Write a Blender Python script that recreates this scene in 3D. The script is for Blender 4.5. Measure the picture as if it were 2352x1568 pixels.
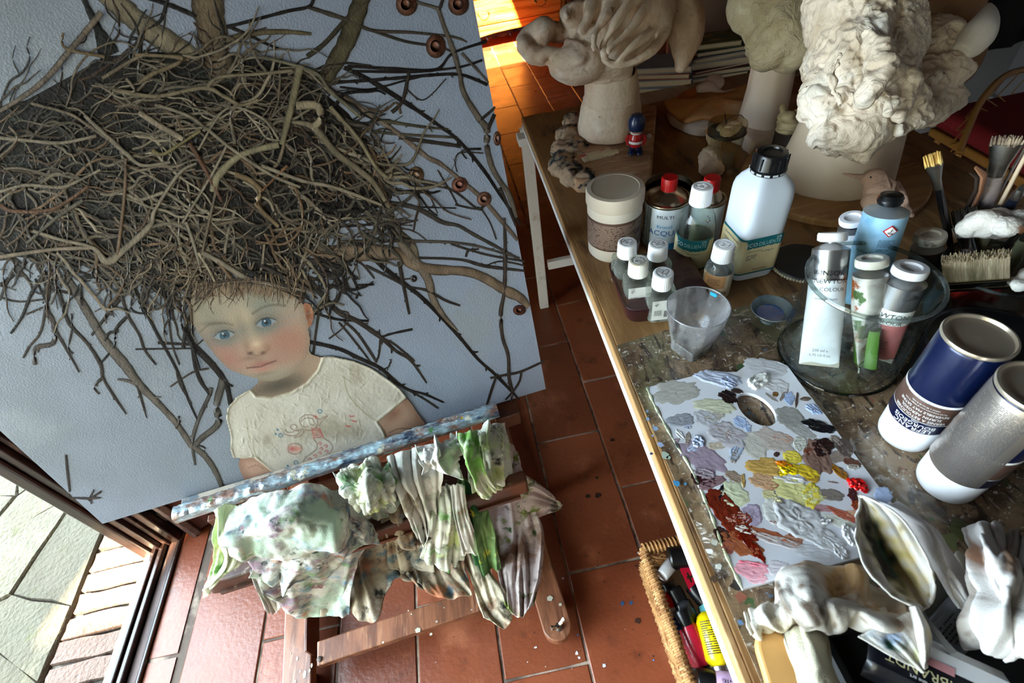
import bpy, bmesh, math, random
import numpy as np
from mathutils import Vector, Matrix, noise as NZ
PI=math.pi; rnd=random.Random(7)
for _o in list(bpy.data.objects): bpy.data.objects.remove(_o)
SC=bpy.context.scene; COL=SC.collection
# ------------------------------------------------------------------ camera
F=1161.447; PITCH=0.8053065; ROLL=-0.1796117; YAW=-0.0370325
def _axes():
    cp,sp=math.cos(PITCH),math.sin(PITCH)
    fw=np.array([0,cp,-sp]); up=np.array([0,sp,cp]); rt=np.array([1.,0,0])
    cr,sr=math.cos(ROLL),math.sin(ROLL)
    r2=cr*rt+sr*up; u2=-sr*rt+cr*up
    c,s=math.cos(YAW),math.sin(YAW); Mx=np.array([[c,-s,0],[s,c,0],[0,0,1]])
    return Mx@r2,Mx@u2,Mx@fw
RT,UP,FW=_axes(); CP=np.array([0,0,1.37])
cam=bpy.data.cameras.new('camera'); cam.lens=F/2352*36; cam.sensor_width=36; cam.clip_start=.02
co=bpy.data.objects.new('camera',cam); COL.objects.link(co)
_m=Matrix.Identity(4)
for i in range(3): _m[i][0],_m[i][1],_m[i][2],_m[i][3]=RT[i],UP[i],-FW[i],CP[i]
co.matrix_world=_m; SC.camera=co
cam.dof.use_dof=True; cam.dof.focus_distance=.88; cam.dof.aperture_fstop=7
# ------------------------------------------------------------------ world, sun, exposure
SC.view_settings.view_transform='Standard'; SC.view_settings.look='None'
SC.view_settings.gamma=1; SC.view_settings.use_curve_mapping=False
SC.view_settings.exposure=1.62
SC.cycles.use_denoising=True; SC.cycles.max_bounces=7; SC.cycles.diffuse_bounces=4
SC.cycles.transparent_max_bounces=16; SC.cycles.sample_clamp_indirect=6; SC.cycles.caustics_refractive=False; SC.cycles.caustics_reflective=False
W=bpy.data.worlds.new('sky'); SC.world=W; W.use_nodes=True
W.node_tree.nodes['Background'].inputs[0].default_value=(.71,.85,1,1)
W.node_tree.nodes['Background'].inputs[1].default_value=8.5
def light(name,kind,loc,energy,color=(1,1,1),rot=None,size=None,sy=None,dirv=None,angle=None):
    l=bpy.data.lights.new(name,kind); l.energy=energy; l.color=color
    o=bpy.data.objects.new(name,l); COL.objects.link(o); o.location=loc
    if dirv is not None: o.rotation_euler=Vector(dirv).to_track_quat('-Z','Y').to_euler()
    if size: l.size=size
    if sy: l.shape='RECTANGLE'; l.size_y=sy
    if angle: l.angle=angle
    return o
SUN_DIR=Vector((.30,.9,-1.0))
light('sun','SUN',(-6,0,6),42.0,(1,.78,.50),dirv=SUN_DIR,angle=.012)
_p=light('door_portal','AREA',(-1.32,-.6,.86),1.0,dirv=(1,0,0),size=1.74,sy=2.7); _p.data.cycles.is_portal=True
# ------------------------------------------------------------------ measuring: photograph pixel -> point at a height, on a plane
def ray(x,y): return RT*((x-1176)/F)-UP*((y-784)/F)+FW
def at(x,y,z):
    r=ray(x,y); return Vector(CP+r*((z-CP[2])/r[2]))
def onplane(x,y,p0,n):
    r=ray(x,y); n=np.array(n); return Vector(CP+r*(((np.array(p0)-CP)@n)/(r@n)))
def dep(x,y,d): return Vector(CP+ray(x,y)*d)
# ------------------------------------------------------------------ materials
def lin(c):
    r=[]
    for v in c[:3]:
        v=v/255.; r.append(v/12.92 if v<=.04045 else ((v+.055)/1.055)**2.4)
    return (r[0],r[1],r[2],1.)
MATS={}
def M(name,c=(128,128,128),rough=.6,metal=0,layers=(),bump=0,bs=60,st=(1,1,1),trans=0,ior=1.45,coat=0,spec=None,attr=False,sss=0,emit=0,bst=None,alpha=1,coatr=.1,bdis=0,bdist=.004):
    """procedural principled material; layers=(colour,scale,lo,hi[,stretch[,detail]]) mixed over the base where noise lies between lo and hi"""
    if name in MATS: return MATS[name]
    m=bpy.data.materials.new(name); m.use_nodes=True; nt=m.node_tree; N=nt.nodes; L=nt.links
    b=N['Principled BSDF']; b.inputs['Roughness'].default_value=rough; b.inputs['Metallic'].default_value=metal
    b.inputs['IOR'].default_value=ior; b.inputs['Transmission Weight'].default_value=trans
    b.inputs['Coat Weight'].default_value=coat; b.inputs['Coat Roughness'].default_value=coatr; b.inputs['Alpha'].default_value=alpha
    if spec is not None: b.inputs['Specular IOR Level'].default_value=spec
    if sss: b.inputs['Subsurface Weight'].default_value=sss; b.inputs['Subsurface Radius'].default_value=(.01,.01,.01); b.inputs['Subsurface Scale'].default_value=1
    tc=N.new('ShaderNodeTexCoord')
    cur=None
    if attr:
        a=N.new('ShaderNodeAttribute'); a.attribute_name='Col'; cur=a.outputs['Color']
    base=lin(c)
    for i,l in enumerate(layers):
        col,sc,lo,hi=l[:4]; s=l[4] if len(l)>4 and l[4] else (1,1,1); det=l[5] if len(l)>5 else 4
        mp=N.new('ShaderNodeMapping'); mp.inputs['Scale'].default_value=s; mp.inputs['Location'].default_value=(i*3.7,i*1.3,i*2.1)
        L.new(tc.outputs['Object'],mp.inputs[0])
        nz=N.new('ShaderNodeTexNoise'); nz.inputs['Scale'].default_value=sc; nz.inputs['Detail'].default_value=det; nz.inputs['Roughness'].default_value=.6
        if len(l)>6: nz.inputs['Distortion'].default_value=l[6]
        L.new(mp.outputs[0],nz.inputs['Vector'])
        mr=N.new('ShaderNodeMapRange'); mr.inputs[1].default_value=lo; mr.inputs[2].default_value=hi; L.new(nz.outputs[0],mr.inputs[0])
        mx=N.new('ShaderNodeMix'); mx.data_type='RGBA'; L.new(mr.outputs[0],mx.inputs[0])
        if cur is None: mx.inputs[6].default_value=base
        else: L.new(cur,mx.inputs[6])
        mx.inputs[7].default_value=lin(col); cur=mx.outputs[2]
    if cur is None: b.inputs['Base Color'].default_value=base
    else: L.new(cur,b.inputs['Base Color'])
    if emit:
        b.inputs['Emission Strength'].default_value=emit
        b.inputs['Emission Color'].default_value=base
    if bump:
        nz=N.new('ShaderNodeTexNoise'); nz.inputs['Scale'].default_value=bs; nz.inputs['Detail'].default_value=6; nz.inputs['Distortion'].default_value=bdis
        mp=N.new('ShaderNodeMapping'); mp.inputs['Scale'].default_value=bst or (1,1,1)
        L.new(tc.outputs['Object'],mp.inputs[0]); L.new(mp.outputs[0],nz.inputs['Vector'])
        bp=N.new('ShaderNodeBump'); bp.inputs['Strength'].default_value=bump; bp.inputs['Distance'].default_value=bdist
        L.new(nz.outputs[0],bp.inputs['Height']); L.new(bp.outputs[0],b.inputs['Normal'])
    MATS[name]=m; return m
def GLASS(name,tint=(255,255,255),film=0.0,filmc=(230,230,235),rough=.03,sc=25,refl=1.0,st=(1,1,1),lo=.45,hi=.7):
    """thin-walled glass: fresnel mix of clear and glossy, with an optional dried film of paint or dust"""
    if name in MATS: return MATS[name]
    m=bpy.data.materials.new(name); m.use_nodes=True; nt=m.node_tree; N=nt.nodes; L=nt.links
    out=N['Material Output']; N.remove(N['Principled BSDF'])
    tr=N.new('ShaderNodeBsdfTransparent'); tr.inputs[0].default_value=lin(tint)
    gl=N.new('ShaderNodeBsdfGlossy'); gl.inputs['Roughness'].default_value=rough
    lw=N.new('ShaderNodeLayerWeight'); lw.inputs[0].default_value=.5
    pw=N.new('ShaderNodeMath'); pw.operation='POWER'; pw.inputs[1].default_value=4.5; L.new(lw.outputs['Facing'],pw.inputs[0])
    mu=N.new('ShaderNodeMath'); mu.operation='MULTIPLY_ADD'; mu.inputs[1].default_value=min(1,.5*refl); mu.inputs[2].default_value=.025*refl; mu.use_clamp=True
    L.new(pw.outputs[0],mu.inputs[0])
    mx=N.new('ShaderNodeMixShader'); L.new(mu.outputs[0],mx.inputs[0]); L.new(tr.outputs[0],mx.inputs[1]); L.new(gl.outputs[0],mx.inputs[2])
    res=mx
    if film:
        df=N.new('ShaderNodeBsdfDiffuse'); df.inputs[0].default_value=lin(filmc)
        tl=N.new('ShaderNodeBsdfTranslucent'); tl.inputs[0].default_value=lin(filmc)
        m0=N.new('ShaderNodeMixShader'); m0.inputs[0].default_value=.4; L.new(df.outputs[0],m0.inputs[1]); L.new(tl.outputs[0],m0.inputs[2])
        tc=N.new('ShaderNodeTexCoord'); mp=N.new('ShaderNodeMapping'); mp.inputs['Scale'].default_value=st; L.new(tc.outputs['Object'],mp.inputs[0])
        nz=N.new('ShaderNodeTexNoise'); nz.inputs['Scale'].default_value=sc; nz.inputs['Detail'].default_value=6; nz.inputs['Roughness'].default_value=.65; L.new(mp.outputs[0],nz.inputs['Vector'])
        mr=N.new('ShaderNodeMapRange'); mr.inputs[1].default_value=lo; mr.inputs[2].default_value=hi; mr.inputs[4].default_value=film; L.new(nz.outputs[0],mr.inputs[0])
        m2=N.new('ShaderNodeMixShader'); L.new(mr.outputs[0],m2.inputs[0]); L.new(mx.outputs[0],m2.inputs[1]); L.new(m0.outputs[0],m2.inputs[2]); res=m2
    L.new(res.outputs[0],out.inputs[0]); MATS[name]=m; return m
# ------------------------------------------------------------------ geometry
class G:
    def __init__(s): s.v=[]; s.f=[]; s.c=[]
    def add(s,vs,fs,col=None):
        b=len(s.v); s.v+= [tuple(p) for p in vs]; s.f+=[tuple(b+i for i in f) for f in fs]
        if col is not None:
            s.c+= (list(col) if len(col)==len(vs) and hasattr(col[0],'__len__') else [tuple(col)]*len(vs))
        return s
    def box(s,c,d,rot=None,col=None,taper=1.0):
        hx,hy,hz=d[0]/2,d[1]/2,d[2]/2; vs=[]
        for z in (-hz,hz):
            t=taper if z>0 else 1
            for x,y in ((-hx,-hy),(hx,-hy),(hx,hy),(-hx,hy)):
                p=Vector((x*t,y*t,z))
                if rot is not None: p=rot@p
                vs.append(p+Vector(c))
        return s.add(vs,[(3,2,1,0),(4,5,6,7),(0,1,5,4),(1,2,6,5),(2,3,7,6),(3,0,4,7)],col)
    def lathe(s,prof,n=32,sq=None,asp=(1,1),T=None,rib=None,col=None,arc=None):
        """prof: list of (r,z). sq: superellipse exponent. rib=(count,depth,i0,i1). arc=(a0,a1) open strip"""
        vs=[];fs=[]; m=len(prof); cols=[]
        a0,a1=arc if arc else (0,2*PI); nn=n+1 if arc else n
        for i,(r,z) in enumerate(prof):
            for k in range(nn):
                a=a0+(a1-a0)*k/n; c,sn=math.cos(a),math.sin(a); q=1
                if sq: q=(abs(c)**sq+abs(sn)**sq)**(-1/sq)
                rr=r*q
                if rib and rib[2]<=i<=rib[3]: rr*=1+rib[1]*(1 if k%2 else -1)
                p=Vector((rr*c*asp[0],rr*sn*asp[1],z))
                if T is not None: p=T@p
                vs.append(p)
        for i in range(m-1):
            for k in range(n):
                k2=(k+1) if arc else (k+1)%n
                fs.append((i*nn+k,i*nn+k2,(i+1)*nn+k2,(i+1)*nn+k))
        if not arc:
            if prof[0][0]>1e-6: fs.append(tuple(range(n-1,-1,-1)))
            if prof[-1][0]>1e-6: fs.append(tuple((m-1)*n+k for k in range(n)))
        return s.add(vs,fs,col)
    def tube(s,pts,rad,n=8,col=None,flat=1.0,closed=False):
        pts=[Vector(p) for p in pts]; m=len(pts)
        if not hasattr(rad,'__len__'): rad=[rad]*m
        vs=[];fs=[]; prev=None
        for i,p in enumerate(pts):
            t=(pts[min(i+1,m-1)]-pts[max(i-1,0)]) if not closed else pts[(i+1)%m]-pts[i-1]
            t=t.normalized() if t.length>1e-9 else Vector((0,0,1))
            if prev is None:
                a=Vector((0,0,1)) if abs(t.z)<.9 else Vector((1,0,0)); u=t.cross(a).normalized()
            else:
                u=(prev-t*prev.dot(t)); u=u.normalized() if u.length>1e-6 else t.orthogonal().normalized()
            prev=u; w=t.cross(u)
            for k in range(n):
                a=2*PI*k/n; vs.append(p+(u*math.cos(a)+w*math.sin(a)*flat)*rad[i])
        for i in range(m if closed else m-1):
            for k in range(n):
                j=(i+1)%m; fs.append((i*n+k,i*n+(k+1)%n,j*n+(k+1)%n,j*n+k))
        if not closed: fs.append(tuple(range(n-1,-1,-1))); fs.append(tuple((m-1)*n+k for k in range(n)))
        return s.add(vs,fs,col)
    def ball(s,c,r,rot=None,n=12,m=8,col=None):
        if not hasattr(r,'__len__'): r=(r,r,r)
        vs=[];fs=[]
        for i in range(m+1):
            a=PI*i/m-PI/2
            for k in range(n):
                t=2*PI*k/n; p=Vector((r[0]*math.cos(a)*math.cos(t),r[1]*math.cos(a)*math.sin(t),r[2]*math.sin(a)))
                if rot is not None: p=rot@p
                vs.append(p+Vector(c))
        for i in range(m):
            for k in range(n): fs.append((i*n+k,i*n+(k+1)%n,(i+1)*n+(k+1)%n,(i+1)*n+k))
        return s.add(vs,fs,col)
    def prism(s,poly,z0,z1,T=None,col=None):
        n=len(poly); vs=[Vector((x,y,z)) for z in (z0,z1) for x,y in poly]
        if T is not None: vs=[T@p for p in vs]
        return s.add(vs,[tuple(range(n-1,-1,-1)),tuple(range(n,2*n))]+[(i,(i+1)%n,n+(i+1)%n,n+i) for i in range(n)],col)
    def extr(s,poly3,dv,col=None):
        n=len(poly3); dv=Vector(dv); vs=[Vector(p) for p in poly3]+[Vector(p)+dv for p in poly3]
        return s.add(vs,[tuple(range(n-1,-1,-1)),tuple(range(n,2*n))]+[(i,(i+1)%n,n+(i+1)%n,n+i) for i in range(n)],col)
    def mesh(s,name,mat,smooth=True,fix=False):
        me=bpy.data.meshes.new(name); me.from_pydata(s.v,[],s.f); 
        if mat: me.materials.append(mat)
        if smooth and s.f: me.polygons.foreach_set('use_smooth',[True]*len(me.polygons))
        if s.c and len(s.c)==len(s.v):
            ca=me.color_attributes.new('Col','FLOAT_COLOR','POINT')
            ca.data.foreach_set('color',np.array([(c[0],c[1],c[2],1.) for c in s.c],dtype=np.float32).ravel())
        if fix:
            bm=bmesh.new(); bm.from_mesh(me); bmesh.ops.recalc_face_normals(bm,faces=bm.faces); bm.to_mesh(me); bm.free()
        me.update(); return me
    def obj(s,name,mat,parent=None,smooth=True,bevel=0,sub=0,solid=0,loc=None,fix=False,ang=None,bseg=2):
        me=s.mesh(name,mat,smooth,fix); return place(name,me,parent,bevel,sub,solid,loc,ang if ang is not None else (35 if smooth else None),bseg)
def place(name,me,parent=None,bevel=0,sub=0,solid=0,loc=None,ang=35,bseg=2):
    o=bpy.data.objects.new(name,me); COL.objects.link(o)
    if parent: o.parent=parent
    if loc is not None: o.location=loc
    if solid: md=o.modifiers.new('s','SOLIDIFY'); md.thickness=solid; md.offset=0
    if bevel: md=o.modifiers.new('b','BEVEL'); md.width=bevel; md.segments=bseg; md.limit_method='ANGLE'; md.angle_limit=.7
    if sub: md=o.modifiers.new('u','SUBSURF'); md.levels=sub; md.render_levels=sub
    if ang and not sub:
        try: me.set_sharp_from_angle(angle=math.radians(ang))
        except Exception: pass
    return o
def thing(name,label,cat,loc=(0,0,0),rz=0,group=None,rot=None):
    o=bpy.data.objects.new(name,None); COL.objects.link(o); o.location=loc; o.empty_display_size=.02
    if rot is not None: o.rotation_mode='QUATERNION'; o.rotation_quaternion=rot
    else: o.rotation_euler=(0,0,rz)
    o['label']=label; o['category']=cat
    if group: o['group']=group
    return o
def tag(o,label,cat,group=None,kind=None):
    o['label']=label; o['category']=cat
    if group: o['group']=group
    if kind: o['kind']=kind
    return o
def struct(o,label=None):
    o['kind']='structure'
    if label: o['label']=label
    return o
def cr(pts,n,closed=False):
    """Catmull-Rom through pts, n samples"""
    P=[np.array(p,float) for p in pts]; m=len(P); out=[]
    for i in range(n):
        t=i/(n if closed else n-1)*(m if closed else m-1); k=int(t); 
        if not closed and k>=m-1: k=m-2
        t-=k
        g=(lambda j:P[j%m]) if closed else (lambda j:P[max(0,min(m-1,j))])
        a,b,c,d=g(k-1),g(k),g(k+1),g(k+2)
        out.append(.5*((2*b)+(-a+c)*t+(2*a-5*b+4*c-d)*t*t+(-a+3*b-3*c+d)*t**3))
    return out
_tx={}
def textmesh(s,size):
    k=(s,size)
    if k not in _tx:
        cu=bpy.data.curves.new('t','FONT'); cu.body=s; cu.size=size; cu.align_x='CENTER'; cu.align_y='CENTER'; cu.resolution_u=2
        o=bpy.data.objects.new('t',cu); COL.objects.link(o)
        me=o.to_mesh(); _tx[k]=([tuple(v.co) for v in me.vertices],[tuple(p.vertices) for p in me.polygons]); o.to_mesh_clear()
        bpy.data.objects.remove(o); bpy.data.curves.remove(cu)
    return _tx[k]
def text(s,size,mat,parent,fn,name='lettering',sx=1.0):
    vs,fs=textmesh(s,size); g=G(); g.add([fn(x*sx,y) for x,y,_ in vs],fs); return g.obj(name,mat,parent,smooth=False)
def cyl(R,a0,z,up=1,flip=1):
    """wrap (x,y) round a cylinder of radius R about local z, centred at angle a0 and height z"""
    return lambda x,y:(R*math.cos(a0+flip*x/R),R*math.sin(a0+flip*x/R),z+up*y)
def micro(rows,w,h,fn,mat,parent,seed=1,name='fine_print',fill=.9,cut=.5,th_=.2):
    """rows of fine print, too small to read"""
    r=random.Random(seed); g=G(); dz=h/rows
    for i in range(rows):
        y=h/2-dz*(i+.5); x=-w/2; end=w/2*(1 if r.random()<.7 else r.uniform(cut,1))
        while x<end-.0005:
            l=min(r.uniform(.0012,.0045),end-x)
            if r.random()<fill: g.add([fn(x,y-dz*th_),fn(x+l,y-dz*th_),fn(x+l,y+dz*th_),fn(x,y+dz*th_)],[(0,1,2,3)])
            x+=l+.0007
    return g.obj(name,mat,parent,smooth=False)
def fbm(p,sc,o=4): return NZ.fractal(Vector(p)*sc,1.0,2.0,o)
def cloth(name,rows,mat,parent=None,nu=90,nv=60,fold=(.006,7,.4),crump=(.004,30),seed=0,thick=.0012,ends=None,phase=1.0,ragged=.0,flute=True,stains=(),base=None):
    """cloth lofted through rows of 3D control points (top hem to bottom hem) with folds running down it"""
    R=[cr(r,nu) for r in rows]; P=np.array([cr([R[i][k] for i in range(len(R))],nv) for k in range(nu)])  # nu,nv,3
    du=np.gradient(P,axis=0); dv=np.gradient(P,axis=1); n=np.cross(du,dv); n/=np.linalg.norm(n,axis=2,keepdims=True)+1e-9
    amp,fr,grow=fold; s0=Vector((seed*7.3,seed*2.9,seed*4.1)); Q=P.copy()
    for i in range(nu):
        u=i/(nu-1)
        for j in range(nv):
            v=j/(nv-1); p=Vector(P[i,j])
            w=NZ.noise(Vector((u*2.2,v*1.3,seed*3.1)))*1.4+NZ.noise(Vector((u*5,v*2.5,seed*1.7)))*.35
            x=u*fr*1.5+w*1.5*phase
            x+=.9*NZ.noise(Vector((u*6,v*.8,seed*2.3)))
            f=(math.sin(x*PI)+.22*math.sin(x*PI*2.3+w*4))*(.55+.9*abs(NZ.noise(Vector((u*4,v*1.6,seed*5.1)))))*1.25+1.3*NZ.noise(Vector((u*2.6,v*2.6,seed*.7)))
            d=amp*(grow+(1-grow)*v)*f if flute else amp*w
            d+=crump[0]*(-abs(NZ.noise(p*crump[1]*.8+s0))*2.0-.6*abs(NZ.noise(p*crump[1]*1.9+s0*2))-.28*abs(NZ.noise(p*crump[1]*4.5+s0*3))+.8)
            Q[i,j]+=n[i,j]*d
            if ragged and j>nv-4: Q[i,j]+=(P[i,j]-P[i,max(0,j-6)])*ragged*NZ.noise(Vector((u*40,seed,0)))
    cs=None
    if base is not None:
        U,V=np.meshgrid(np.linspace(0,1,nu),np.linspace(0,1,nv),indexing='ij'); cc=np.ones((nu,nv,3))*np.array(lin(base)[:3])
        wz=np.array([[NZ.noise(Vector((i*.12,j*.12,seed))) for j in range(nv)] for i in range(nu)])
        for (u0,v0,ru,rv,c) in stains:
            m=np.clip(1.6*np.exp(-(((U-u0)/ru)**2+((V-v0)/rv)**2))+wz*.9-.35,0,1)[...,None]; cc=cc*(1-m)+np.array(lin(c)[:3])*m
        cs=[tuple(x) for x in cc.reshape(-1,3)]
    g=G(); g.add([tuple(q) for q in Q.reshape(-1,3)],[(i*nv+j,(i+1)*nv+j,(i+1)*nv+j+1,i*nv+j+1) for i in range(nu-1) for j in range(nv-1)],cs)
    return g.obj(name,mat,parent,solid=thick,ang=0)
def sculpt(name,g,mat,parent,voxel=.004,disp=None,smooth=6,loc=None,post=None):
    """fuse the shapes in g into one clay body (voxel remesh), then work its surface"""
    me=g.mesh(name,None,True); o=bpy.data.objects.new(name,me); COL.objects.link(o)
    md=o.modifiers.new('r','REMESH'); md.mode='VOXEL'; md.voxel_size=voxel
    if smooth: sm=o.modifiers.new('m','SMOOTH'); sm.factor=.6; sm.iterations=smooth
    dg=bpy.context.evaluated_depsgraph_get(); ev=o.evaluated_get(dg); m2=bpy.data.meshes.new_from_object(ev)
    bpy.data.objects.remove(o)
    if disp:
        co_=np.empty(len(m2.vertices)*3,np.float32); m2.vertices.foreach_get('co',co_); co_=co_.reshape(-1,3)
        no=np.empty(len(m2.vertices)*3,np.float32); m2.vertices.foreach_get('normal',no); no=no.reshape(-1,3)
        d=np.array([disp(Vector(p)) for p in co_.tolist()],np.float32)
        m2.vertices.foreach_set('co',(co_+no*d[:,None]).ravel())
    if post:
        for v in m2.vertices: v.co=post(v.co)
    m2.materials.clear(); m2.materials.append(mat); m2.polygons.foreach_set('use_smooth',[True]*len(m2.polygons)); m2.update()
    r=bpy.data.objects.new(name,m2); COL.objects.link(r)
    if parent: r.parent=parent
    if loc is not None: r.location=loc
    return r
def swirl(sc,amp,warp=.6,oct=3):
    """tool-dragged clay: warped ridges"""
    def d(p):
        q=p*sc; w=Vector((NZ.noise(q*.35),NZ.noise(q*.35+Vector((5,1,2))),NZ.noise(q*.35+Vector((9,4,7)))))*warp*6
        q2=q+w; r=math.sin(q2.x*2.2+q2.y*1.3+q2.z*1.8)*.35
        a=NZ.fractal(q2*.5,.9,2.1,oct)
        return amp*(a*1.3+r*.45-.5*abs(NZ.noise(q2*2.2)))
    return d
def spray(T,n,seed,area,col_list,rmin,rmax,g=None):
    """paint flecks on a plane: T maps (x,y)->point"""
    r=random.Random(seed); g=g or G()
    for _ in range(n):
        x,y=r.uniform(area[0],area[2]),r.uniform(area[1],area[3]); R=r.uniform(rmin,rmax)*r.random()**.8+rmin*.3; k=7; a0=r.random()*6; c=lin(r.choice(col_list)); e=r.uniform(.6,1.6)
        g.add([T(x+R*e*math.cos(a0+2*PI*i/k)*r.uniform(.6,1.2),y+R*math.sin(a0+2*PI*i/k)*r.uniform(.6,1.2)) for i in range(k)],[tuple(range(k))],c[:3])
    return g
PAINT=None
# ================================================================== the room
def tilemat(name,cols,rough=.42,grain=1.0):
    m=M(name,cols[0],rough=rough,layers=[(cols[1],2.2,.35,.65),(cols[2],5,.55,.7),(cols[3],14,.6,.72),(cols[4],60,.66,.74)],bump=.25,bs=90)
    nt=m.node_tree; N=nt.nodes; L=nt.links
    g=N.new('ShaderNodeNewGeometry')
    for n in list(N):
        if n.type=='MAPPING': L.new(g.outputs['Position'],n.inputs[0])
    b=N['Principled BSDF']; src=b.inputs['Base Color'].links[0].from_socket
    oi=N.new('ShaderNodeObjectInfo'); hs=N.new('ShaderNodeHueSaturation'); mr=N.new('ShaderNodeMapRange'); mr.inputs[3].default_value=.78; mr.inputs[4].default_value=1.18
    L.new(oi.outputs['Random'],mr.inputs[0]); L.new(mr.outputs[0],hs.inputs['Value']); L.new(src,hs.inputs['Color']); L.new(hs.outputs[0],b.inputs['Base Color'])
    n2=N.new('ShaderNodeTexNoise'); n2.inputs['Scale'].default_value=7; L.new(g.outputs['Position'],n2.inputs['Vector'])
    m2=N.new('ShaderNodeMapRange'); m2.inputs[3].default_value=rough-.12; m2.inputs[4].default_value=rough+.2; L.new(n2.outputs[0],m2.inputs[0]); L.new(m2.outputs[0],b.inputs['Roughness'])
    return m
mt_tile=tilemat('terracotta_waxed',[(134,72,46),(108,54,34),(162,98,70),(92,48,31),(42,26,21)],rough=.30)
mt_grout=M('grout',(176,158,142),.9,layers=[((80,68,60),9,.4,.6)],bump=.5)
g=G(); g.box((.75,1.3,-.0235),(3.8,7.8,.04)); floor=struct(g.obj('floor',mt_grout,smooth=False),'waxed terracotta tile floor with grey grout')
PX=.1994; X0=.052
tv=[]
for k in range(4):
    b=G(); w,l=PX-.0055,.4-.0055; r=random.Random(k)
    n=6; pts=[]
    for (ax,ay,bx,by) in ((-w/2,-l/2,w/2,-l/2),(w/2,-l/2,w/2,l/2),(w/2,l/2,-w/2,l/2),(-w/2,l/2,-w/2,-l/2)):
        for i in range(3): pts.append((ax+(bx-ax)*i/3+r.uniform(-.0009,.0009),ay+(by-ay)*i/3+r.uniform(-.0009,.0009)))
    m_=len(pts); vs=[(x,y,-.012) for x,y in pts]+[(x,y,-.002) for x,y in pts]+[(x*(1-.004/w*1.2),y*(1-.002/l*2),0) for x,y in pts]
    b.add(vs,[(i,(i+1)%m_,m_+(i+1)%m_,m_+i) for i in range(m_)]+[(m_+i,m_+(i+1)%m_,2*m_+(i+1)%m_,2*m_+i) for i in range(m_)]+[tuple(2*m_+i for i in range(m_))])
    tv.append(b.mesh('floor_tile',mt_tile,False))
r=random.Random(3)
for k in range(-6,12):
    ph=.06 if k%2==0 else .26
    if k in(2,): ph=.18
    for j in range(0,13):
        x=X0+PX*(k+.5)
        if k==-6: continue
        o=bpy.data.objects.new('floor_tile',r.choice(tv)); COL.objects.link(o); o.parent=floor
        o.location=(x+r.uniform(-.0007,.0007),ph-.2+.4*j+r.uniform(-.001,.001),r.uniform(-.0012,.0006)); o.rotation_euler=(r.uniform(-.003,.003),r.uniform(-.003,.003),r.choice((0,PI)))
# narrow border tiles along the threshold
b=G(); b.box((0,0,-.006),(.075,.39,.012)); bt=b.mesh('floor_tile',mt_tile,False)
for j in range(-1,3):
    o=bpy.data.objects.new('floor_tile',bt); COL.objects.link(o); o.parent=floor; o.location=(-1.005,.273+.4*j,0)
# splashes of paint and dirt on the tiles
mt_fleck=M('paint_flecks',(200,200,200),.5,attr=True)
g=spray(lambda x,y:(x,y,.0012+rnd.random()*.0004),60,5,(-.1,.05,.45,.62),[(210,215,235),(70,120,190),(60,40,35),(50,32,28),(220,225,240),(90,60,45)],.0007,.0035)
g=spray(lambda x,y:(x,y,.0012+rnd.random()*.0004),60,9,(-.9,.2,.3,1.3),[(70,45,35),(50,32,28),(200,190,180)],.0005,.0022,g)
for (x,y,c,R) in ((1430,1385,(45,85,130),.005),(1450,1384,(45,85,130),.005),(1465,1425,(60,35,28),.008),(1325,1500,(205,210,235),.004),(1330,1510,(205,210,235),.003),(1388,1528,(205,215,240),.004),(1373,1137,(45,28,22),.009),(1371,1097,(45,28,22),.005),(1407,1010,(30,20,18),.007),(1350,1140,(50,30,25),.006)):
    p=at(x,y,.0014); n=9
    g.add([(p.x+R*math.cos(2*PI*i/n)*rnd.uniform(.6,1.3),p.y+R*math.sin(2*PI*i/n)*rnd.uniform(.6,1.3),.0016) for i in range(n)],[tuple(range(n))],lin(c)[:3])
o=g.obj('paint_spots',mt_fleck,floor,smooth=False); o['kind']='stuff'; o['label']='dried paint and dirt spots on the tiles'
# walls and ceiling
mt_wall=M('plaster_ochre',(122,110,94),.9,layers=[((104,92,78),3,.4,.6)],bump=.3,bs=25)
mt_wgrey=M('plaster_grey',(140,138,140),.9,bump=.3,bs=25)  # even grey plaster of the right hand walls
def wallbox(name,c,d,m=mt_wall):
    g=G(); g.box(c,d); return struct(g.obj(name,m,smooth=False))
wallbox('wall_left',(-1.14,1.95,1.3),(.18,2.2,2.6)); wallbox('wall_left_far',(-1.14,4.2,1.3),(.18,2.3,2.6))
wallbox('wall_left_near',(-1.14,-2.35,1.3),(.18,.5,2.6)); wallbox('wall_left_lintel',(-1.14,-.62,2.10),(.18,2.95,1.0))
wallbox('wall_back',(.75,5.2,1.3),(3.95,.12,2.6)); wallbox('wall_front',(.75,-2.65,1.3),(3.95,.12,2.6))
wallbox('wall_right',(2.68,1.25,1.3),(.12,7.9,2.6),mt_wgrey)
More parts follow.
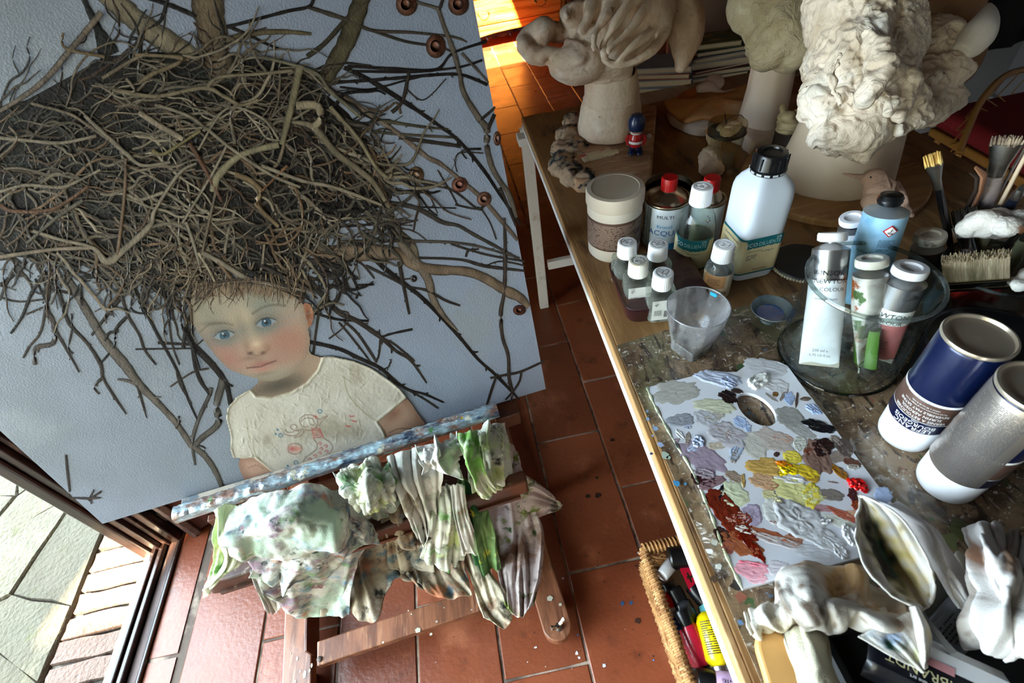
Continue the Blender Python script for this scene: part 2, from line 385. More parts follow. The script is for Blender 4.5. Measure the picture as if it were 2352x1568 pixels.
# ceiling with an added unseen opening that lets sun onto the far floor
cg=G(); SKX,SKY=(-1.0,-.04),(1.86,2.66)
for (x0,x1,y0,y1) in ((-1.2,2.75,-2.7,SKY[0]),(-1.2,2.75,SKY[1],5.25),(-1.2,SKX[0],SKY[0],SKY[1]),(SKX[1],2.75,SKY[0],SKY[1])): cg.box(((x0+x1)/2,(y0+y1)/2,2.63),(x1-x0,y1-y0,.08))
struct(cg.obj('ceiling',M('ceiling_boards',(84,62,46),.8,bump=.2),smooth=False))
sh=G(); q=[Vector((x,y,2.66)) for x,y in ((SKX[0],SKY[0]),(SKX[1],SKY[0]),(SKX[1],SKY[1]),(SKX[0],SKY[1]))]; dv=-SUN_DIR*1.3
for i in range(4): a_,b_=q[i],q[(i+1)%4]; sh.add([a_,b_,b_+dv,a_+dv],[(0,1,2,3)])
struct(sh.obj('added_shaft_1',M('shaft_dark',(40,34,30),.9),smooth=False),'added dark slanting shaft keeping sky light out of the ceiling opening')  # unseen shaft added to absorb sky light and pass only the sun
# glazed garden door, near left
mt_dark=M('door_wood_dark',(28,14,11),.35,layers=[((50,26,18),6,.5,.7,(8,8,.6)),((22,12,10),20,.55,.7,(6,6,.5))],bump=.2,bs=60,bst=(5,5,.4),coat=.3)
mt_wornwood=M('door_wood_worn',(78,56,50),.5,layers=[((44,26,22),10,.45,.6,(4,.6,4)),((120,108,104),30,.6,.7,(3,.5,3))],bump=.3,bs=80)
mt_metal=M('worn_steel',(170,165,158),.3,1,layers=[((90,85,80),20,.5,.7)])
door=thing('door_1','dark brown wooden glazed garden door with stepped frame at the left','door',(-1.08,.0,0)); door['kind']='structure'; del door['category']
def dbox(nm,x0,x1,y0,y1,z0,z1,m=mt_dark,bev=.003):
    g=G(); g.box(((x0+x1)/2+1.08,(y0+y1)/2,(z0+z1)/2),(x1-x0,y1-y0,z1-z0)); return g.obj(nm,m,door,smooth=False,bevel=bev)
dbox('outer_stile',-1.15,-1.112,.757,.80,0,1.6,bev=.006)
dbox('stile_bead',-1.110,-1.088,.765,.80,0,1.6,mt_dark)
dbox('glazing_stop',-1.086,-1.072,.778,.81,0,1.6,mt_wornwood)
dbox('inner_stile',-1.070,-1.046,.785,.83,0,1.6)
dbox('rebate',-1.044,-1.012,.812,.86,0,1.6,mt_dark)
dbox('door_casing',-1.012,-.997,.79,.87,0,1.6,mt_wornwood)
dbox('strike_plate',-1.043,-1.017,.808,.813,.165,.205,mt_metal,.001)
dbox('strike_plate',-1.043,-1.017,.808,.813,.095,.14,mt_metal,.001)
# threshold strips along the floor
dbox('outer_sill',-1.128,-1.112,-1.95,.757,-.005,.012,M('sill_stone',(205,200,195),.7),.002)
dbox('bottom_rail',-1.110,-1.097,-1.95,.77,.0,.030,mt_dark,.003)
dbox('brass_strip',-1.0965,-1.0925,-1.95,.78,.0,.012,M('brass_worn',(190,160,130),.3,1),.001)
dbox('bottom_rail',-1.092,-1.078,-1.95,.785,.0,.026,mt_dark,.003)
dbox('threshold_board',-1.077,-1.052,-1.95,.81,.0,.008,mt_wornwood,.002)
dbox('threshold_lip',-1.052,-1.042,-1.95,.812,.0,.012,mt_dark,.003)
dbox('top_rail',-1.15,-1.05,-1.98,.80,1.6,2.26); dbox('outer_stile',-1.15,-1.05,-1.98,-1.93,0,1.6); dbox('mullion',-1.13,-1.09,-.62,-.58,0,1.6)
gl=GLASS('window_glass',(250,252,250),refl=.8,rough=.01)
for y0,y1 in ((-1.93,-.62),(-.58,.757)): dbox('pane',-1.122,-1.118,y0,y1,.012,1.6,gl,0)
# inner shutter leaf, folded back behind the easel
a=Vector((-.995,.80,0)); d=Vector((.87,.49,0)).normalized(); nrm=Vector((d.y,-d.x,0))
lf=thing('door_2','dark brown panelled door leaf standing open behind the easel','door',a,math.atan2(d.y,d.x)); lf['kind']='structure'; del lf['category']
g=G(); g.box((.27,.012,1.12),(.54,.035,2.2)); g.obj('leaf',M('door_leaf_brown',(98,58,46),.45,layers=[((66,36,28),8,.45,.62,(3,3,.3))],bump=.2,bs=50,bst=(6,6,.4)),lf,smooth=False,bevel=.004)
g=G(); g.box((.004,-.004,1.12),(.02,.03,2.2)); g.obj('leaf_bead',mt_wornwood,lf,smooth=False,bevel=.004)
# outside: brick border, flagstones, added wall that blocks the sun
mt_stone=tilemat('flagstone',[(86,80,66),(64,60,46),(102,94,74),(66,64,38),(34,30,24)],rough=.85)
mt_brick=tilemat('garden_brick',[(106,86,76),(96,75,66),(114,98,86),(84,66,57),(58,47,42)],rough=.85)
for m_ in (mt_stone,mt_brick):
    for n in m_.node_tree.nodes:
        if n.type=='BUMP': n.inputs['Strength'].default_value=.8; n.inputs['Distance'].default_value=.01
yard=G(); yard.box((-3.2,0,-.06),(4.2,9,.04)); yard=struct(yard.obj('ground_outside',M('sand_joint',(112,106,98),.95,layers=[((84,80,66),12,.45,.6)],bump=.8),smooth=False),'sandy joints under the garden paving')
def slab(poly,h,mat,name,parent,seed):
    r=random.Random(seed); n=len(poly); cx=sum(p[0] for p in poly)/n; cy=sum(p[1] for p in poly)/n; pp=[]
    for i in range(n):
        a_,b_=poly[i],poly[(i+1)%n]
        for t in (0,.33,.66): pp.append((a_[0]+(b_[0]-a_[0])*t+r.uniform(-.004,.004)-cx,a_[1]+(b_[1]-a_[1])*t+r.uniform(-.004,.004)-cy))
    m=len(pp); g=G()
    rings=[(1,-.03),(1,h-.008),(.975,h),(.6,h+r.uniform(-.002,.003))]
    g.add([(x*s,y*s,z) for s,z in rings for x,y in pp]+[(0,0,h+r.uniform(-.002,.002))],[(k*m+i,k*m+(i+1)%m,(k+1)*m+(i+1)%m,(k+1)*m+i) for k in range(3) for i in range(m)]+[(3*m+i,3*m+(i+1)%m,4*m) for i in range(m)])
    o=g.obj(name,mat,parent,ang=50); o.location=(cx,cy,0); return o
for j in range(-1,16):
    y=.34+.0605*j; s=.006*(j%3)
    slab([(-1.322+s*.4,y),(-1.136,y+.002),(-1.136,y+.052),(-1.322+s*.4,y+.050)],-.010,mt_brick,'brick',yard,j)
r=random.Random(12); gx=[-1.40-.30*i for i in range(9)]; 
gp={}
for i in range(14):
    for j in range(-1,13): gp[i,j]=(-1.335-.21*i+(r.uniform(-.07,.07) if i else 0),-.3+.20*j+(.10 if i%2 else 0)+r.uniform(-.07,.07))
k=0
for i in range(13):
    for j in range(-1,12):
        q=[gp[i,j],gp[i+1,j],gp[i+1,j+1],gp[i,j+1]]; cx=sum(p[0] for p in q)/4; cy=sum(p[1] for p in q)/4
        q=[(cx+(x-cx)*.982,cy+(y-cy)*.982) for x,y in q][::-1]; k+=1
        slab(q,-.014+r.uniform(-.006,.004),mt_stone,'flagstone',yard,100+k)
pg=G(); GX=(-2.55,-2.27); GZ=(3.80,4.12)  # unseen wall added to block the sun; its gap leaves the patch on the bricks
for (x0,x1,z0,z1) in ((-7,GX[0],0,6.5),(GX[1],-1.0,0,6.5),(GX[0],GX[1],0,GZ[0]),(GX[0],GX[1],GZ[1],6.5)): pg.box(((x0+x1)/2,-2.85,(z0+z1)/2),(x1-x0,.05,z1-z0))
struct(pg.obj('wall_sun_blocker',M('render_outside',(190,176,150),.9,bump=.2),smooth=False),'added unseen wall shading the terrace, with a gap for one sun patch')
# baseboard of the right wall
g=G(); g.box((2.6,1.5,.06),(.03,6,.12)); struct(g.obj('baseboard_right',M('baseboard_grey',(170,168,170),.6),smooth=False,bevel=.004))
# ================================================================== far end of the room
mt_pine=M('honey_pine',(226,150,66),.3,layers=[((176,98,34),3,.45,.62,(1,6,14)),((240,180,100),5,.55,.7,(.6,5,10))],bump=.08,bs=40,coat=.4)
mt_pined=M('pine_shadow_gap',(70,34,16),.6)
mt_brass=M('dark_brass',(120,90,50),.35,1)
ch=thing('chest_of_drawers','honey coloured wooden chest of drawers with brass bail handles in the sun','chest',(.645,4.9,0))
g=G(); g.box((0,.0,.49),(.88,.44,.72)); g.obj('carcass',mt_pine,ch,smooth=False,bevel=.006)
g=G(); g.box((0,-.005,.865),(.93,.48,.03)); g.obj('top_board',mt_pine,ch,smooth=False,bevel=.008)
g=G(); n=16   # curved apron on bracket feet
top=[(-.445+.89*i/n,.185) for i in range(n+1)]; bot=[(-.445+.89*i/n,(.0 if i in(0,n) else .06+.07*math.sin(PI*i/n)**.5)) for i in range(n+1)]
for i in range(n): 
    a=[(top[i][0],-.232,top[i][1]),(top[i+1][0],-.232,top[i+1][1]),(bot[i+1][0],-.232,bot[i+1][1]),(bot[i][0],-.232,bot[i][1])]; g.extr(a,(0,.02,0))
g.obj('apron',mt_pine,ch,smooth=False)
g=G()
for s in(-1,1):
    for y in(-.2,.2): g.box((s*.41,y,.06),(.06,.05,.12))
g.obj('foot',mt_pine,ch,smooth=False,bevel=.004)
for z0,z1 in ((.195,.365),(.39,.575),(.60,.83)):
    g=G(); g.box((0,-.232,(z0+z1)/2),(.80,.024,z1-z0)); dr=g.obj('drawer',mt_pine,ch,smooth=False,bevel=.004)
    for x in(-.235,.235):
        g=G(); zc=(z0+z1)/2
        for s in(-1,1): g.lathe([(.011,0),(.011,.004),(.004,.006),(.004,.02),(.007,.022),(0,.026)],10,T=Matrix.Translation((x+s*.042,-.244,zc+.008))@Matrix.Rotation(PI/2,4,'X'))
        g.tube([(x-.042,-.262,zc+.006),(x-.03,-.266,zc-.018),(x,-.268,zc-.026),(x+.03,-.266,zc-.018),(x+.042,-.262,zc+.006)],.003,6)
        g.obj('handle',mt_brass,dr)
# hamper with books
mt_wick=M('dark_wicker',(58,38,26),.7,layers=[((96,66,42),30,.5,.65)],bump=.8,bs=40)
hm=thing('wicker_hamper','dark wicker hamper under the stacks of books behind the table','hamper',(1.06,2.13,0))
g=G(); g.box((0,0,.24),(.80,.44,.46),taper=1.03); g.obj('hamper_body',mt_wick,hm,smooth=False,bevel=.02)
g=G(); zz=.50
for k in range(3): g.tube([(x*(.415-.004*k),y*(.235-.004*k),zz-.018*k) for x,y in ((-1,-1),(1,-1),(1,1),(-1,1))],.012,6,closed=True)
g.obj('rim',mt_wick,hm)
PG=M('page_edges',(214,198,166),.8,bump=.6,bs=300,bst=(.1,.1,6))
def book(x,y,z,w,d,h,rz,cov,label,extra=None,pg=PG,cat='book'):
    t=thing('book',label,cat,(x,y,z),rz,'books stacked on the hamper')
    c=M('cover_%d_%d_%d'%cov,cov,.45)
    g=G(); g.box((0,0,.0015),(w,d,.003)); g.box((0,0,h-.0015),(w,d,.003)); g.box((w/2-.0015,0,h/2),(.003,d,h)); g.obj('cover',c,t,smooth=False)
    g=G(); g.box((-.003,0,h/2),(w-.012,d-.008,h-.006)); g.obj('pages',pg,t,smooth=False)
    if extra:
        g=G(); g.box((0,0,h+.0004),(w*.62,d*.5,.0006)); g.obj('cover_picture',M('pic_%d%d%d'%extra,extra,.5,layers=[((200,160,80),22,.5,.65)]),t,smooth=False)
z=.50
for w,d,h,rz,cov,lb,ex in ((.25,.19,.022,-.1,(52,52,58),'charcoal grey book, bottom of the taller stack',None),(.24,.18,.018,-.05,(150,148,140),'pale grey book second from the bottom of the taller stack',None),(.25,.19,.020,-.14,(70,66,70),'dark grey book, third up in the taller stack',None),(.26,.2,.012,.02,(96,26,22),'thin dark red book in the middle of the taller stack',None),(.24,.19,.020,-.12,(196,190,176),'thick cream book above the thin red one',None),(.23,.17,.016,-.02,(176,170,160),'light grey book third from the top of the taller stack',None),(.2,.155,.019,-.1,(40,44,52),'blue black book with pale page edges second from the top',None),(.17,.135,.021,-.2,(108,112,62),'small book with a green painted cover, topmost of the taller stack',(88,104,60))):
    book(1.085+rnd.uniform(-.008,.008),2.09,z,w,d,h,rz+PI,cov,lb,ex); z+=h+.0005
z=.50
for w,d,h,rz,cov,lb in ((.24,.17,.03,-.35,(44,50,66),'dark blue book, bottom of the shorter stack'),(.235,.17,.028,-.42,(120,130,146),'blue grey book second in the shorter stack'),(.22,.16,.026,-.38,(128,134,142),'slate book third in the shorter stack'),(.21,.155,.02,-.45,(150,70,52),'rust red book near the top of the shorter stack'),(.21,.15,.022,-.38,(150,160,170),'pale blue book with worn cover, topmost of the shorter stack')):
    book(.845,2.02,z,w,d,h,rz+PI,cov,lb); z+=h+.0005
# dried plant on the books
t=thing('dried_plant','dark dried curled plant lying on top of the taller book stack','plant',(1.19,2.05,.66))
g=G(); r=random.Random(4)
for k in range(26):
    a=r.uniform(0,6.28); L_=r.uniform(.04,.11); p=[Vector((math.cos(a)*L_*i/5,math.sin(a)*L_*i/5,.02+.05*math.sin(i/5*PI)*r.uniform(.4,1.2)-.01*i/5)) for i in range(6)]
    g.tube(p,[.006,.009,.008,.007,.004,.002],5,flat=.5)
g.obj('leaves',M('dead_leaf',(58,38,26),.8,bump=.6),t)
# cupboard at the back
cb=thing('cupboard','tall cream panelled cupboard against the far wall','cupboard',(1.75,4.9,0))
mc=M('cream_paint',(222,214,188),.5,bump=.1)
g=G(); g.box((0,0,.95),(1.1,.4,1.9)); g.obj('cabinet_body',mc,cb,smooth=False,bevel=.005)
for s in(-1,1):
    g=G(); g.box((s*.27,-.21,.95),(.5,.02,1.8)); dd=g.obj('door',mc,cb,smooth=False,bevel=.004)
    g=G(); g.box((s*.27,-.225,1.35),(.34,.012,.8)); g.box((s*.27,-.225,.5),(.34,.012,.6)); g.obj('panel',mc,dd,smooth=False,bevel=.006)
# canvas stretchers leaning behind the books
t=thing('leaning_board','pinkish white board leaning upright behind the book stacks','board',(1.28,2.55,0),.1)
g=G(); g.box((0,0,.5),(.42,.02,1.0),Matrix.Rotation(-.12,3,'X')); g.obj('board',M('pinkish_board',(206,176,158),.8,bump=.3,bst=(1,1,.1)),t,smooth=False)
t=thing('blue_cone','small pale blue cone standing behind the stacked books','cone',(1.10,2.35,.5))
g=G(); g.lathe([(.045,0),(.045,.004),(.004,.2),(0,.202)],20); g.obj('cone',M('pale_blue',(150,172,196),.6),t)
# right hand back corner: low partition, dark cloth, cane chair
g=G(); g.box((2.45,2.2,.3),(.5,.06,.6)); o=struct(g.obj('wall_right_return',mt_wgrey,smooth=False),'low grey wall in the back right corner')
g=G(); g.box((2.45,2.155,.05),(.5,.02,.1)); struct(g.obj('baseboard_back',MATS['baseboard_grey'],smooth=False,bevel=.003))
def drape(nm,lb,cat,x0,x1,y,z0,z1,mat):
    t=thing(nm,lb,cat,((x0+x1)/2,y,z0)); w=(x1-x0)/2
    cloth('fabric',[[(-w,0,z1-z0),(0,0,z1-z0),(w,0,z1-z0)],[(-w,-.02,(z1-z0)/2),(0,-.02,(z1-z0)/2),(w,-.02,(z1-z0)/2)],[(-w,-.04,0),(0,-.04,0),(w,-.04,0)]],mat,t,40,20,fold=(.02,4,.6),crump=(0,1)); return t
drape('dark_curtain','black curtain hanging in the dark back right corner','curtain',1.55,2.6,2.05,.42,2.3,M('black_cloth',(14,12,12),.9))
mt_cane=M('varnished_cane',(150,104,48),.35,bump=.2,coat=.4)
cx=thing('cane_chair','curved cane chair with woven back and red cushion at the back right','chair',(1.86,1.40,0))
g=G()
def dl(x,y,d,o=(1.86,1.40,0)): return dep(x,y,d)-Vector(o)
back=cr([dl(2203,352,1.57),dl(2222,300,1.585),dl(2252,235,1.60),dl(2300,180,1.62),dl(2352,160,1.66),dl(2420,155,1.74),dl(2490,180,1.85)],24)
g.tube(back,.010,8)
g.tube([back[0],Vector((back[0].tolist()[0]-.02,back[0].tolist()[1]-.01,.0))],.010,8); g.tube([back[-1],Vector((back[-1][0]+.03,back[-1][1],0))],.010,8)
g.obj('bent_frame',mt_cane,cx)
g=G()
for k in range(9):
    a=back[3+k*2]; g.tube([Vector(a),Vector(a)+Vector((.06,.08,-.12)),Vector((.05+.02*k,.10,.36))],.0022,5)
g.obj('woven_back',mt_cane,cx)
g=G(); g.box((.1,.0,.40),(.46,.44,.07)); g.obj('cushion',M('red_cushion',(120,16,20),.8,bump=.3),cx,bevel=.03,bseg=4)
g=G(); g.box((.1,0,.345),(.44,.42,.03)); g.obj('seat',mt_cane,cx,bevel=.006)
for s in(-1,1):
    for q in(-1,1):
        g=G(); g.tube([(.1+s*.19,q*.18,.33),(.1+s*.21,q*.2,0)],[.012,.009],8); g.obj('leg',mt_cane,cx)
# ================================================================== easel and canvas
EH=Vector((.99464,.10322,0.0)).normalized(); EV=Vector((.0249,-.1863,-.9822)).normalized()
EH3=Vector((.99464,.10322,.0057)).normalized(); EN=EH3.cross(EV).normalized()   # EN points into the picture
EF=Vector((EH.y,-EH.x,0))      # horizontal, towards the viewer
BL=Vector((-.773,.527,.573)); BR=Vector((.0718,.614,.578))
def cv(x,y,off=0.0): return onplane(x,y,BL-EN*off,EN)
def ep(x,y,b): return onplane(x,y,BL+EF*b,EF)      # vertical plane standing b metres in front of the canvas foot
mt_easel=M('easel_beech',(134,86,60),.42,layers=[((96,58,40),5,.45,.62,(8,1,8)),((160,112,84),9,.56,.7,(10,1,10)),((90,70,62),26,.62,.72)],bump=.15,bs=60,coat=.2)
mt_easeld=M('easel_dark',(92,52,34),.35,layers=[((58,32,24),6,.45,.62),((150,130,112),22,.63,.7)],bump=.2,bs=50,coat=.3)
es=thing('studio_easel','brown wooden studio easel with a paint crusted tray rail holding the canvas','easel',(-.32,.5,0))
eo=Vector((-.32,.5,0))
def E_(p): return Vector(p)-eo
ang=math.atan2(EH.y,EH.x); RZ=Matrix.Rotation(ang,3,'Z')
def ebox(nm,c,d,mat=mt_easel,bev=.003,parent=None):
    g=G(); g.box(E_(c),d,RZ); return g.obj(nm,mat,parent or es,smooth=False,bevel=bev)
def on(a,b,z): return Vector((BL.x,BL.y,0))+EH*a+EF*b+Vector((0,0,z))
# feet with rounded front ends
def foot(a0,fr,nm='foot'):
    g=G(); w=.034; pts=[(-w,-.62)]
    pts+=[(w*math.cos(t),fr+w*math.sin(t)) for t in [PI-PI*i/12 for i in range(13)]]+[(w,-.62)]
    base=on(a0,0,0); P3=[E_(base+EH*x+EF*y+Vector((0,0,.028))) for x,y in pts]
    g.extr(P3,(0,0,.032)); return g.obj(nm,mt_easel,es,smooth=False,bevel=.003,fix=True)
ra=(at(1262,1380,.06)-Vector((BL.x,BL.y,0))); ra=ra.dot(EH)
la=(at(683,1480,.06)-Vector((BL.x,BL.y,0))).dot(EH)
bb=(at(1285,1432,.06)-Vector((BL.x,BL.y,0))).dot(EF)
rf=foot(ra,bb); lf_=foot(la,bb+.06)
for a in(ra,la):
    g=G()
    g.box(E_(on(a,-.55,.014)),(.05,.05,.028),RZ)
    g.obj('foot_pad',mt_easeld,es,smooth=False)
    g=G(); g.box(E_(on(a,bb-.06,.014)),(.05,.05,.028),RZ); g.obj('foot_pad',mt_easeld,es,smooth=False)
# side plates standing on the feet (dark inner faces)
for s,a in((1,la),(-1,ra)):
    ebox('side_rail',on(a+s*.036,-.12,.06),(.006,.56,.075),mt_easeld,.001)
# crossbar
p0,p1=at(742,1500,.085),at(1180,1352,.085)
c=(p0+p1)/2; ln=(p1-p0).length+.02; p1x=0
g=G(); g.box(E_(c),(ln,.052,.022),Matrix.Rotation(math.atan2((p1-p0).y,(p1-p0).x),3,'Z')); cb=g.obj('crossbar',mt_easel,es,smooth=False,bevel=.003)
g=G(); s0=E_(at(734,1513,.098)); g.lathe([(.006,0),(.006,.0015),(.0045,.002),(0,.002)],14,T=Matrix.Translation(s0)); g.obj('screw',M('dark_screw',(70,62,58),.4,1),cb)
# flakes stuck on the foot and bar
g=G()
for x,y,s in ((1263,1374,.011),(1287,1388,.006),(960,1447,.010),(990,1456,.005),(1003,1427,.004),(938,1402,.003),(880,1475,.004),(945,1410,.003),(1083,1400,.003),(1020,1395,.0025)):
    p=E_(at(x,y,.0615 if x>1200 else .097)); a0=rnd.random()*3; s*=.75
    g.extr([p+Vector((s*math.cos(a0+t),s*math.sin(a0+t)*.8,0)) for t in (0,1.2,2.3,3.6,4.9)],(0,0,.0006))
for x,y,s in ((700,1548,.007),(716,1528,.004),(690,1541,.003),(683,1512,.004),(679,1564,.003),(668,1500,.002),(711,1540,.0035)):
    p=E_(at(x,y,.0605)); a0=rnd.random()*3; g.extr([p+Vector((s*.6*math.cos(a0+t),s*1.3*math.sin(a0+t),0)) for t in (0,1.2,2.3,3.6,4.9)],(0,0,.0006))
g.obj('paint_flake',M('flake_cream',(176,172,156),.7),es,smooth=False)
# wing bolt
wb=E_(at(1283,1441,.06)); g=G(); g.lathe([(.009,0),(.009,.002),(.004,.002),(.004,.012),(.006,.013),(.006,.020),(0,.021)],16,T=Matrix.Translation(wb))
for s in(-1,1): g.tube([wb+Vector((0,0,.017)),wb+Vector((s*.009,s*.004,.022)),wb+Vector((s*.016,s*.007,.032)),wb+Vector((s*.015,s*.006,.038)),wb+Vector((s*.010,s*.004,.034))],[.004,.0045,.005,.0045,.003],8,flat=.5)
g.obj('wing_bolt',M('steel_bright',(190,185,178),.25,1),es)
# posts and mast behind the canvas
for a in (la+.0,ra+.0):
    g=G(); b0=on(a,-.02,.06)-EN*0+EV*0; top=b0+(-EV)*1.75; d=(top-b0); R=Matrix(((EH3.x,EN.x,-EV.x),(EH3.y,EN.y,-EV.y),(EH3.z,EN.z,-EV.z)))
    g.box(E_((b0+top)/2+EN*.06),(.05,.03,1.75),R); g.obj('post',mt_easeld,es,smooth=False,bevel=.003)
# tray: crusted rail under the canvas, board in front, end cheeks
def rail(nm,x0,y0,x1,y1,b,r,mat,zofs=0,flat=1,ext=0):
    a_,b_=ep(x0,y0,b),ep(x1,y1,b); return a_,b_
ta,tb=ep(404,1183,.03),ep(1143,940,.03)
mt_crust=M('crusted_rail',(120,84,66),.35,layers=[((120,140,152),18,.42,.6,(1,2,2)),((160,190,204),34,.5,.62,(.6,2,2)),((36,58,86),26,.56,.66,(.7,2,2)),((200,196,176),42,.60,.66),((60,110,60),30,.66,.72),((190,150,50),60,.70,.74)],bump=1.0,bs=150,bst=(.5,1,1),coat=1.0)
g=G(); D=(tb-ta); nn=140; vs=[];fs=[]; m=18
ux=D.normalized(); uz=Vector((0,0,1)); uf=ux.cross(uz)
for i in range(nn+1):
    p=ta+D*(i/nn)
    for k in range(m):
        a=2*PI*k/m; rr=.0120*(abs(math.cos(a))**3+abs(math.sin(a))**3)**(-1/3)
        q=p+uf*(rr*1.15*math.cos(a))+uz*(rr*math.sin(a)); 
        up_=max(0,math.sin(a)+.2)
        q=q+(uf*math.cos(a)+uz*math.sin(a))*(up_*(.0022*NZ.noise(q*90)+.0018*NZ.noise(q*210)+.001)); vs.append(E_(q))
for i in range(nn):
    for k in range(m): fs.append((i*m+k,i*m+(k+1)%m,(i+1)*m+(k+1)%m,(i+1)*m+k))
fs+= [tuple(range(m)),tuple(nn*m+k for k in reversed(range(m)))]
g.add(vs,fs); tr=g.obj('tray_rail',mt_crust,es,fix=True)
# pale strip under the canvas at the back of the rail
g=G(); a_,b_=ep(425,1163,.012),ep(1130,936,.012); g.box(E_((a_+b_)/2+Vector((0,0,-.006))),((b_-a_).length,.02,.02),RZ); g.obj('canvas_ledge',M('ledge_pale',(170,160,146),.6,layers=[((90,100,110),30,.5,.6)],bump=.4),es,smooth=False,bevel=.002)
# rear box of the tray
ra1=ep(490,1200,.02); rb1=ep(1160,968,.02)
g=G(); g.box(E_((ra1+rb1)/2+Vector((0,0,-.075))),((rb1-ra1).length,.014,.15),RZ); g.obj('tray_back',mt_easeld,es,smooth=False,bevel=.002)
# lower front board of the tray, chamfered end
fa,fb=ep(477,1362,.13),ep(1215,1120,.13)
g=G(); ux=(fb-fa).normalized(); poly=[(0,-.012),(.012,.016),(.03,.026),((fb-fa).length,.026),((fb-fa).length,-.020),(.018,-.020)]
g.extr([E_(fa+ux*x+Vector((0,0,z))) for x,z in poly],EF*-.028); g.obj('tray_front_board',mt_easeld,es,smooth=False,bevel=.006,fix=True,bseg=3)
g=G(); fl_=(fa+fb)/2; g.box(E_(fl_-EF*.06+Vector((0,0,-.015))),((fb-fa).length-.04,.13,.008),RZ); g.obj('tray_floor',mt_easeld,es,smooth=False)
g=G(); p=ep(1165,935,.0); g.box(E_(p+Vector((-.005,0,-.015))-EF*.0),(.05,.05,.04),RZ); g.obj('tray_bracket',mt_easeld,es,smooth=False,bevel=.004)
# ---------------------------------------------------------------- canvas
TOPW=.92
def cpt(a,c,off=0): return BL+EH3*a-EV*c-EN*off
cw=(BR-BL).length
cn=thing('painting','large painting of a child under a tangled nest of branches on a grey blue ground','painting',BL)
def C_(p): return Vector(p)-BL
mt_ground=M('painted_sky_ground',(123,130,146),.4,layers=[((131,141,160),2.2,.4,.65),((104,110,117),1.4,.5,.7),((132,138,146),5,.58,.75)],bump=.22,bs=420)
g=G(); g.add([C_(cpt(0,0)),C_(cpt(cw,0)),C_(cpt(cw,TOPW)),C_(cpt(0,TOPW))],[(0,1,2,3)]); g.obj('painted_ground',mt_ground,cn,smooth=False)
g=G(); th=.02; q=[cpt(0,0,-.0004),cpt(cw,0,-.0004),cpt(cw,TOPW,-.0004),cpt(0,TOPW,-.0004)]; g.extr([C_(p) for p in q],EN*th); g.obj('canvas_edge',M('canvas_edge',(150,156,162),.8,bump=.2),cn,smooth=False,fix=True)
# ---------------------------------------------------------------- painted branches: raised strokes of paint on the canvas plane
mt_stroke=M('oil_strokes',(100,90,80),.45,spec=.16,attr=True,bump=.25,bs=300)
PK=.64
def shade(c,k): return tuple(min(1,v*k*PK) for v in lin(c)[:3])
class Strokes:
    def __init__(s): s.g=G(); s.k=0
    def add(s,pts,w,c=(118,104,92),dk=.25,hl=1.15,n=None,wob=.6,light=-1,lift=0):
        """pts: measured polyline; w: (start,end) or list of widths"""
        if n is None: n=max(6,int(sum(math.dist(pts[i],pts[i+1]) for i in range(len(pts)-1))/9))
        P=cr(pts,n); W=cr([[v] for v in w],n) if len(w)>2 else [[w[0]+(w[-1]-w[0])*i/(n-1)] for i in range(n)]
        s.k+=1; off=.0004+(s.k%700)*1.2e-6+lift; vs=[];cs=[]
        c0,c1,c2=shade(c,dk),shade(c,1),shade(c,hl)
        for i in range(n):
            t=P[min(i+1,n-1)]-P[max(i-1,0)]; L_=np.hypot(*t)+1e-9; nx,ny=-t[1]/L_,t[0]/L_
            ww=max(.6,float(W[i][0]))*.5*(1+wob*.35*NZ.noise(Vector((P[i][0]*.06,P[i][1]*.06,s.k))))
            if light*ny<0: nx,ny=-nx,-ny      # first edge = the side away from the painted light
            for q,cc,lf in ((-1,c0,0),(-.45,c1,.00016),(.1,c2,.00024),(.6,c1,.0002),(1,c0,0)):
                x,y=P[i][0]-nx*ww*q,P[i][1]-ny*ww*q
                m=.8+.45*NZ.noise(Vector((x*.05,y*.05,s.k*.3))); vs.append(C_(cv(x,y,off+lf*min(1,ww/4)))); cs.append(tuple(v*m for v in cc))
        s.g.add(vs,[(i*5+k,i*5+k+1,(i+1)*5+k+1,(i+1)*5+k) for i in range(n-1) for k in range(4)],cs)
    def knobs(s,pts,w,c,every=38):
        """little side buds"""
        P=cr(pts,max(4,int(sum(math.dist(pts[i],pts[i+1]) for i in range(len(pts)-1))/every)))
        for i in range(1,len(P)-1):
            t=P[i+1]-P[i-1]; a=math.atan2(t[1],t[0])+rnd.choice((-1,1))*rnd.uniform(.5,1.1); l=w*rnd.uniform(.9,1.8)
            s.add([tuple(P[i]),(P[i][0]+l*math.cos(a),P[i][1]+l*math.sin(a))],(w*.75,w*.35),c,n=4)
    def done(s,name): return s.g.obj(name,mt_stroke,cn,ang=0)
TAN=(152,138,118); TAN2=(128,112,92); DK=(66,56,50); VD=(40,34,32); BR_=(112,82,62); GR=(112,102,94)
S=Strokes()
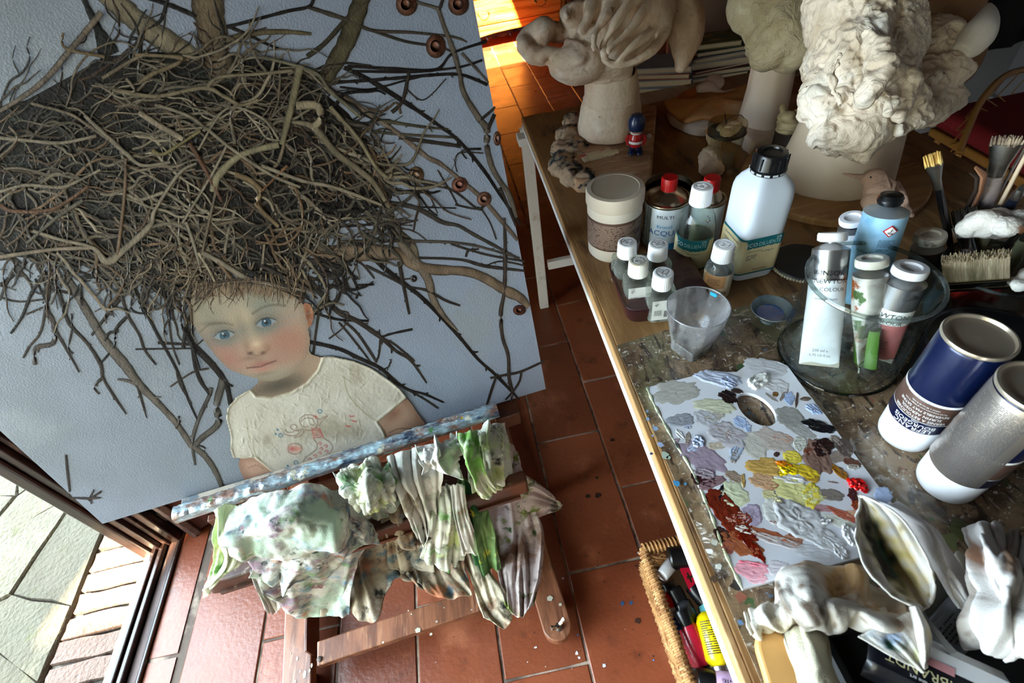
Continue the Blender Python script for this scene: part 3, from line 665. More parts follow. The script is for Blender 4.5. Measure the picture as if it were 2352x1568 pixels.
# trunks and fruit at the top
for pts,w,c in (([(120,-130),(236,-20),(330,60),(440,130)],(40,44,50,48),(150,136,112)),([(160,-120),(190,-10),(222,60),(252,128)],(9,12,20,52),(40,40,40)),([(462,-150),(474,-10),(490,90),(512,185)],(80,74,64,62),(122,104,82)),([(870,-140),(832,-10),(813,51),(790,107),(742,190)],(44,42,42,42,36),(98,88,66)),
    ([(430,-110),(388,-10),(370,45),(330,75),(322,122)],(9,9),VD),([(336,-5),(385,10),(452,38)],(9,12),VD),([(520,62),(560,52),(659,26),(707,16),(722,-5),(760,-90)],(9,7),VD),([(707,16),(765,35),(810,50),(856,70),(950,75),(1040,85),(1073,97)],(8,11,9,8,7,6,3),(80,70,60)),
    ([(856,-12),(800,40),(745,100),(705,130)],(11,13),(74,66,50)),([(505,100),(560,80),(640,73),(715,78)],(18,14,12,8),(110,96,72)),([(520,60),(570,80),(610,100),(640,112)],(8,6),VD),
    ([(856,70),(930,95),(1010,108),(1035,118)],(8,5),(70,62,54)),
    ([(900,-80),(944,-5),(995,16),(1007,24),(1019,59),(1039,111),(1055,166),(1065,213),(1098,269),(1118,297),(1118,336),(1130,384),(1150,419),(1169,447),(1186,500)],(6,7,8,10,10,12,12,12,15,16,13,13,12,12,9),(116,104,92)),
    ([(1018,-5),(1008,24)],(7,9),DK),([(1136,262),(1120,297)],(9,9),DK),([(1098,280),(1128,255),(1137,245)],(8,5),DK)):
    S.add(pts,w,c)
def berry(x,y,rx,ry,c=(96,60,44)):
    S.k+=1; g=S.g; n=18; vs=[C_(cv(x-rx*.2,y-ry*.2,.0016))]; cs=[shade(c,2.0)]
    for r_,k in ((.5,1.3),(.85,.8),(1,.25)):
        for i in range(n): a=2*PI*i/n; vs.append(C_(cv(x+rx*r_*math.cos(a)-rx*.1*(1-r_),y+ry*r_*math.sin(a),.0005+.0012*(1-r_*r_)))); cs.append(shade(c,k*(1+.25*math.sin(a*3+x))))
    g.add(vs,[(0,1+i,1+(i+1)%n) for i in range(n)]+[(1+b*n+i,1+b*n+(i+1)%n,1+(b+1)*n+(i+1)%n,1+(b+1)*n+i) for b in (0,1) for i in range(n)],cs)
for b in ((934,10,25,27),(1053,10,24,26),(1001,106,23,28),(1142,318,9,17),(956,402,18,20,(112,84,62)),(1056,424,19,18,(120,74,60)),(1112,457,17,17,(118,80,64)),(1193,712,15,12,(86,48,38)),(950,640,8,8,(60,52,48))): berry(*b)
S.add([(1020,425),(1050,365)],(1.5,1),DK); S.add([(955,385),(945,362)],(1.5,1),DK)
# twigs reaching right
for pts,w,c in (([(798,152),(900,158),(1000,160),(1040,122),(1118,95)],(7,8,8,6,8),VD),([(798,163),(940,165),(1050,155),(1108,138)],(6,7,6,6),VD),([(760,190),(880,182),(1000,172),(1060,172),(1120,195)],(8,7),VD),([(780,200),(850,205),(930,185),(990,170)],(5,5),VD),
    ([(790,155),(850,185),(915,225),(960,255),(1010,290),(1055,325),(1110,390),(1150,450),(1195,515)],(10,11,11,9,8,8,8,7,6),VD),
    ([(1060,122),(1100,165),(1122,190)],(7,5),GR),([(940,160),(925,230),(900,258)],(8,10),DK),([(930,200),(972,230),(1025,180)],(3.5,2.5),DK),
    ([(689,158),(758,206),(853,265),(916,308),(980,360),(1011,376),(1055,411),(1106,455),(1154,510),(1189,552)],(10,12,11,11,11,10,9,10,10,8),(130,112,98)),
    ([(730,289),(916,308),(1051,316)],(7,6),(90,80,66)),([(916,316),(1059,336)],(9,9),DK),([(877,277),(960,290),(1030,297)],(9,5),(90,82,64)),([(840,250),(880,256),(910,235),(920,262)],(5,6),(100,84,66)),
    ([(908,388),(964,419),(1035,435),(1094,478),(1110,480)],(6,6,5,4),DK),([(885,400),(930,410),(985,480),(1005,495)],(6,3),VD),([(970,410),(990,455),(1005,490)],(4,2.5),DK),([(1005,390),(1040,450),(1050,470)],(3.5,4),DK),([(1045,470),(1095,480),(1115,470)],(4,6),DK),
    ([(1105,480),(1125,510),(1140,550)],(4,3),DK),([(1050,395),(1045,370),(1058,350),(1110,352)],(2.5,3,4,3),DK),([(1105,342),(1060,345),(1072,365)],(6,3),VD),
    ([(885,463),(956,478),(1015,510),(1051,518),(1094,542),(1189,593)],(8,11,10,8,8,6),(78,70,64)),([(885,470),(960,475),(1048,478)],(5,3),VD),([(820,545),(900,520),(960,505)],(5,5),DK),
    ([(778,554),(956,554),(1074,561),(1193,593)],(7,7,6,5),(92,82,74)),([(780,520),(850,515),(880,500)],(6,6),VD),([(1035,560),(1114,584),(1205,600)],(5,5),DK),([(1148,430),(1165,470),(1185,520)],(7,5),DK),
    ([(956,592),(1055,596),(1114,611),(1205,622)],(6,6,8,5),DK),([(1114,611),(1150,600),(1205,610)],(3,4),DK),([(1070,590),(1075,575),(1100,572)],(5,4),DK),([(889,463),(908,526),(944,561),(960,600)],(14,20,18,14),(140,126,106)),
    ([(719,586),(837,580),(916,584),(948,607),(995,619),(1067,623),(1114,639),(1161,667),(1193,683),(1215,705)],(40,40,28,26,24,22,22,24,24,12),(140,118,98)),
    ([(916,545),(944,588),(980,635),(995,687),(1019,726),(1051,760)],(22,22,20,16,12,4),(136,120,104)),
    ([(820,560),(837,568),(877,611),(928,651),(968,683),(1011,726),(1055,774),(1098,825),(1134,857),(1161,884),(1193,918)],(10,11,11,10,9,8,8,7,7,7,4),VD),
    ([(1158,500),(1160,560),(1160,607),(1158,671),(1150,718),(1154,774),(1167,817),(1169,868),(1177,900),(1173,922)],(6,8,10,8,10,8,8,8,6,4),(80,68,62)),
    ([(1126,868),(1165,860),(1197,853),(1250,829)],(5,6,6,5),DK),([(1197,855),(1193,876),(1177,900),(1161,918)],(5,5,5,4),DK),([(1142,858),(1130,892),(1118,930)],(7,5),DK),
    ([(707,639),(774,714),(821,738),(877,777),(908,805),(944,829),(980,880)],(12,12,11,10,7,6,4),DK),([(711,785),(778,801),(821,821),(873,845),(908,876),(940,896),(972,904),(1019,924)],(9,9,8,8,7,6,5,4),VD),([(940,896),(980,920),(1007,938)],(5,4),DK),
    ([(873,775),(900,766),(947,756)],(5,6),VD),([(873,780),(871,756)],(3,3),VD),([(719,718),(778,734),(847,737)],(6,5),VD),([(742,690),(730,730),(719,813)],(5,6),DK),([(790,738),(821,766),(853,813),(865,833)],(6,6,6,5),DK),([(873,780),(870,815),(862,832)],(5,4),DK),
    ([(916,600),(928,663),(940,722)],(9,8,5),DK),([(790,600),(820,660),(818,686)],(7,5),VD),([(818,655),(859,653)],(5,5),VD),([(936,659),(980,667),(1023,690),(1057,702)],(5,6,6,4),DK),([(944,640),(900,642)],(3,3),DK),
    ([(840,610),(900,640),(928,655)],(6,6),DK),([(774,714),(800,720),(790,750),(755,778)],(4,4),DK),([(778,740),(810,778),(850,830)],(5,4),DK),([(895,835),(899,826),(890,845),(870,850)],(3,4),DK),([(877,777),(905,790),(952,830)],(4,5),DK),
    ([(760,610),(820,600),(860,640)],(6,4),DK),([(745,668),(800,640),(822,600)],(5,3),DK),([(700,620),(750,605),(790,612)],(7,5),DK),([(800,662),(790,630),(770,605)],(4,3),DK)):
    S.add(pts,w,c)
    if w[0]<13 and rnd.random()<.6: S.knobs(pts,max(4,w[0]*.8),c)
# lower left branches
for pts,w,c in (([(150,630),(202,720),(240,783),(286,838),(320,884),(366,930),(408,977),(440,1026)],(16,19,20,24,18,14,13,12),GR),([(440,1024),(467,1044),(492,1078),(513,1126)],(12,13,12,10),(104,96,88)),
    ([(513,870),(497,930),(501,972),(463,1006),(440,1031)],(20,16,16,14,10),(96,90,84)),([(484,890),(480,909),(455,964),(442,1015),(448,1068)],(9,9,9,8,5),(90,84,80)),([(445,1020),(470,1028),(468,1038)],(4,3),DK),
    ([(300,630),(311,665),(358,762),(404,846),(434,922),(455,968)],(9,8,7,6,5,4),VD),([(440,740),(442,800),(455,863),(484,909)],(8,9,9,8),VD),([(430,770),(446,796),(484,834),(518,880),(530,930)],(14,15,14,12,10),VD),
    ([(270,650),(282,690),(295,728),(320,770),(332,804),(358,838)],(8,7,7,6,6,4),DK),([(325,620),(278,682),(210,770)],(12,10,6),DK),([(290,728),(265,758),(261,796),(231,834)],(8,8,6,5),VD),([(240,783),(250,765),(272,760)],(8,7),VD),
    ([(130,660),(143,699),(160,745),(202,791),(231,838),(236,867),(261,909),(290,951)],(8,9,8,7,9,7,6,4),DK),([(236,867),(215,888),(228,905)],(8,4),DK),([(120,610),(114,644),(105,707),(122,741),(122,787),(80,800),(80,838)],(14,15,14,12,12,10,10),(88,78,74)),
    ([(105,703),(93,762),(67,796),(53,822)],(7,6,6,5),DK),([(105,623),(72,674),(50,728),(24,766)],(9,8,7,5),VD),([(122,749),(151,800),(182,855)],(7,6,4),DK),([(0,682),(42,693),(110,686)],(4,4),DK),([(164,720),(164,762),(156,800),(168,812)],(5,4),DK),
    ([(315,884),(337,960)],(7,3),DK),([(269,871),(290,874),(312,882)],(4,8),GR),([(340,905),(352,912),(370,912)],(7,3),GR),([(362,787),(446,792)],(7,5),VD),([(311,802),(446,800)],(4,3),VD),([(391,888),(442,855),(480,846)],(4,5),DK),
    ([(151,1044),(154,1078),(160,1130)],(5,6,5),(70,60,60)),([(168,1143),(202,1145),(231,1143)],(4,5,4),(70,60,60)),([(205,1145),(216,1124)],(4,4),(70,60,60)),([(208,1144),(233,1128)],(4,5),(70,60,60)),([(202,1146),(212,1156)],(4,3),(70,60,60)),([(163,1143),(158,1134)],(4,4),(70,60,60)),
    ([(370,640),(385,720),(395,790),(412,838)],(6,4),DK),([(390,640),(420,720),(436,775)],(7,6),VD),([(60,600),(20,640),(0,655)],(10,10),VD),([(40,600),(10,660),(0,690)],(9,5),DK),([(180,600),(270,650),(280,690)],(8,8),DK),([(404,846),(412,882),(440,928)],(4,3),DK),
    ([(410,955),(411,970),(405,985)],(5,6),DK),([(455,700),(430,745),(420,800)],(10,8),VD),([(170,620),(230,640),(300,655)],(6,5),VD),([(80,640),(110,700)],(5,7),VD),([(340,600),(300,700),(330,720),(360,700)],(5,3),VD),([(60,722),(100,705)],(5,4),DK)):
    S.add(pts,w,c)
    if w[0]<15 and rnd.random()<.7: S.knobs(pts,max(4,w[0]*.8),c)
S.done('painted_branches')['kind']='stuff'
# the nest: dark mass, then layers of tangled twigs
N2=Strokes()
nest=[(-150,300),(-40,255),(60,230),(170,170),(240,130),(330,120),(440,118),(560,130),(690,150),(740,210),(800,260),(850,330),(900,400),(890,470),(800,500),(720,560),(700,600),(690,640),(610,630),(540,610),(480,640),(420,660),(380,690),(330,650),(250,610),(120,600),(40,590),(-60,585),(-140,540),(-180,430)]
g=G(); P=[C_(cv(x,y,.00025)) for x,y in nest]; g.add(P,[tuple(range(len(P)))],shade((24,19,18),1)); mb=g.obj('nest_shadow_layer',mt_stroke,cn,smooth=False)
def inside(x,y,poly):
    c=False; n=len(poly)
    for i in range(n):
        x1,y1=poly[i]; x2,y2=poly[(i+1)%n]
        if (y1>y)!=(y2>y) and x<(x2-x1)*(y-y1)/(y2-y1)+x1: c=not c
    return c
r=random.Random(21)
def twig(lenr,w,cols,lift,region=nest,bias=None):
    for _ in range(200):
        x,y=r.uniform(-175,920),r.uniform(105,690)
        if inside(x,y,region): break
    fx=(x-380)/420; fy=(y-380)/260
    a=(bias if bias is not None else math.atan2(.25+fy*.5+fx*.35,1))+r.gauss(0,.36)
    if r.random()<.22: a+=r.choice((-1,1))*r.uniform(.6,1.4)
    L_=r.uniform(*lenr); n=8; pts=[(x,y)]; 
    for i in range(n): a+=r.gauss(0,.36); pts.append((pts[-1][0]+L_/n*math.cos(a),pts[-1][1]+L_/n*math.sin(a)))
    ww=r.uniform(*w); c=r.choice(cols); k=r.uniform(.75,1.15)
    N2.add(pts,(ww*.8,ww,ww*.9,ww*.5),tuple(v*k for v in c),lift=lift,n=20)
    if r.random()<.5:
        i=r.choice((2,3,4)); b=a+r.choice((-1,1))*r.uniform(.5,1); q=pts[i]; N2.add([q,(q[0]+L_*.2*math.cos(b),q[1]+L_*.2*math.sin(b)),(q[0]+L_*.35*math.cos(b+.3),q[1]+L_*.35*math.sin(b+.3))],(ww*.7,ww*.35),tuple(v*k for v in c),lift=lift,n=8)
for _ in range(270): twig((80,220),(4,9),[(62,62,56),(56,48,42),(84,74,64),(70,52,40)],0)
for _ in range(250): twig((70,230),(3,8),[(104,94,82),(118,106,90),(100,80,60),(88,78,68)],.0006)
for _ in range(170): twig((80,260),(3.5,9),[TAN,TAN2,(146,132,110),(136,122,104),(124,98,74)],.0011)
low=[(330,560),(700,560),(720,640),(640,650),(560,630),(500,640),(450,690),(420,760),(400,700),(360,650)]
for _ in range(70): twig((40,110),(3,6),[TAN2,(120,100,80),(90,76,64),(60,50,44),(140,120,96)],.0012,low,bias=2.1 if r.random()<.5 else .6)
right=[(700,200),(820,260),(900,400),(900,560),(720,580),(700,400)]
for _ in range(60): twig((60,170),(4,9),[VD,DK,(120,108,92),(90,82,70)],.0008,right,bias=.6)
low2=[(60,580),(400,600),(430,720),(300,690),(60,640)]
for _ in range(40): twig((40,110),(3,8),[VD,DK,(90,78,68)],.0005,low2,bias=1.9)
low3=[(640,560),(760,570),(820,640),(800,700),(700,640),(620,640)]
for _ in range(30): twig((40,110),(3,8),[VD,DK],.0005,low3,bias=.7)
for pts,w,c in (([(-10,316),(59,322),(138,328),(221,312)],(9,8),TAN),([(194,265),(253,320),(293,356),(328,380),(391,372)],(8,11,10,8,7),TAN),([(71,237),(158,261),(198,285),(253,322)],(7,8),TAN2),([(0,255),(91,194),(158,119),(233,28)],(10,14,16,17),(128,112,98)),
    ([(257,206),(356,221),(467,202),(514,221),(554,241),(593,229)],(9,10,10,9,8,6),(140,124,98)),([(474,205),(502,178),(593,170),(672,162)],(12,9,8,9),(134,120,98)),([(640,332),(554,356),(502,403),(486,440)],(16,16,20,12),(158,146,116)),([(520,335),(490,395),(419,512)],(7,7,6),TAN),
    ([(451,375),(411,399),(356,482),(344,518),(285,573),(245,601),(213,569),(138,550),(75,530)],(7,8,9,14,16,18,9,8,8),TAN),([(0,590),(119,573),(217,569)],(10,9),(150,132,112)),([(289,364),(285,455),(269,590)],(7,8,8),(122,96,72)),([(435,328),(474,395),(510,463)],(10,9,8),(112,78,58)),
    ([(427,510),(445,560),(462,625)],(7,8,5),(160,146,126)),([(463,580),(505,602),(568,640),(623,653),(700,668)],(12,13,12,12,6),(150,136,118)),([(689,150),(667,253),(647,332)],(20,17,13),(140,128,100)),([(680,243),(728,243),(735,275),(715,295)],(20,20,16,20),(176,158,130)),
    ([(670,280),(720,292),(770,350),(821,388),(857,419),(885,462)],(7,16,15,15,14,10),(138,124,102)),([(758,245),(821,316),(861,380),(890,408),(900,400)],(9,9,9,9,5),(150,136,108)),([(600,380),(695,415),(770,431),(877,471)],(9,9,9,7),TAN),
    ([(540,400),(575,415),(600,440),(590,470),(640,520)],(14,12,12,8),(136,112,82)),([(0,440),(60,425),(138,430),(180,415),(230,390)],(8,8,8,6),TAN),([(0,470),(30,485),(120,480),(200,430)],(10,9,8),(120,84,58)),([(318,258),(360,285),(420,320)],(12,14,12),(170,152,130)),
    ([(356,240),(430,265),(480,300),(530,340),(620,400),(690,430)],(8,8,8,8,8,7),TAN),([(350,345),(370,355),(400,340),(460,300)],(10,7),(134,120,80)),([(310,125),(420,135),(350,170),(320,190)],(8,10,11,8),(130,112,86)),([(235,180),(300,140),(340,122)],(10,9),TAN2),
    ([(290,180),(310,210),(260,205)],(7,7),TAN2),([(240,130),(150,110),(145,75)],(9,6),(120,98,70)),([(600,130),(720,165),(760,210),(830,270)],(8,8,9,9),(120,112,92)),([(455,345),(520,250),(600,270),(640,320)],(6,6,6),TAN),([(500,420),(460,600)],(7,6),TAN2),
    ([(560,240),(530,260),(540,330)],(5,9),(128,116,96)),([(600,440),(640,400),(660,380)],(5,8),(150,108,74)),([(60,560),(130,500),(190,460)],(8,10),(104,94,80)),([(0,360),(40,320),(20,290)],(8,6),TAN2)):
    N2.add(pts,w,c,lift=.0016)
# strands on the forehead
for k in range(34):
    x=430+k*8.2+r.uniform(-5,5); y=640+10*math.sin(k*.2); a=1.55+r.gauss(0,.35)-(x-560)*.0022; L_=r.uniform(25,75)
    N2.add([(x,y),(x+L_*.5*math.cos(a),y+L_*.5*math.sin(a)),(x+L_*math.cos(a+.15),y+L_*math.sin(a+.15))],(r.uniform(2,5),1),r.choice([(150,122,96),(120,98,78),(100,84,72),(170,146,118)]),lift=.0018,n=7)
for k in range(4):
    N2.add([(440+r.uniform(-8,8),690+k*9),(500+r.uniform(-15,10),650+k*3),(600,640+k*4),(690,668+k*6)],(2.5,3,3,2),r.choice([(84,70,60),(120,100,80),(60,50,46)]),lift=.0017,n=16)
N2.done('painted_nest')['kind']='stuff'
# ---------------------------------------------------------------- the child: colour laid on a fine grid of the canvas plane
X0_,X1_,Y0_,Y1_,ST=400,990,630,1115,2.0
xs=np.arange(X0_,X1_,ST); ys=np.arange(Y0_,Y1_,ST); XX,YY=np.meshgrid(xs,ys)
def sdpoly(poly):
    """signed distance, negative inside"""
    d=np.full(XX.shape,1e9); ins=np.zeros(XX.shape,bool); n=len(poly)
    for i in range(n):
        x1,y1=poly[i]; x2,y2=poly[(i+1)%n]; ex,ey=x2-x1,y2-y1; wx,wy=XX-x1,YY-y1
        t=np.clip((wx*ex+wy*ey)/(ex*ex+ey*ey+1e-9),0,1); d=np.minimum(d,np.hypot(wx-ex*t,wy-ey*t))
        c=((y1>YY)!=(y2>YY)); 
        with np.errstate(divide='ignore',invalid='ignore'): c&=(XX<(x2-x1)*(YY-y1)/((y2-y1) if y2!=y1 else 1e-9)+x1)
        ins^=c
    return np.where(ins,-d,d)
def sm(d,w): return np.clip(.5-d/w,0,1)
def blob(x,y,rx,ry,a=0,p=2): 
    c,s=math.cos(a),math.sin(a); u=((XX-x)*c+(YY-y)*s)/rx; v=(-(XX-x)*s+(YY-y)*c)/ry; return np.exp(-(np.abs(u)**p+np.abs(v)**p))
def curve(pts,w,n=60):
    P=np.array(cr(pts,n)); d=np.full(XX.shape,1e9)
    for i in range(n-1):
        e=P[i+1]-P[i]; wx,wy=XX-P[i][0],YY-P[i][1]; t=np.clip((wx*e[0]+wy*e[1])/(e@e+1e-9),0,1); d=np.minimum(d,np.hypot(wx-e[0]*t,wy-e[1]*t))
    return sm(d-w/2,1.6)
IMG=np.zeros(XX.shape+(3,)); ALP=np.zeros(XX.shape)
def put(mask,c,a=1.0):
    global IMG
    m=(np.clip(mask,0,1)*a)[...,None]; IMG=IMG*(1-m)+np.array(lin(c)[:3])*m
smooth=lambda pts,n=70:[tuple(p) for p in cr(pts,n,True)]
face=smooth([(437,720),(437,690),(452,655),(500,630),(570,622),(640,640),(688,680),(700,720),(712,770),(711,800),(698,832),(668,858),(628,874),(588,870),(548,858),(518,843),(490,812),(462,775),(446,750)])
neck=[(600,850),(700,790),(716,812),(745,822),(760,900),(620,940),(560,920),(578,892),(590,880)]
armR=smooth([(840,930),(900,905),(935,915),(958,945),(978,985),(930,1010),(880,1010),(850,970)])
armL=smooth([(548,1060),(560,1045),(600,1045),(635,1088),(600,1105),(567,1106),(552,1085)])
shirt=[(575,892),(590,908),(625,912),(668,900),(705,878),(730,848),(740,818),(770,818),(815,828),(850,842),(890,868),(918,890),(936,912),(900,942),(868,968),(882,990),(888,1006),(760,1050),(630,1088),(604,1066),(583,1050),(560,1052),(535,1052),(528,1030),(530,1005),(519,960),(522,935),(545,908)]
dn,dA,dB,df,ds=sdpoly(neck),sdpoly(armR),sdpoly(armL),sdpoly(face),sdpoly(shirt)
ear=smooth([(692,700),(706,694),(718,706),(721,728),(715,748),(704,757),(696,748),(694,720)],40); de=sdpoly(ear)
rng=np.random.RandomState(3)
def nz(sc,seed=0):
    h,w=XX.shape; a=rng.rand(int(h/sc)+3,int(w/sc)+3); yy=np.arange(h)/sc; xx=np.arange(w)/sc; yi=yy.astype(int); xi=xx.astype(int); fy=(yy-yi)[:,None]; fx=(xx-xi)[None,:]
    fy=fy*fy*(3-2*fy); fx=fx*fx*(3-2*fx)
    return a[yi][:,xi]*(1-fy)*(1-fx)+a[yi+1][:,xi]*fy*(1-fx)+a[yi][:,xi+1]*(1-fy)*fx+a[yi+1][:,xi+1]*fy*fx
SK=(196,172,152)
# neck and arms
m=sm(dn,3); put(m,(184,156,136)); put(m*blob(640,885,75,22,-.25),(98,92,78),.9); put(m*blob(735,850,40,40),(196,170,146),.8)
for dd,hi,sh in ((dA,(206,172,150),(150,102,80)),(dB,(206,168,150),(150,104,86))):
    m=sm(dd,3); put(m,hi); put(m*sm(-dd-14,18),sh,.55)
put(sm(dA,3)*blob(905,950,26,14,-.7),(168,116,92),.8); put(sm(dA,3)*blob(955,985,26,30),(120,80,62),.5); put(curve([(895,993),(918,984),(950,985)],2.5)*sm(dA,2),(110,70,56),.7)
put(curve([(570,1074),(590,1068),(605,1076)],2)*sm(dB,2),(130,90,76),.6)
# ear
m=sm(de,3); put(m,(190,128,96)); put(m*blob(708,722,7,18,.1),(140,78,54),.8); put(m*blob(716,710,5,10),(214,160,128),.7)
# face modelling
m=sm(df,3.5); put(m,SK)
F_=lambda b,c,a:put(m*b,c,a)
F_(blob(560,680,110,40),(184,170,150),.8); F_(blob(470,705,50,50),(160,154,130),.7); F_(blob(610,665,80,28),(146,146,124),.6); F_(blob(590,705,60,26),(132,152,144),.55); F_(blob(540,700,40,26),(200,182,160),.5)
F_(blob(500,745,46,28,.3),(150,152,140),.6); F_(blob(548,735,30,30),(214,192,162),.6)
F_(blob(520,822,52,34,.5),(188,124,112),.75); F_(blob(655,785,48,40,-.2),(194,130,114),.75); F_(blob(640,820,50,30,-.3),(190,150,134),.5); F_(blob(690,790,22,40),(196,142,120),.5); F_(blob(500,800,30,26),(198,150,134),.6)
F_(blob(610,862,60,16,-.1),(168,166,148),.75); F_(blob(600,850,36,16,-.1),(210,182,158),.5); F_(sm(-df-8,14),(150,136,116),.45)
F_(blob(470,790,12,50,-.5),(130,124,110),.4); F_(blob(575,752,14,42,-.35),(218,196,166),.7); F_(blob(556,750,12,36,-.4),(150,140,128),.5)
F_(blob(592,798,24,18,-.2),(204,166,142),.9); F_(blob(574,822,20,6,-.2),(140,102,88),.5); F_(blob(588,790,12,8,-.2),(236,212,184),.6); F_(blob(566,795,8,14,-.3),(168,128,104),.55); F_(blob(614,798,9,10,-.3),(176,126,100),.6)
F_(blob(575,811,7,4,-.2),(84,52,44),.85); F_(blob(604,810,7,4,-.3),(92,56,46),.8); F_(curve([(565,806),(575,813),(592,816),(608,811),(618,800)],2),(150,104,86),.6)
F_(blob(595,828,12,10,-.15),(170,136,118),.6); F_(blob(603,836,34,7,-.2),(188,120,110),.85); F_(blob(604,848,26,6,-.2),(206,146,132),.9); F_(curve([(567,845),(585,843),(598,842),(612,836),(634,828)],2.4),(104,58,56),.95); F_(blob(607,858,24,5,-.15),(150,130,112),.6)
# eyes
for ex,ey,a in ((515,770,-.18),(611,741,-.22)):
    F_(blob(ex-2,ey+2,36,21,a),(104,112,108),.85); F_(blob(ex,ey+16,28,9,a),(150,160,150),.5)
    ca,sa=math.cos(a),math.sin(a); u=(XX-ex)*ca+(YY-ey)*sa; v=-(XX-ex)*sa+(YY-ey)*ca
    lid=np.clip(1-(u/25)**2,0,None); alm=sm(np.maximum(v-9.5*lid,-v-11*lid),2.5); put(alm,(158,172,178))
    ri=np.hypot(XX-ex-1,YY-ey); put(alm*sm(ri-11.5,2),(26,50,66)); put(alm*sm(ri-10,3),(54,100,128)); put(alm*blob(ex+1,ey+4,9,5),(96,146,168),.7); put(alm*sm(ri-4.6,2),(14,18,24)); put(sm(np.hypot(XX-ex+3,YY-ey+4)-2,1.5),(232,240,244))
    up=np.abs(v+11*lid); put(m*sm(up-1.6,2)*(lid>0.02),(60,52,50),.85); lo=np.abs(v-9.5*lid); put(m*sm(lo-.8,2)*(lid>.05),(196,150,140),.7)
    put(m*sm(np.abs(v+18*np.clip(1-(u/30)**2,0,None)+1)-.8,2.5)*(lid>.01),(140,120,108),.5)
F_(blob(492,742,30,5,-.05),(120,104,88),.6); F_(curve([(460,762),(480,746),(510,742),(535,746)],5),(128,110,92),.5); F_(curve([(580,720),(605,705),(630,700),(655,702)],6),(120,102,84),.5)
# hair at the temples
h=nz(5)*.5+nz(11)*.5; put(m*sm(YY-(668+.0006*(XX-560)**2+18*h),10),(158,128,100),.8); put(m*sm(YY-(650+14*h),8),(112,90,72),.8)
# shirt, thick impasto
rr_=nz(3); r2_=nz(9); m=sm(ds,2); put(m,(212,204,192)); put(m*np.clip((r2_-.45)*3,0,1),(202,194,180),.6); put(m*np.clip((nz(24)-.5)*3,0,1),(222,216,206),.6); put(m*np.clip((nz(30)-.72)*4,0,1),(176,162,140),.6)
put(m*sm(-ds-3,5),(190,178,140),.55); put(m*blob(615,1010,10,16,.4),(150,132,104),.5); put(m*blob(680,1078,50,14,-.4),(196,190,170),.5)
put(m*curve([(790,862),(800,905),(835,945),(868,968)],2.5),(176,168,138),.8); put(m*curve([(566,960),(572,1000),(590,1046),(618,1078)],2.5),(176,168,138),.7)
BRN=(150,118,100); RED=(206,84,84); BLU=(60,132,164)
def ln(pts,w=2.2,c=BRN,a=.85): put(m*curve(pts,w,max(12,len(pts)*8)),c,a)
ln([(695,980),(688,965),(696,955),(712,952),(726,958),(730,970),(724,983),(712,988),(700,986)]); ln([(692,968),(700,960),(716,960),(722,970)]); ln([(724,955),(734,962),(742,958),(752,955),(740,966),(732,978)]); ln([(697,978),(703,981),(708,977)],1.5); ln([(713,974),(719,976),(724,972)],1.5)
ln([(695,984),(680,988),(668,982),(672,974),(682,978),(676,990),(662,992),(656,986)]); ln([(692,988),(682,998),(668,1000),(655,996),(650,990)]); ln([(700,990),(690,1000),(676,1004)])
for k in range(5): ln([(718-1+k*1.6,984+k*5),(728+k*1.8,983+k*5),(736+k*1.6,985+k*4.5)],2,RED)
ln([(716,984),(722,1008)],2,RED); ln([(734,984),(744,1006)],2,RED)
ln([(722,1010),(728,1018),(728,1030),(716,1040),(702,1050),(697,1062),(702,1070)]); ln([(744,1006),(758,1015),(764,1028),(757,1040),(738,1050),(720,1056),(716,1062)])
for x,y in ((735,1018),(748,1024),(750,1036),(735,1040),(724,1046),(712,1054),(706,1064),(738,1030),(724,957)): ln([(x-4,y),(x,y-3),(x+4,y),(x,y+3)],2.2,RED)
ln([(662,1030),(664,1022),(674,1018),(688,1020),(694,1028),(690,1038),(676,1042),(664,1038),(662,1030)]); put(m*blob(672,1030,9,7),RED,.9); put(m*blob(684,1030,8,6),(226,150,130),.9)
for x,y in ((735,944),(645,999),(680,1062)): put(m*sm(np.abs(np.hypot(XX-x,(YY-y)*1.15)-4.6)-1.2,1.4),BLU,.95)
for x,y in ((634,996),(638,986),(661,1069),(680,1072),(670,1074)): put(m*sm(np.hypot(XX-x,YY-y)-2.5,1.5),BLU,.95)
for x,y in ((808,955),(814,966),(800,978)): ln([(x-5,y-1),(x,y+1),(x+5,y)],3,RED)
IMG=np.clip(IMG,0,1); lum=IMG.mean(axis=2,keepdims=True); IMG=(IMG+(IMG-lum)*.12)*np.clip((lum/.52)**.35,.5,1.2)*PK*1.02
ALP=np.maximum.reduce([sm(d,2) for d in (dn,dA,dB,df,ds,de)])
ALP*= (YY>642+.0004*(XX-560)**2)
HGT=sm(ds,3)*(.0003+.0003*np.clip(rr_*r2_*2.2-.3,0,1)+.0009*np.exp(-((ds+3)/2.5)**2)*(.5+nz(4)))
for _ in range(110):
    x,y=rng.uniform(525,930),rng.uniform(830,1060); a=rng.uniform(0,3.14); l=rng.uniform(8,26)
    HGT+=curve([(x,y),(x+l*math.cos(a),y+l*math.sin(a))],1.5,4)*sm(ds,2)*.0006
idx=-np.ones(XX.shape,int); keep=ALP>.5; idx[keep]=np.arange(keep.sum())
n_=np.array(EN); D_=RT[None,None]*((XX-1176)/F)[...,None]-UP[None,None]*((YY-784)/F)[...,None]+FW[None,None]
b0=np.array(BL-EN*.0021); tt=((b0-CP)@n_)/(D_@n_); PP=CP+D_*tt[...,None]-n_*HGT[...,None]-np.array(BL)
q=keep[:-1,:-1]&keep[1:,:-1]&keep[:-1,1:]&keep[1:,1:]; ii,jj=np.nonzero(q)
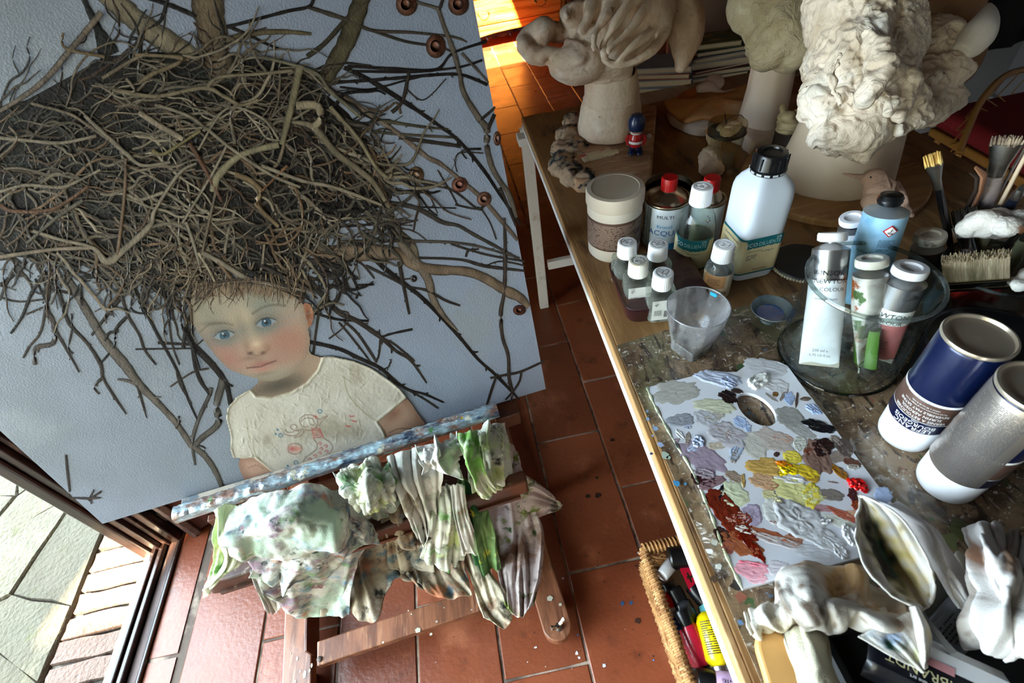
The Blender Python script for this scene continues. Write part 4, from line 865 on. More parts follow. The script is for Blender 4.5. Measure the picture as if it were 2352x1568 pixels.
g=G(); g.v=[tuple(p) for p in PP[keep]]; g.f=[(idx[i,j],idx[i+1,j],idx[i+1,j+1],idx[i,j+1]) for i,j in zip(ii,jj)]; g.c=[tuple(c) for c in IMG[keep]]
g.obj('painted_child',M('oil_portrait',(200,180,160),.45,attr=True,bump=.15,bs=500),cn,ang=0)
# strands and twigs that overlap the forehead and ear
N3=Strokes(); N3.k=900
for k in range(26):
    x=446+k*9.5; y=640+.0006*(x-560)**2+r.uniform(0,14); a=1.5+r.gauss(0,.45); L_=r.uniform(18,60)
    N3.add([(x,y),(x+L_*.5*math.cos(a),y+L_*.5*math.sin(a)),(x+L_*math.cos(a+.2),y+L_*math.sin(a+.2))],(r.uniform(2,4.5),.8),r.choice([(150,122,96),(128,104,82),(176,150,122),(96,78,64)]),lift=.0021,n=7)
for pts,w,c in (([(455,580),(490,640),(505,700)],(7,6,2),(176,160,134)),([(500,600),(545,660),(560,690)],(8,5,1.5),(130,104,80)),([(470,590),(440,640),(420,700),(428,740)],(6,5,4),TAN2),([(560,620),(640,650),(700,680),(740,720)],(10,9,6,3),VD),([(600,610),(660,640),(720,670)],(9,9,5),(70,60,54)),([(640,655),(690,690)],(3,2),VD),([(440,660),(520,648),(600,645),(660,660),(700,690)],(4,5,5,5,3),(84,68,56)),([(430,700),(415,740),(440,790),(460,850)],(7,5),VD),([(420,680),(436,700),(440,740)],(8,5),(110,90,72))):
    N3.add(pts,w,c,lift=.0021)
N3.done('painted_fringe')['kind']='stuff'
# ================================================================== table on white trestles
TZ=.75
def axthing(name,label,cat,p,q,group=None,spin=0):
    """a thing whose local z runs from p to q; returns it, its length and the local angle that faces the viewer"""
    p=Vector(p); q=Vector(q); rot=(q-p).to_track_quat('Z','Y'); t=thing(name,label,cat,p,0,group,rot)
    d=rot.inverted()@(Vector(CP)-p); return t,(q-p).length,math.atan2(d.y,d.x)
mt_table=M('tabletop_stained',(156,116,72),.5,layers=[((122,86,50),3,.4,.65,(1.2,.5,1)),((178,138,90),9,.52,.7,(5,.8,1)),((62,44,30),7,.56,.7,(3,1,1)),((44,34,26),30,.66,.74)],bump=.12,bs=50,bst=(6,1,1))
mt_ply=M('pine_edge',(176,138,94),.5,layers=[((172,122,68),14,.5,.66,(1,.4,9)),((228,190,140),40,.6,.7,(1,.3,5)),((90,58,40),22,.68,.74,(1,.5,3))],bump=.2,bs=60)
mt_white=M('white_gloss_paint',(236,234,230),.4,layers=[((196,188,176),18,.58,.7),((120,84,60),34,.7,.74)],bump=.15,bs=80)
ta_=math.atan2(.03,1.414); TE0=Vector((.1715,0,0)); TD=Vector((math.sin(ta_),math.cos(ta_),0)); TX=Vector((TD.y,-TD.x,0))
tbl=thing('work_table','long wooden trestle table with stained top and pale pine edge, crowded with art materials','table',(.62,.55,0))
def T_(p): return Vector(p)-Vector((.62,.55,0))
def tslab(nm,x0,x1,y0,y1,z0,z1,mat,bev=.0015):
    g=G(); q=[TE0+TX*x+TD*y for x,y in ((x0,y0),(x1,y0),(x1,y1),(x0,y1))]; g.extr([T_((p.x,p.y,z0)) for p in q],(0,0,z1-z0)); return g.obj(nm,mat,tbl,smooth=False,bevel=bev)
tslab('tabletop',0.004,.84,-.50,1.476,TZ-.018,TZ,mt_table)
tslab('pine_lipping',-.004,.004,-.50,1.478,TZ-.0185,TZ-.0006,mt_ply)
tslab('white_apron',-.006,.014,-.50,1.476,TZ-.034,TZ-.0187,mt_white,.001)
tslab('end_board',.30,.84,1.40,1.477,TZ,TZ+.004,M('pale_board',(186,160,128),.6,layers=[((160,130,96),6,.4,.6,(4,1,1))]))
def trestle(y,xs,label):
    t=thing('trestle',label,'trestle',((xs[0]+xs[1])/2,y,0),0,'white trestles')
    ox=(xs[0]+xs[1])/2
    for i,x in enumerate(xs):
        for s in(-1,1):
            if i==0 and s==-1 and y>1: continue
            if i==0 and s==1 and y>1: 
                g=G(); g.box((x-ox,.028,.36),(.034,.022,.72)); g.obj('leg',mt_white,t,smooth=False,bevel=.002); continue
            g=G(); p,q=Vector((x-ox+(0.03 if i==0 else 0),s*.03,.715)),Vector((x-ox+(0.03 if i==0 else 0),s*.22,0)); d=(p-q); g.box((p+q)/2,(.034,.022,d.length),d.to_track_quat('Z','X').to_matrix().to_3x3()@Matrix.Rotation(PI/2,3,'Z')); g.obj('leg',mt_white,t,smooth=False,bevel=.002)
    g=G(); g.box((0,0,.70),(xs[1]-xs[0]+.06,.05,.024)); g.obj('head_rail',mt_white,t,smooth=False,bevel=.003)
    g=G(); g.box((0.02,.03,.20),(xs[1]-xs[0]-.02,.02,.034)); g.obj('stretcher',mt_white,t,smooth=False,bevel=.002)
    return t
trestle(1.44,(.205,.9),'white painted trestle under the far end of the table')
trestle(-.15,(.48,.95),'white painted trestle under the near end of the table')
# painted working board lying on the near half
mt_sheet=M('paint_stained_board',(146,120,92),.3,layers=[((92,72,54),6,.44,.60,None,6,2.5),((112,104,76),9,.54,.64),((172,152,130),20,.57,.67,(1,2.4,1),6,3),((62,46,36),16,.54,.62,(2.4,1,1),6,2),((196,188,176),60,.63,.68,(1.8,.5,1),6,2.5),((206,200,190),44,.655,.69,(.5,1.8,1),6,2.5),((160,70,50),60,.69,.72),((90,130,160),48,.68,.71),((70,96,60),26,.66,.69),((216,210,200),140,.63,.67),((206,180,90),70,.71,.73),((40,30,26),38,.66,.69)],bump=.6,bs=70,coat=.5,coatr=.15)
wb_=thing('working_board','thin board smeared and speckled with old paint covering the near half of the table','board',(.55,.1,TZ))
g=G(); y1=.536
pts=[(.183,-.45),(1.0,-.45),(1.0,.62),(.60,.575),(.39,.562),(.27,.546),(.186,y1)]
g.extr([(x-.55,y-.1,.0002) for x,y in pts],(0,0,.0022)); g.obj('board_sheet',mt_sheet,wb_,smooth=False)
g=spray(lambda x,y:(x-.55,y-.1,.00255+rnd.random()*.0003),420,31,(.186,.02,.62,.52),[(220,220,222),(200,196,186),(120,150,190),(60,120,170),(90,60,46),(160,70,50),(196,170,90),(230,230,235),(70,100,70)],.0003,.0016)
for (x,y,c,R) in ((1554,1109,(70,150,205),.0045),(1574,1110,(70,150,205),.0018),(1505,983,(150,178,215),.004),(1487,944,(140,165,200),.0025),(1518,1020,(165,180,215),.0045),(1487,962,(150,178,215),.003),(1499,1000,(150,178,215),.002),(1497,1042,(150,150,190),.002),(1495,1040,(235,236,238),.002),
    (1640,1245,(200,200,195),.004),(1650,1300,(216,216,212),.004),(1528,1045,(180,196,180),.005),(1535,1050,(170,186,170),.003),(1690,1345,(40,30,26),.006),(1640,1330,(90,70,54),.004),(1700,1370,(150,90,70),.006),(1740,1420,(220,220,225),.004),(1700,1430,(110,150,190),.003),(2180,1240,(110,110,70),.010),(2210,1215,(90,96,50),.012)):
    p=at(x,y,TZ+.003); n=9
    g.add([(p.x-.55+R*math.cos(2*PI*i/n)*rnd.uniform(.6,1.3),p.y-.1+R*math.sin(2*PI*i/n)*rnd.uniform(.6,1.3),.0029) for i in range(n)],[tuple(range(n))],lin(c)[:3])
o=g.obj('paint_speck',mt_fleck,wb_,smooth=False); o['kind']='stuff'
# crumpled clear film round the palette
film=GLASS('clear_film',(244,242,236),film=.10,filmc=(240,240,240),sc=60,refl=2.2,rough=.12)
def filmstrip(rows,seed,label):
    t=thing('clear_film',label,'plastic film',rows[0][0])
    o_=Vector(rows[0][0]); cloth('film',[[Vector(p)-o_ for p in r_] for r_ in rows],film,t,50,24,fold=(.003,5,.8),crump=(.0035,38),seed=seed,thick=0)
z=TZ+.009
filmstrip([[at(x,y,z) for x,y in ((1950,1010),(1985,1075),(2050,1150),(2130,1200),(2230,1235))],[at(x,y,z+.004) for x,y in ((1965,990),(2010,1060),(2080,1140),(2170,1195),(2270,1225))],[at(x,y,z) for x,y in ((1990,985),(2045,1060),(2110,1130),(2200,1180),(2290,1215))]],3,'crumpled clear plastic film along the right side of the palette')
filmstrip([[at(x,y,z) for x,y in ((1600,1200),(1620,1260),(1650,1330))],[at(x,y,z+.004) for x,y in ((1625,1200),(1645,1260),(1668,1325))],[at(x,y,z) for x,y in ((1632,1195),(1655,1255),(1680,1320))]],5,'small wrinkled clear film at the left edge of the palette')
filmstrip([[at(x,y,z) for x,y in ((1900,1320),(1960,1295),(2020,1290))],[at(x,y,z+.006) for x,y in ((1910,1345),(1975,1325),(2040,1330))],[at(x,y,z) for x,y in ((1940,1370),(2000,1360),(2060,1370))]],8,'crumpled clear film between the palette and the rags')
# ---------------------------------------------------------------- palette
PZ=TZ+.0105
pal=thing('palette','white painting palette with a thumb hole and dozens of oil paint dabs','palette',at(1760,1080,TZ+.003))
po=Vector(pal.location)
def pp(x,y,z=PZ): return at(x,y,z)-po
out=[(1487,889),(1642,851),(1663,854),(1692,854),(1721,833),(1750,825),(1787,830),(1809,840),(1841,884),(1896,953),(1932,1003),(1969,1051),(2023,1123),(2056,1163),(2108,1243),(1987,1276),(1850,1313),(1707,1352),(1663,1258),(1634,1178),(1591,1080),(1551,1014),(1507,934)]
hole=[(1738+39*math.cos(t)*1.15+8*math.sin(t),940+36*math.sin(t)+14*math.cos(t)) for t in [2*PI*i/24 for i in range(24)]]
bm=bmesh.new(); ov=[bm.verts.new(pp(*p)) for p in out]; hv=[bm.verts.new(pp(*p)) for p in hole]
ed=[bm.edges.new((ov[i],ov[(i+1)%len(ov)])) for i in range(len(ov))]+[bm.edges.new((hv[i],hv[(i+1)%len(hv)])) for i in range(len(hv))]
bmesh.ops.triangle_fill(bm,edges=ed,use_beauty=True)
r_=bmesh.ops.extrude_face_region(bm,geom=bm.faces[:]); bmesh.ops.translate(bm,verts=[v for v in r_['geom'] if isinstance(v,bmesh.types.BMVert)],vec=(0,0,-.0065)); bmesh.ops.recalc_face_normals(bm,faces=bm.faces)
me=bpy.data.meshes.new('palette_board'); bm.to_mesh(me); bm.free(); me.materials.append(M('palette_white',(236,238,246),.22,layers=[((206,206,214),3,.45,.65),((212,206,206),9,.6,.75)],coat=.3)); place('palette_board',me,pal,ang=30)
g=G(); e=[pp(x,y,PZ-.001) for x,y in ((1487,889),(1507,934),(1551,1014),(1591,1080),(1634,1178),(1663,1258),(1707,1352))]
g.tube([Vector(p)+Vector((-.0012,0,.0004)) for p in cr(e,40)],[.0016+.0008*math.sin(i*1.9) for i in range(40)],6); g.obj('paint_edge',M('edge_green_white',(206,214,176),.5,layers=[((60,60,56),40,.5,.62),((190,80,60),60,.66,.7)],bump=.5),pal)
mt_dabs={}
def dab(cx,cy,rx,ry,ang,c,h=.0008,ridge=1.0,seed=0,gloss=.22):
    """a ragged dab of oil paint, brushed along ang (degrees, in the photograph)"""
    cx,cy,rx,ry=1460+cx/2.752,800+cy/2.752,rx/2.752*1.1,ry/2.752*1.1; h*=.8
    a=math.radians(ang); ca,sa=math.cos(a),math.sin(a); n=40; R_=9; g=G(); sd=cx*.13+cy*.07; col=lin(c)[:3]
    vs=[];cs=[]
    for k in range(R_+1):
        q=k/R_
        for i in range(n):
            t=2*PI*i/n; rg=1+.30*NZ.noise(Vector((math.cos(t)*2,math.sin(t)*2,sd)))+.20*NZ.noise(Vector((math.cos(t)*7,math.sin(t)*7,sd)))
            u,v=rx*q*math.cos(t)*rg,ry*q*math.sin(t)*rg; x,y=cx+u*ca-v*sa,cy+u*sa+v*ca
            st=NZ.noise(Vector((u*.05+sd,v*.45,sd)))+.5*NZ.noise(Vector((u*.3,v*.3,sd)))
            hh=h*(.45+ridge*st+.9*abs(NZ.noise(Vector((x*.09,y*.09,sd))))+(.15 if .75<q<.96 else 0)) if q<.97 else -.0004
            hh=max(hh,.00012) if q<.97 else 0
            p=pp(x,y,PZ); vs.append((p.x,p.y,p.z+hh)); m=1+.16*st; cs.append(tuple(v_*m for v_ in col))
    g.add(vs,[(k*n+i,k*n+(i+1)%n,(k+1)*n+(i+1)%n,(k+1)*n+i) for k in range(R_) for i in range(n)],cs)
    g.obj('paint_dab',M('oil_paint',(200,200,200),gloss,attr=True,coat=.3,bump=.1,bs=400),pal,ang=0)
DABS=[(255,275,132,68,-5,(188,186,178)),(520,190,135,40,12,(206,214,236),.002),(585,215,50,30,20,(190,202,232),.003),(820,120,125,48,12,(210,210,214),.0006),(775,205,62,44,-20,(244,244,240),.004,1.4),(890,235,80,40,15,(216,214,216),.001),(590,305,62,34,25,(38,26,26),.0012),(640,268,36,14,10,(60,46,42)),(500,365,125,42,5,(212,212,186),.0008),(285,452,78,34,-4,(158,162,170)),(440,440,70,42,20,(196,198,204),.0006),(500,430,60,26,-10,(186,180,172),.0006),(330,495,22,14,0,(180,184,206)),
(575,540,128,66,14,(196,192,198),.0012),(625,560,60,30,0,(172,158,160),.0008),(550,510,60,22,30,(176,158,150),.0008),(420,690,150,68,24,(168,150,166),.0007),(395,590,34,34,20,(196,208,236),.003),(360,630,34,22,-20,(186,200,228)),(280,545,36,16,50,(226,226,228),.001),(330,575,16,44,5,(170,156,146)),(260,580,16,12,0,(160,140,150)),(660,465,40,34,35,(176,196,232),.0006),(705,495,20,36,-20,(182,200,234)),(515,615,52,24,0,(200,186,168),.0006),(635,650,60,30,-60,(178,194,220),.0008),(625,680,26,40,20,(160,152,148)),
(975,435,92,62,20,(156,154,150),.0006),(1050,520,90,34,25,(176,174,172),.0005),(1165,492,100,34,18,(20,20,24),.0016),(1125,385,52,24,28,(176,194,232),.002),(972,315,30,38,-10,(170,190,228)),(885,288,18,16,0,(120,88,52)),(1018,325,8,46,8,(90,66,56)),(1075,318,32,12,0,(92,70,58)),(860,310,46,8,35,(160,150,146),.0004),(940,290,12,44,35,(140,124,116),.0004),
(880,580,125,58,24,(196,184,176),.0006),(930,565,66,24,10,(200,162,144),.0006),(765,610,84,74,30,(206,202,192),.0005),(1040,600,40,44,0,(206,206,196),.001),(990,685,58,38,15,(238,216,84),.001),(892,668,18,16,0,(76,48,46)),(820,748,112,54,8,(204,164,90),.0009),(935,730,54,16,14,(220,120,20),.002),(965,760,60,32,20,(246,214,10),.0022),(930,790,26,16,0,(246,214,20),.0015),(1070,775,90,34,20,(222,190,50),.0014),(1110,810,54,30,22,(184,144,52),.0008),(820,840,94,48,14,(204,164,128),.0008),(860,865,40,26,0,(190,134,96)),
(1020,905,160,66,18,(222,216,150),.0009),(1110,930,52,74,0,(226,206,80),.0012),(1090,915,40,40,0,(214,214,170),.0008),(850,930,50,30,20,(206,198,150)),(985,830,90,22,10,(226,222,220),.0014),(620,920,88,68,20,(216,220,186),.0008),(625,810,62,28,24,(158,138,122),.0006),(680,835,10,40,-5,(196,160,90)),
(1185,625,60,54,10,(44,24,22),.0018),(1150,690,100,72,60,(138,108,96),.0012),(1110,640,44,40,0,(110,56,36),.001),(1270,580,44,24,40,(140,128,120),.0008),(1320,625,60,44,50,(92,80,74),.001),(1290,680,70,34,-20,(150,134,124),.0008),(1370,720,56,26,20,(100,62,48),.0008),(1375,748,36,18,0,(190,186,176),.001),(1290,778,78,22,36,(150,98,26),.0012),(1400,860,62,34,18,(214,14,12),.005,1.2),(1440,885,34,22,30,(190,8,8),.003),(1375,925,28,46,-30,(74,30,32),.0012),(1390,985,24,40,-12,(150,66,34),.0008),(1240,925,74,34,8,(132,122,114),.0008),(1250,845,36,5,8,(140,120,112),.0003),
(1565,930,52,52,30,(180,198,232),.0006),(1180,1010,60,20,8,(176,134,138),.0006),(1320,1055,120,24,26,(176,92,70),.0008),(1370,1045,40,20,10,(206,160,130),.0006),(1280,1090,90,34,20,(216,216,204),.0006),(430,790,68,30,14,(168,154,164),.0014),(430,830,74,40,18,(58,32,36),.0008),(480,850,80,30,-20,(146,116,120),.001),(540,910,12,46,10,(40,34,44),.001),
(560,1010,70,150,-38,(116,40,24),.0010),(690,1080,40,60,-30,(130,52,30),.0008),(650,1130,140,60,40,(124,44,26),.001),(670,1230,135,62,24,(166,96,62),.0008),(590,1250,40,44,0,(160,90,80),.0008),(840,1180,120,30,18,(170,96,66),.0008),(1000,1210,56,34,20,(170,120,100),.0008),(740,1260,26,110,-42,(118,26,12),.0014),(700,1190,50,40,10,(112,24,12),.0012),(640,1075,62,40,0,(206,156,140),.001),(735,1055,58,66,-40,(176,162,184),.0008),(690,1145,62,22,16,(222,214,206),.0014),(900,1215,160,26,16,(196,186,184),.001),(545,1180,40,50,-30,(70,44,40),.0006),
(1035,1085,165,92,28,(204,203,204),.0022),(890,1030,90,70,40,(216,216,212),.0008),(900,965,22,18,0,(222,216,170),.002),(1200,1095,30,18,0,(214,214,216),.004),(1180,1200,150,60,24,(206,206,208),.0016),(1350,1180,70,34,60,(240,240,242),.003,1.4),(1130,1290,120,44,10,(202,202,206),.0006),(1290,1280,60,30,50,(224,224,228),.002),(872,1098,26,8,20,(150,60,44)),(730,1400,108,52,8,(232,164,178),.0009),(740,1360,90,10,10,(240,130,150),.0014),(900,1390,62,46,0,(212,206,214),.0006),(770,1455,60,28,0,(228,176,190),.0005)]
for i,d in enumerate(DABS): dab(*(list(d)))
# ================================================================== bottles, tins, tubes on the table
mt_wcap=M('white_plastic',(240,240,242),.35,sss=.1); mt_ink=M('ink_black',(26,28,32),.5); mt_inkw=M('ink_white',(240,240,240),.5); mt_tin=M('tinplate',(176,160,136),.28,1,layers=[((110,92,72),9,.45,.65)]); mt_redcap=M('red_plastic',(176,16,20),.35,bump=.3,bs=120)
mt_blackp=M('black_plastic',(16,16,18),.3)
def capg(r,h,z,n=72,taper=.94,T=None):
    g=G(); g.lathe([(r,z),(r,z+.001),(r*.99,z+.0015),(r*taper,z+h-.002),(r*taper*.97,z+h-.0006),(r*taper*.9,z+h),(r*.74,z+h),(r*.71,z+h-.0007),(0,z+h-.0007)],n,rib=(n,.014,1,3),T=T); return g
def emblem(r,z,parent,mat,seed=1):
    """raised fantasy emblem on a cap"""
    g=G(); rr=random.Random(seed); g.tube([(r*math.cos(2*PI*i/24),r*math.sin(2*PI*i/24),z) for i in range(24)],r*.035,5,closed=True)
    for k in range(7):
        a=rr.uniform(0,6.28); b=a+rr.uniform(1,2.6); q=[(r*.25*math.cos(a),r*.25*math.sin(a)),(r*.75*math.cos(a+.3),r*.6*math.sin(a+.3)),(r*.7*math.cos(b),r*.7*math.sin(b)),(r*.3*math.cos(b+.4),r*.4*math.sin(b+.4))]
        g.tube([(x,y,z) for x,y in cr(q,12)],r*.055,5)
    g.obj('emblem',mat,parent)
def face(p): return math.atan2(-p[1],-p[0])
# white screw-top tub
p=(.260,.789,TZ); t=thing('plastic_tub','large white plastic screw top tub with a brown label of fine print','tub',p,0)
g=G(); g.lathe([(0,.0),(.046,0),(.049,.004),(.0500,.03),(.0502,.10),(.0500,.110),(.047,.112),(0,.112)],64); g.obj('body',M('tub_white',(222,214,202),.45,sss=.05),t)
g=G(); g.lathe([(.0515,.108),(.0525,.110),(.0522,.130),(.0505,.1345),(.043,.1355),(.042,.1345),(0,.1345)],110,rib=(55,.006,1,2)); g.obj('lid',M('tub_lid',(214,202,186),.5,sss=.05),t)
fa=face(p)
g=G(); g.lathe([(.0504,.028),(.0506,.029),(.0506,.088),(.0504,.089)],60,arc=(fa-1.5,fa+1.35)); lb=g.obj('label',M('label_brown',(92,66,56),.45,layers=[((70,48,42),8,.4,.6)]),t)
micro(26,.125,.052,cyl(.0508,fa-.05,.058),M('ink_cream',(190,170,156),.5),lb,3)
# tin with the lid off
c=at(1533,405,.79); t=thing('open_tin','wide round empty tin with a bright rim behind the white tub','tin',(.407,.890,TZ),0)
g=G(); g.lathe([(.050,0),(.050,.047),(.053,.048),(.0535,.050),(.052,.0515),(.048,.050),(.047,.044),(.046,.040),(0,.040)],56); g.obj('rim_and_body',mt_tin,t)
g=G(); g.lathe([(.0455,.0402),(0,.0402)],40); g.obj('dried_varnish',M('dried_varnish',(150,116,72),.35),t)
# tins with red caps
def tin(p,r,h,label,front):
    t=thing('solvent_tin',label,'tin',p,0,'tins with red caps'); f=face(p)
    g=G(); g.lathe([(0,0),(r,0),(r+.001,.001),(r,.003),(r,h-.004),(r+.0012,h-.002),(r+.0008,h),(r-.003,h+.0005),(r-.005,h-.002),(r*.7,h+.006),(.016,h+.013),(.014,h+.016),(0,h+.016)],56); g.obj('can_body',mt_tin,t)
    g=G(); g.lathe([(r+.0004,.004),(r+.0006,.0045),(r+.0006,h-.0055),(r+.0004,h-.005)],60,arc=(f-1.9,f+1.9)); lb=g.obj('label',M('tin_label',(206,214,220),.35,metal=.2,layers=[((170,184,196),6,.45,.65)]),t)
    g=G(); g.lathe([(.0142,h+.012),(.0142,h+.0365),(.0130,h+.039),(0,h+.039)],48,rib=(24,.02,0,1)); g.obj('cap',mt_redcap,t)
    if front:
        R=r+.0012
        for a0 in (f-.72,f-.80,f-.90):
            g=G(); g.lathe([(R,.004),(R,h-.006)],3,arc=(a0-.025,a0+.025)); g.obj('stripe',mt_ink,lb,smooth=False)
        text('MULTI',.009,mt_ink,lb,cyl(R,f+.0,h-.020),sx=1.25); text('Kristall',.010,M('ink_sky',(60,140,190),.5),lb,cyl(R,f+.0,h-.040)); text('ACQUA',.0155,M('ink_blue',(10,80,140),.5),lb,cyl(R,f+.0,h-.054),sx=1.1)
        g=G(); g.lathe([(R,.006),(R,.022)],30,arc=(f-.65,f+1.2)); g.obj('blue_band',M('band_blue',(30,110,160),.4),lb)
        micro(14,.018,h-.03,cyl(R,f-1.25,h/2),mt_ink,lb,5)
    else:
        for k,(a_,zz,cc) in enumerate(((.1,.02,(140,20,60)),(.2,.024,(60,120,60)),(.05,.03,(200,170,40)),(.16,.033,(120,40,100)),(.26,.029,(150,30,30)))):
            g=G(); g.ball(((r+.001)*math.cos(f+a_),(r+.001)*math.sin(f+a_),h-zz),(.0014,.0014,.0014),n=8,m=5); g.obj('printed_dot',M('dot%d'%k,cc,.5),lb)
tin((.3575,.781,TZ),.0395,.098,'tin with red cap and pale label lettered MULTI, beside the white tub',True)
tin((.423,.752,TZ),.029,.098,'narrow tin with red cap behind the glass thinner bottle',False)
# small helpers for the thinner labels
mt_kraft=M('label_kraft',(206,190,150),.6,layers=[((188,170,130),9,.45,.65)],bump=.1); mt_teal=M('label_teal',(14,98,108),.5); mt_inkt=M('ink_dark_teal',(20,60,66),.5)
def eco(parent,fn,w,top,bot):
    """kraft label: teal band with ragged lower edge, name, small print; fn maps (x along, z) to a point, offset k"""
    n=40; rr=random.Random(5)
    g=G(); xs_=[-w/2+w*i/n for i in range(n+1)]
    g.add([fn(x,z,0) for x in xs_ for z in (bot,top)],[(2*i,2*i+2,2*i+3,2*i+1) for i in range(n)]); lb=g.obj('label',mt_kraft,parent)
    g=G(); g.add([fn(x,z,1) for x in xs_ for z in (top-.003-(.019 if abs(x)<w*.28 or 1 else 0)-rr.uniform(0,.0018)-(0 if -.03<x<.026 else -.0195),top)],[(2*i,2*i+2,2*i+3,2*i+1) for i in range(n)]); g.obj('teal_band',mt_teal,lb)
    g=G(); g.add([fn(x,z,1) for x in xs_ for z in (bot,bot+.003)],[(2*i,2*i+2,2*i+3,2*i+1) for i in range(n)]); g.obj('teal_foot',mt_teal,lb)
    return lb
def ecotext(lb,fn,x0,top):
    F2=lambda dx,dz:(lambda x,y:fn(x0+dx+x,top+dz+y,2))
    text('ECO',.0105,mt_inkw,lb,F2(-.0205,-.0125),sx=.95); text('DILUENTE',.0105,M('ink_pale_teal',(170,212,212),.5),lb,F2(.0105,-.0125),sx=.80); text('570',.0056,mt_inkw,lb,F2(.0245,-.0050))
    text('solvente ecologico',.0034,mt_inkt,lb,F2(-.012,-.0255)); text('ecologico',.0056,mt_inkt,lb,F2(.010,-.0285)); micro(4,.018,.011,F2(-.016,-.038),mt_inkt,lb,2); text('Tintoretto',.0064,mt_ink,lb,F2(.004,-.0655))
# glass bottle
p=(.381,.7045,TZ); t=thing('thinner_bottle','tall glass bottle with white cap and teal and kraft ECODILUENTE label','bottle',p,0)
clear=GLASS('bottle_glass',(236,240,236),film=.10,filmc=(220,225,225),sc=40,refl=1.6,rough=.03)
R=.0325; g=G(); prof=[(0,.0015),(.026,.0),(.031,.003),(R,.010),(R,.078),(.0315,.088),(.0285,.100),(.0225,.112),(.0155,.120),(.0128,.124),(.0128,.134)]; g.lathe(prof,56); g.obj('glass_body',clear,t)
g=G(); g.lathe([(0,.003),(R-.002,.005),(R-.002,.060),(0,.060)],40); g.obj('solvent',GLASS('solvent_clear',(214,214,190),refl=.5),t)
capg(.0180,.031,.1245,taper=.93).obj('cap',mt_wcap,t); emblem(.0115,.1553,t,mt_wcap,2)
f=face(p)-.0
fnb=lambda x,z,k:((R+.0004+.0003*k)*math.cos(f+x/R),(R+.0004+.0003*k)*math.sin(f+x/R),z)
lb=eco(t,fnb,.115,.069,.004); ecotext(lb,fnb,-.006,.069)
# square plastic bottle: rounded square in plan
p=(.459,.659,TZ); t=thing('square_thinner_bottle','big translucent square plastic bottle with a ribbed black cap and ECODILUENTE label','bottle',p,.02)
h_=.0375
g=G(); g.lathe([(0,.002),(h_*.85,0),(h_*.97,.004),(h_,.010),(h_,.150),(h_*.985,.160),(h_*.93,.170),(h_*.80,.179),(h_*.62,.187),(.021,.191),(.0185,.193),(.0185,.204),(0,.204)],64,sq=5.5); g.obj('body',M('hdpe_translucent',(222,230,242),.32,sss=.35,trans=.12),t)
g=G(); zc=.190; g.lathe([(.0255,zc),(.0265,zc+.001),(.0265,zc+.006),(.0250,zc+.0075),(.0245,zc+.009),(.0225,zc+.028),(.021,zc+.0305),(.0145,zc+.031),(.0135,zc+.0285),(0,zc+.0285)],72,rib=(36,.02,4,5)); cp_=g.obj('cap',mt_blackp,t)
for k in range(12):
    a=2*PI*k/12; g=G(); g.box((.0247*math.cos(a),.0247*math.sin(a),zc+.018),(.0022,.0022,.019),Matrix.Rotation(a,3,'Z')); g.obj('grip_rib',mt_blackp,cp_,smooth=False,bevel=.0005)
for k in range(14):
    a=2*PI*k/14+.1; g=G(); g.box((.0266*math.cos(a),.0266*math.sin(a),zc+.0035),(.0006,.0075,.003),Matrix.Rotation(a,3,'Z')); g.obj('tamper_slot',M('slot_pale',(190,194,200),.4),cp_,smooth=False)
def fns(x,z,k):
    # path round the square: x=0 at the middle of the front (-y) face
    e=h_+.0004+.0003*k; L_=2*h_; rc=.010; s=x
    def pt(s):
        # straight half front: |s|<=h_-rc, then a quarter arc, then the side
        a=abs(s); sg=1 if s>=0 else -1; st=h_-rc; al=rc*PI/2
        if a<=st: return (s,-e)
        if a<=st+al: th=(a-st)/rc; return (sg*(st+(rc+e-h_)*math.sin(th)),-(st+(rc+e-h_)*math.cos(th)))
        return (sg*e,-st+(a-st-al))
    q=pt(s); return (q[0],q[1],z)
n=60; lo,hi=-.098,.0385; top,bot=.092,.018
g=G(); xs_=[lo+(hi-lo)*i/n for i in range(n+1)]; g.add([fns(x,z,0) for x in xs_ for z in (bot,top)],[(2*i,2*i+2,2*i+3,2*i+1) for i in range(n)]); lb=g.obj('label',mt_kraft,t)
rr=random.Random(8); g=G(); g.add([fns(x,z,1) for x in xs_ for z in ((top-.0185-rr.uniform(0,.002) if -.028<x else top-.004),top)],[(2*i,2*i+2,2*i+3,2*i+1) for i in range(n)]); g.obj('teal_band',mt_teal,lb)
g=G(); g.add([fns(x,z,1) for x in xs_ for z in (bot,bot+.003)],[(2*i,2*i+2,2*i+3,2*i+1) for i in range(n)]); g.obj('teal_foot',mt_teal,lb)
ecotext(lb,fns,.000,top)
text('SOLVENTE VEGETALE',.0046,mt_inkt,lb,lambda x,y:fns(-.066+x,top-.012+y,2)); micro(16,.045,.040,lambda x,y:fns(-.066+x,top-.040+y,2),mt_inkt,lb,9)
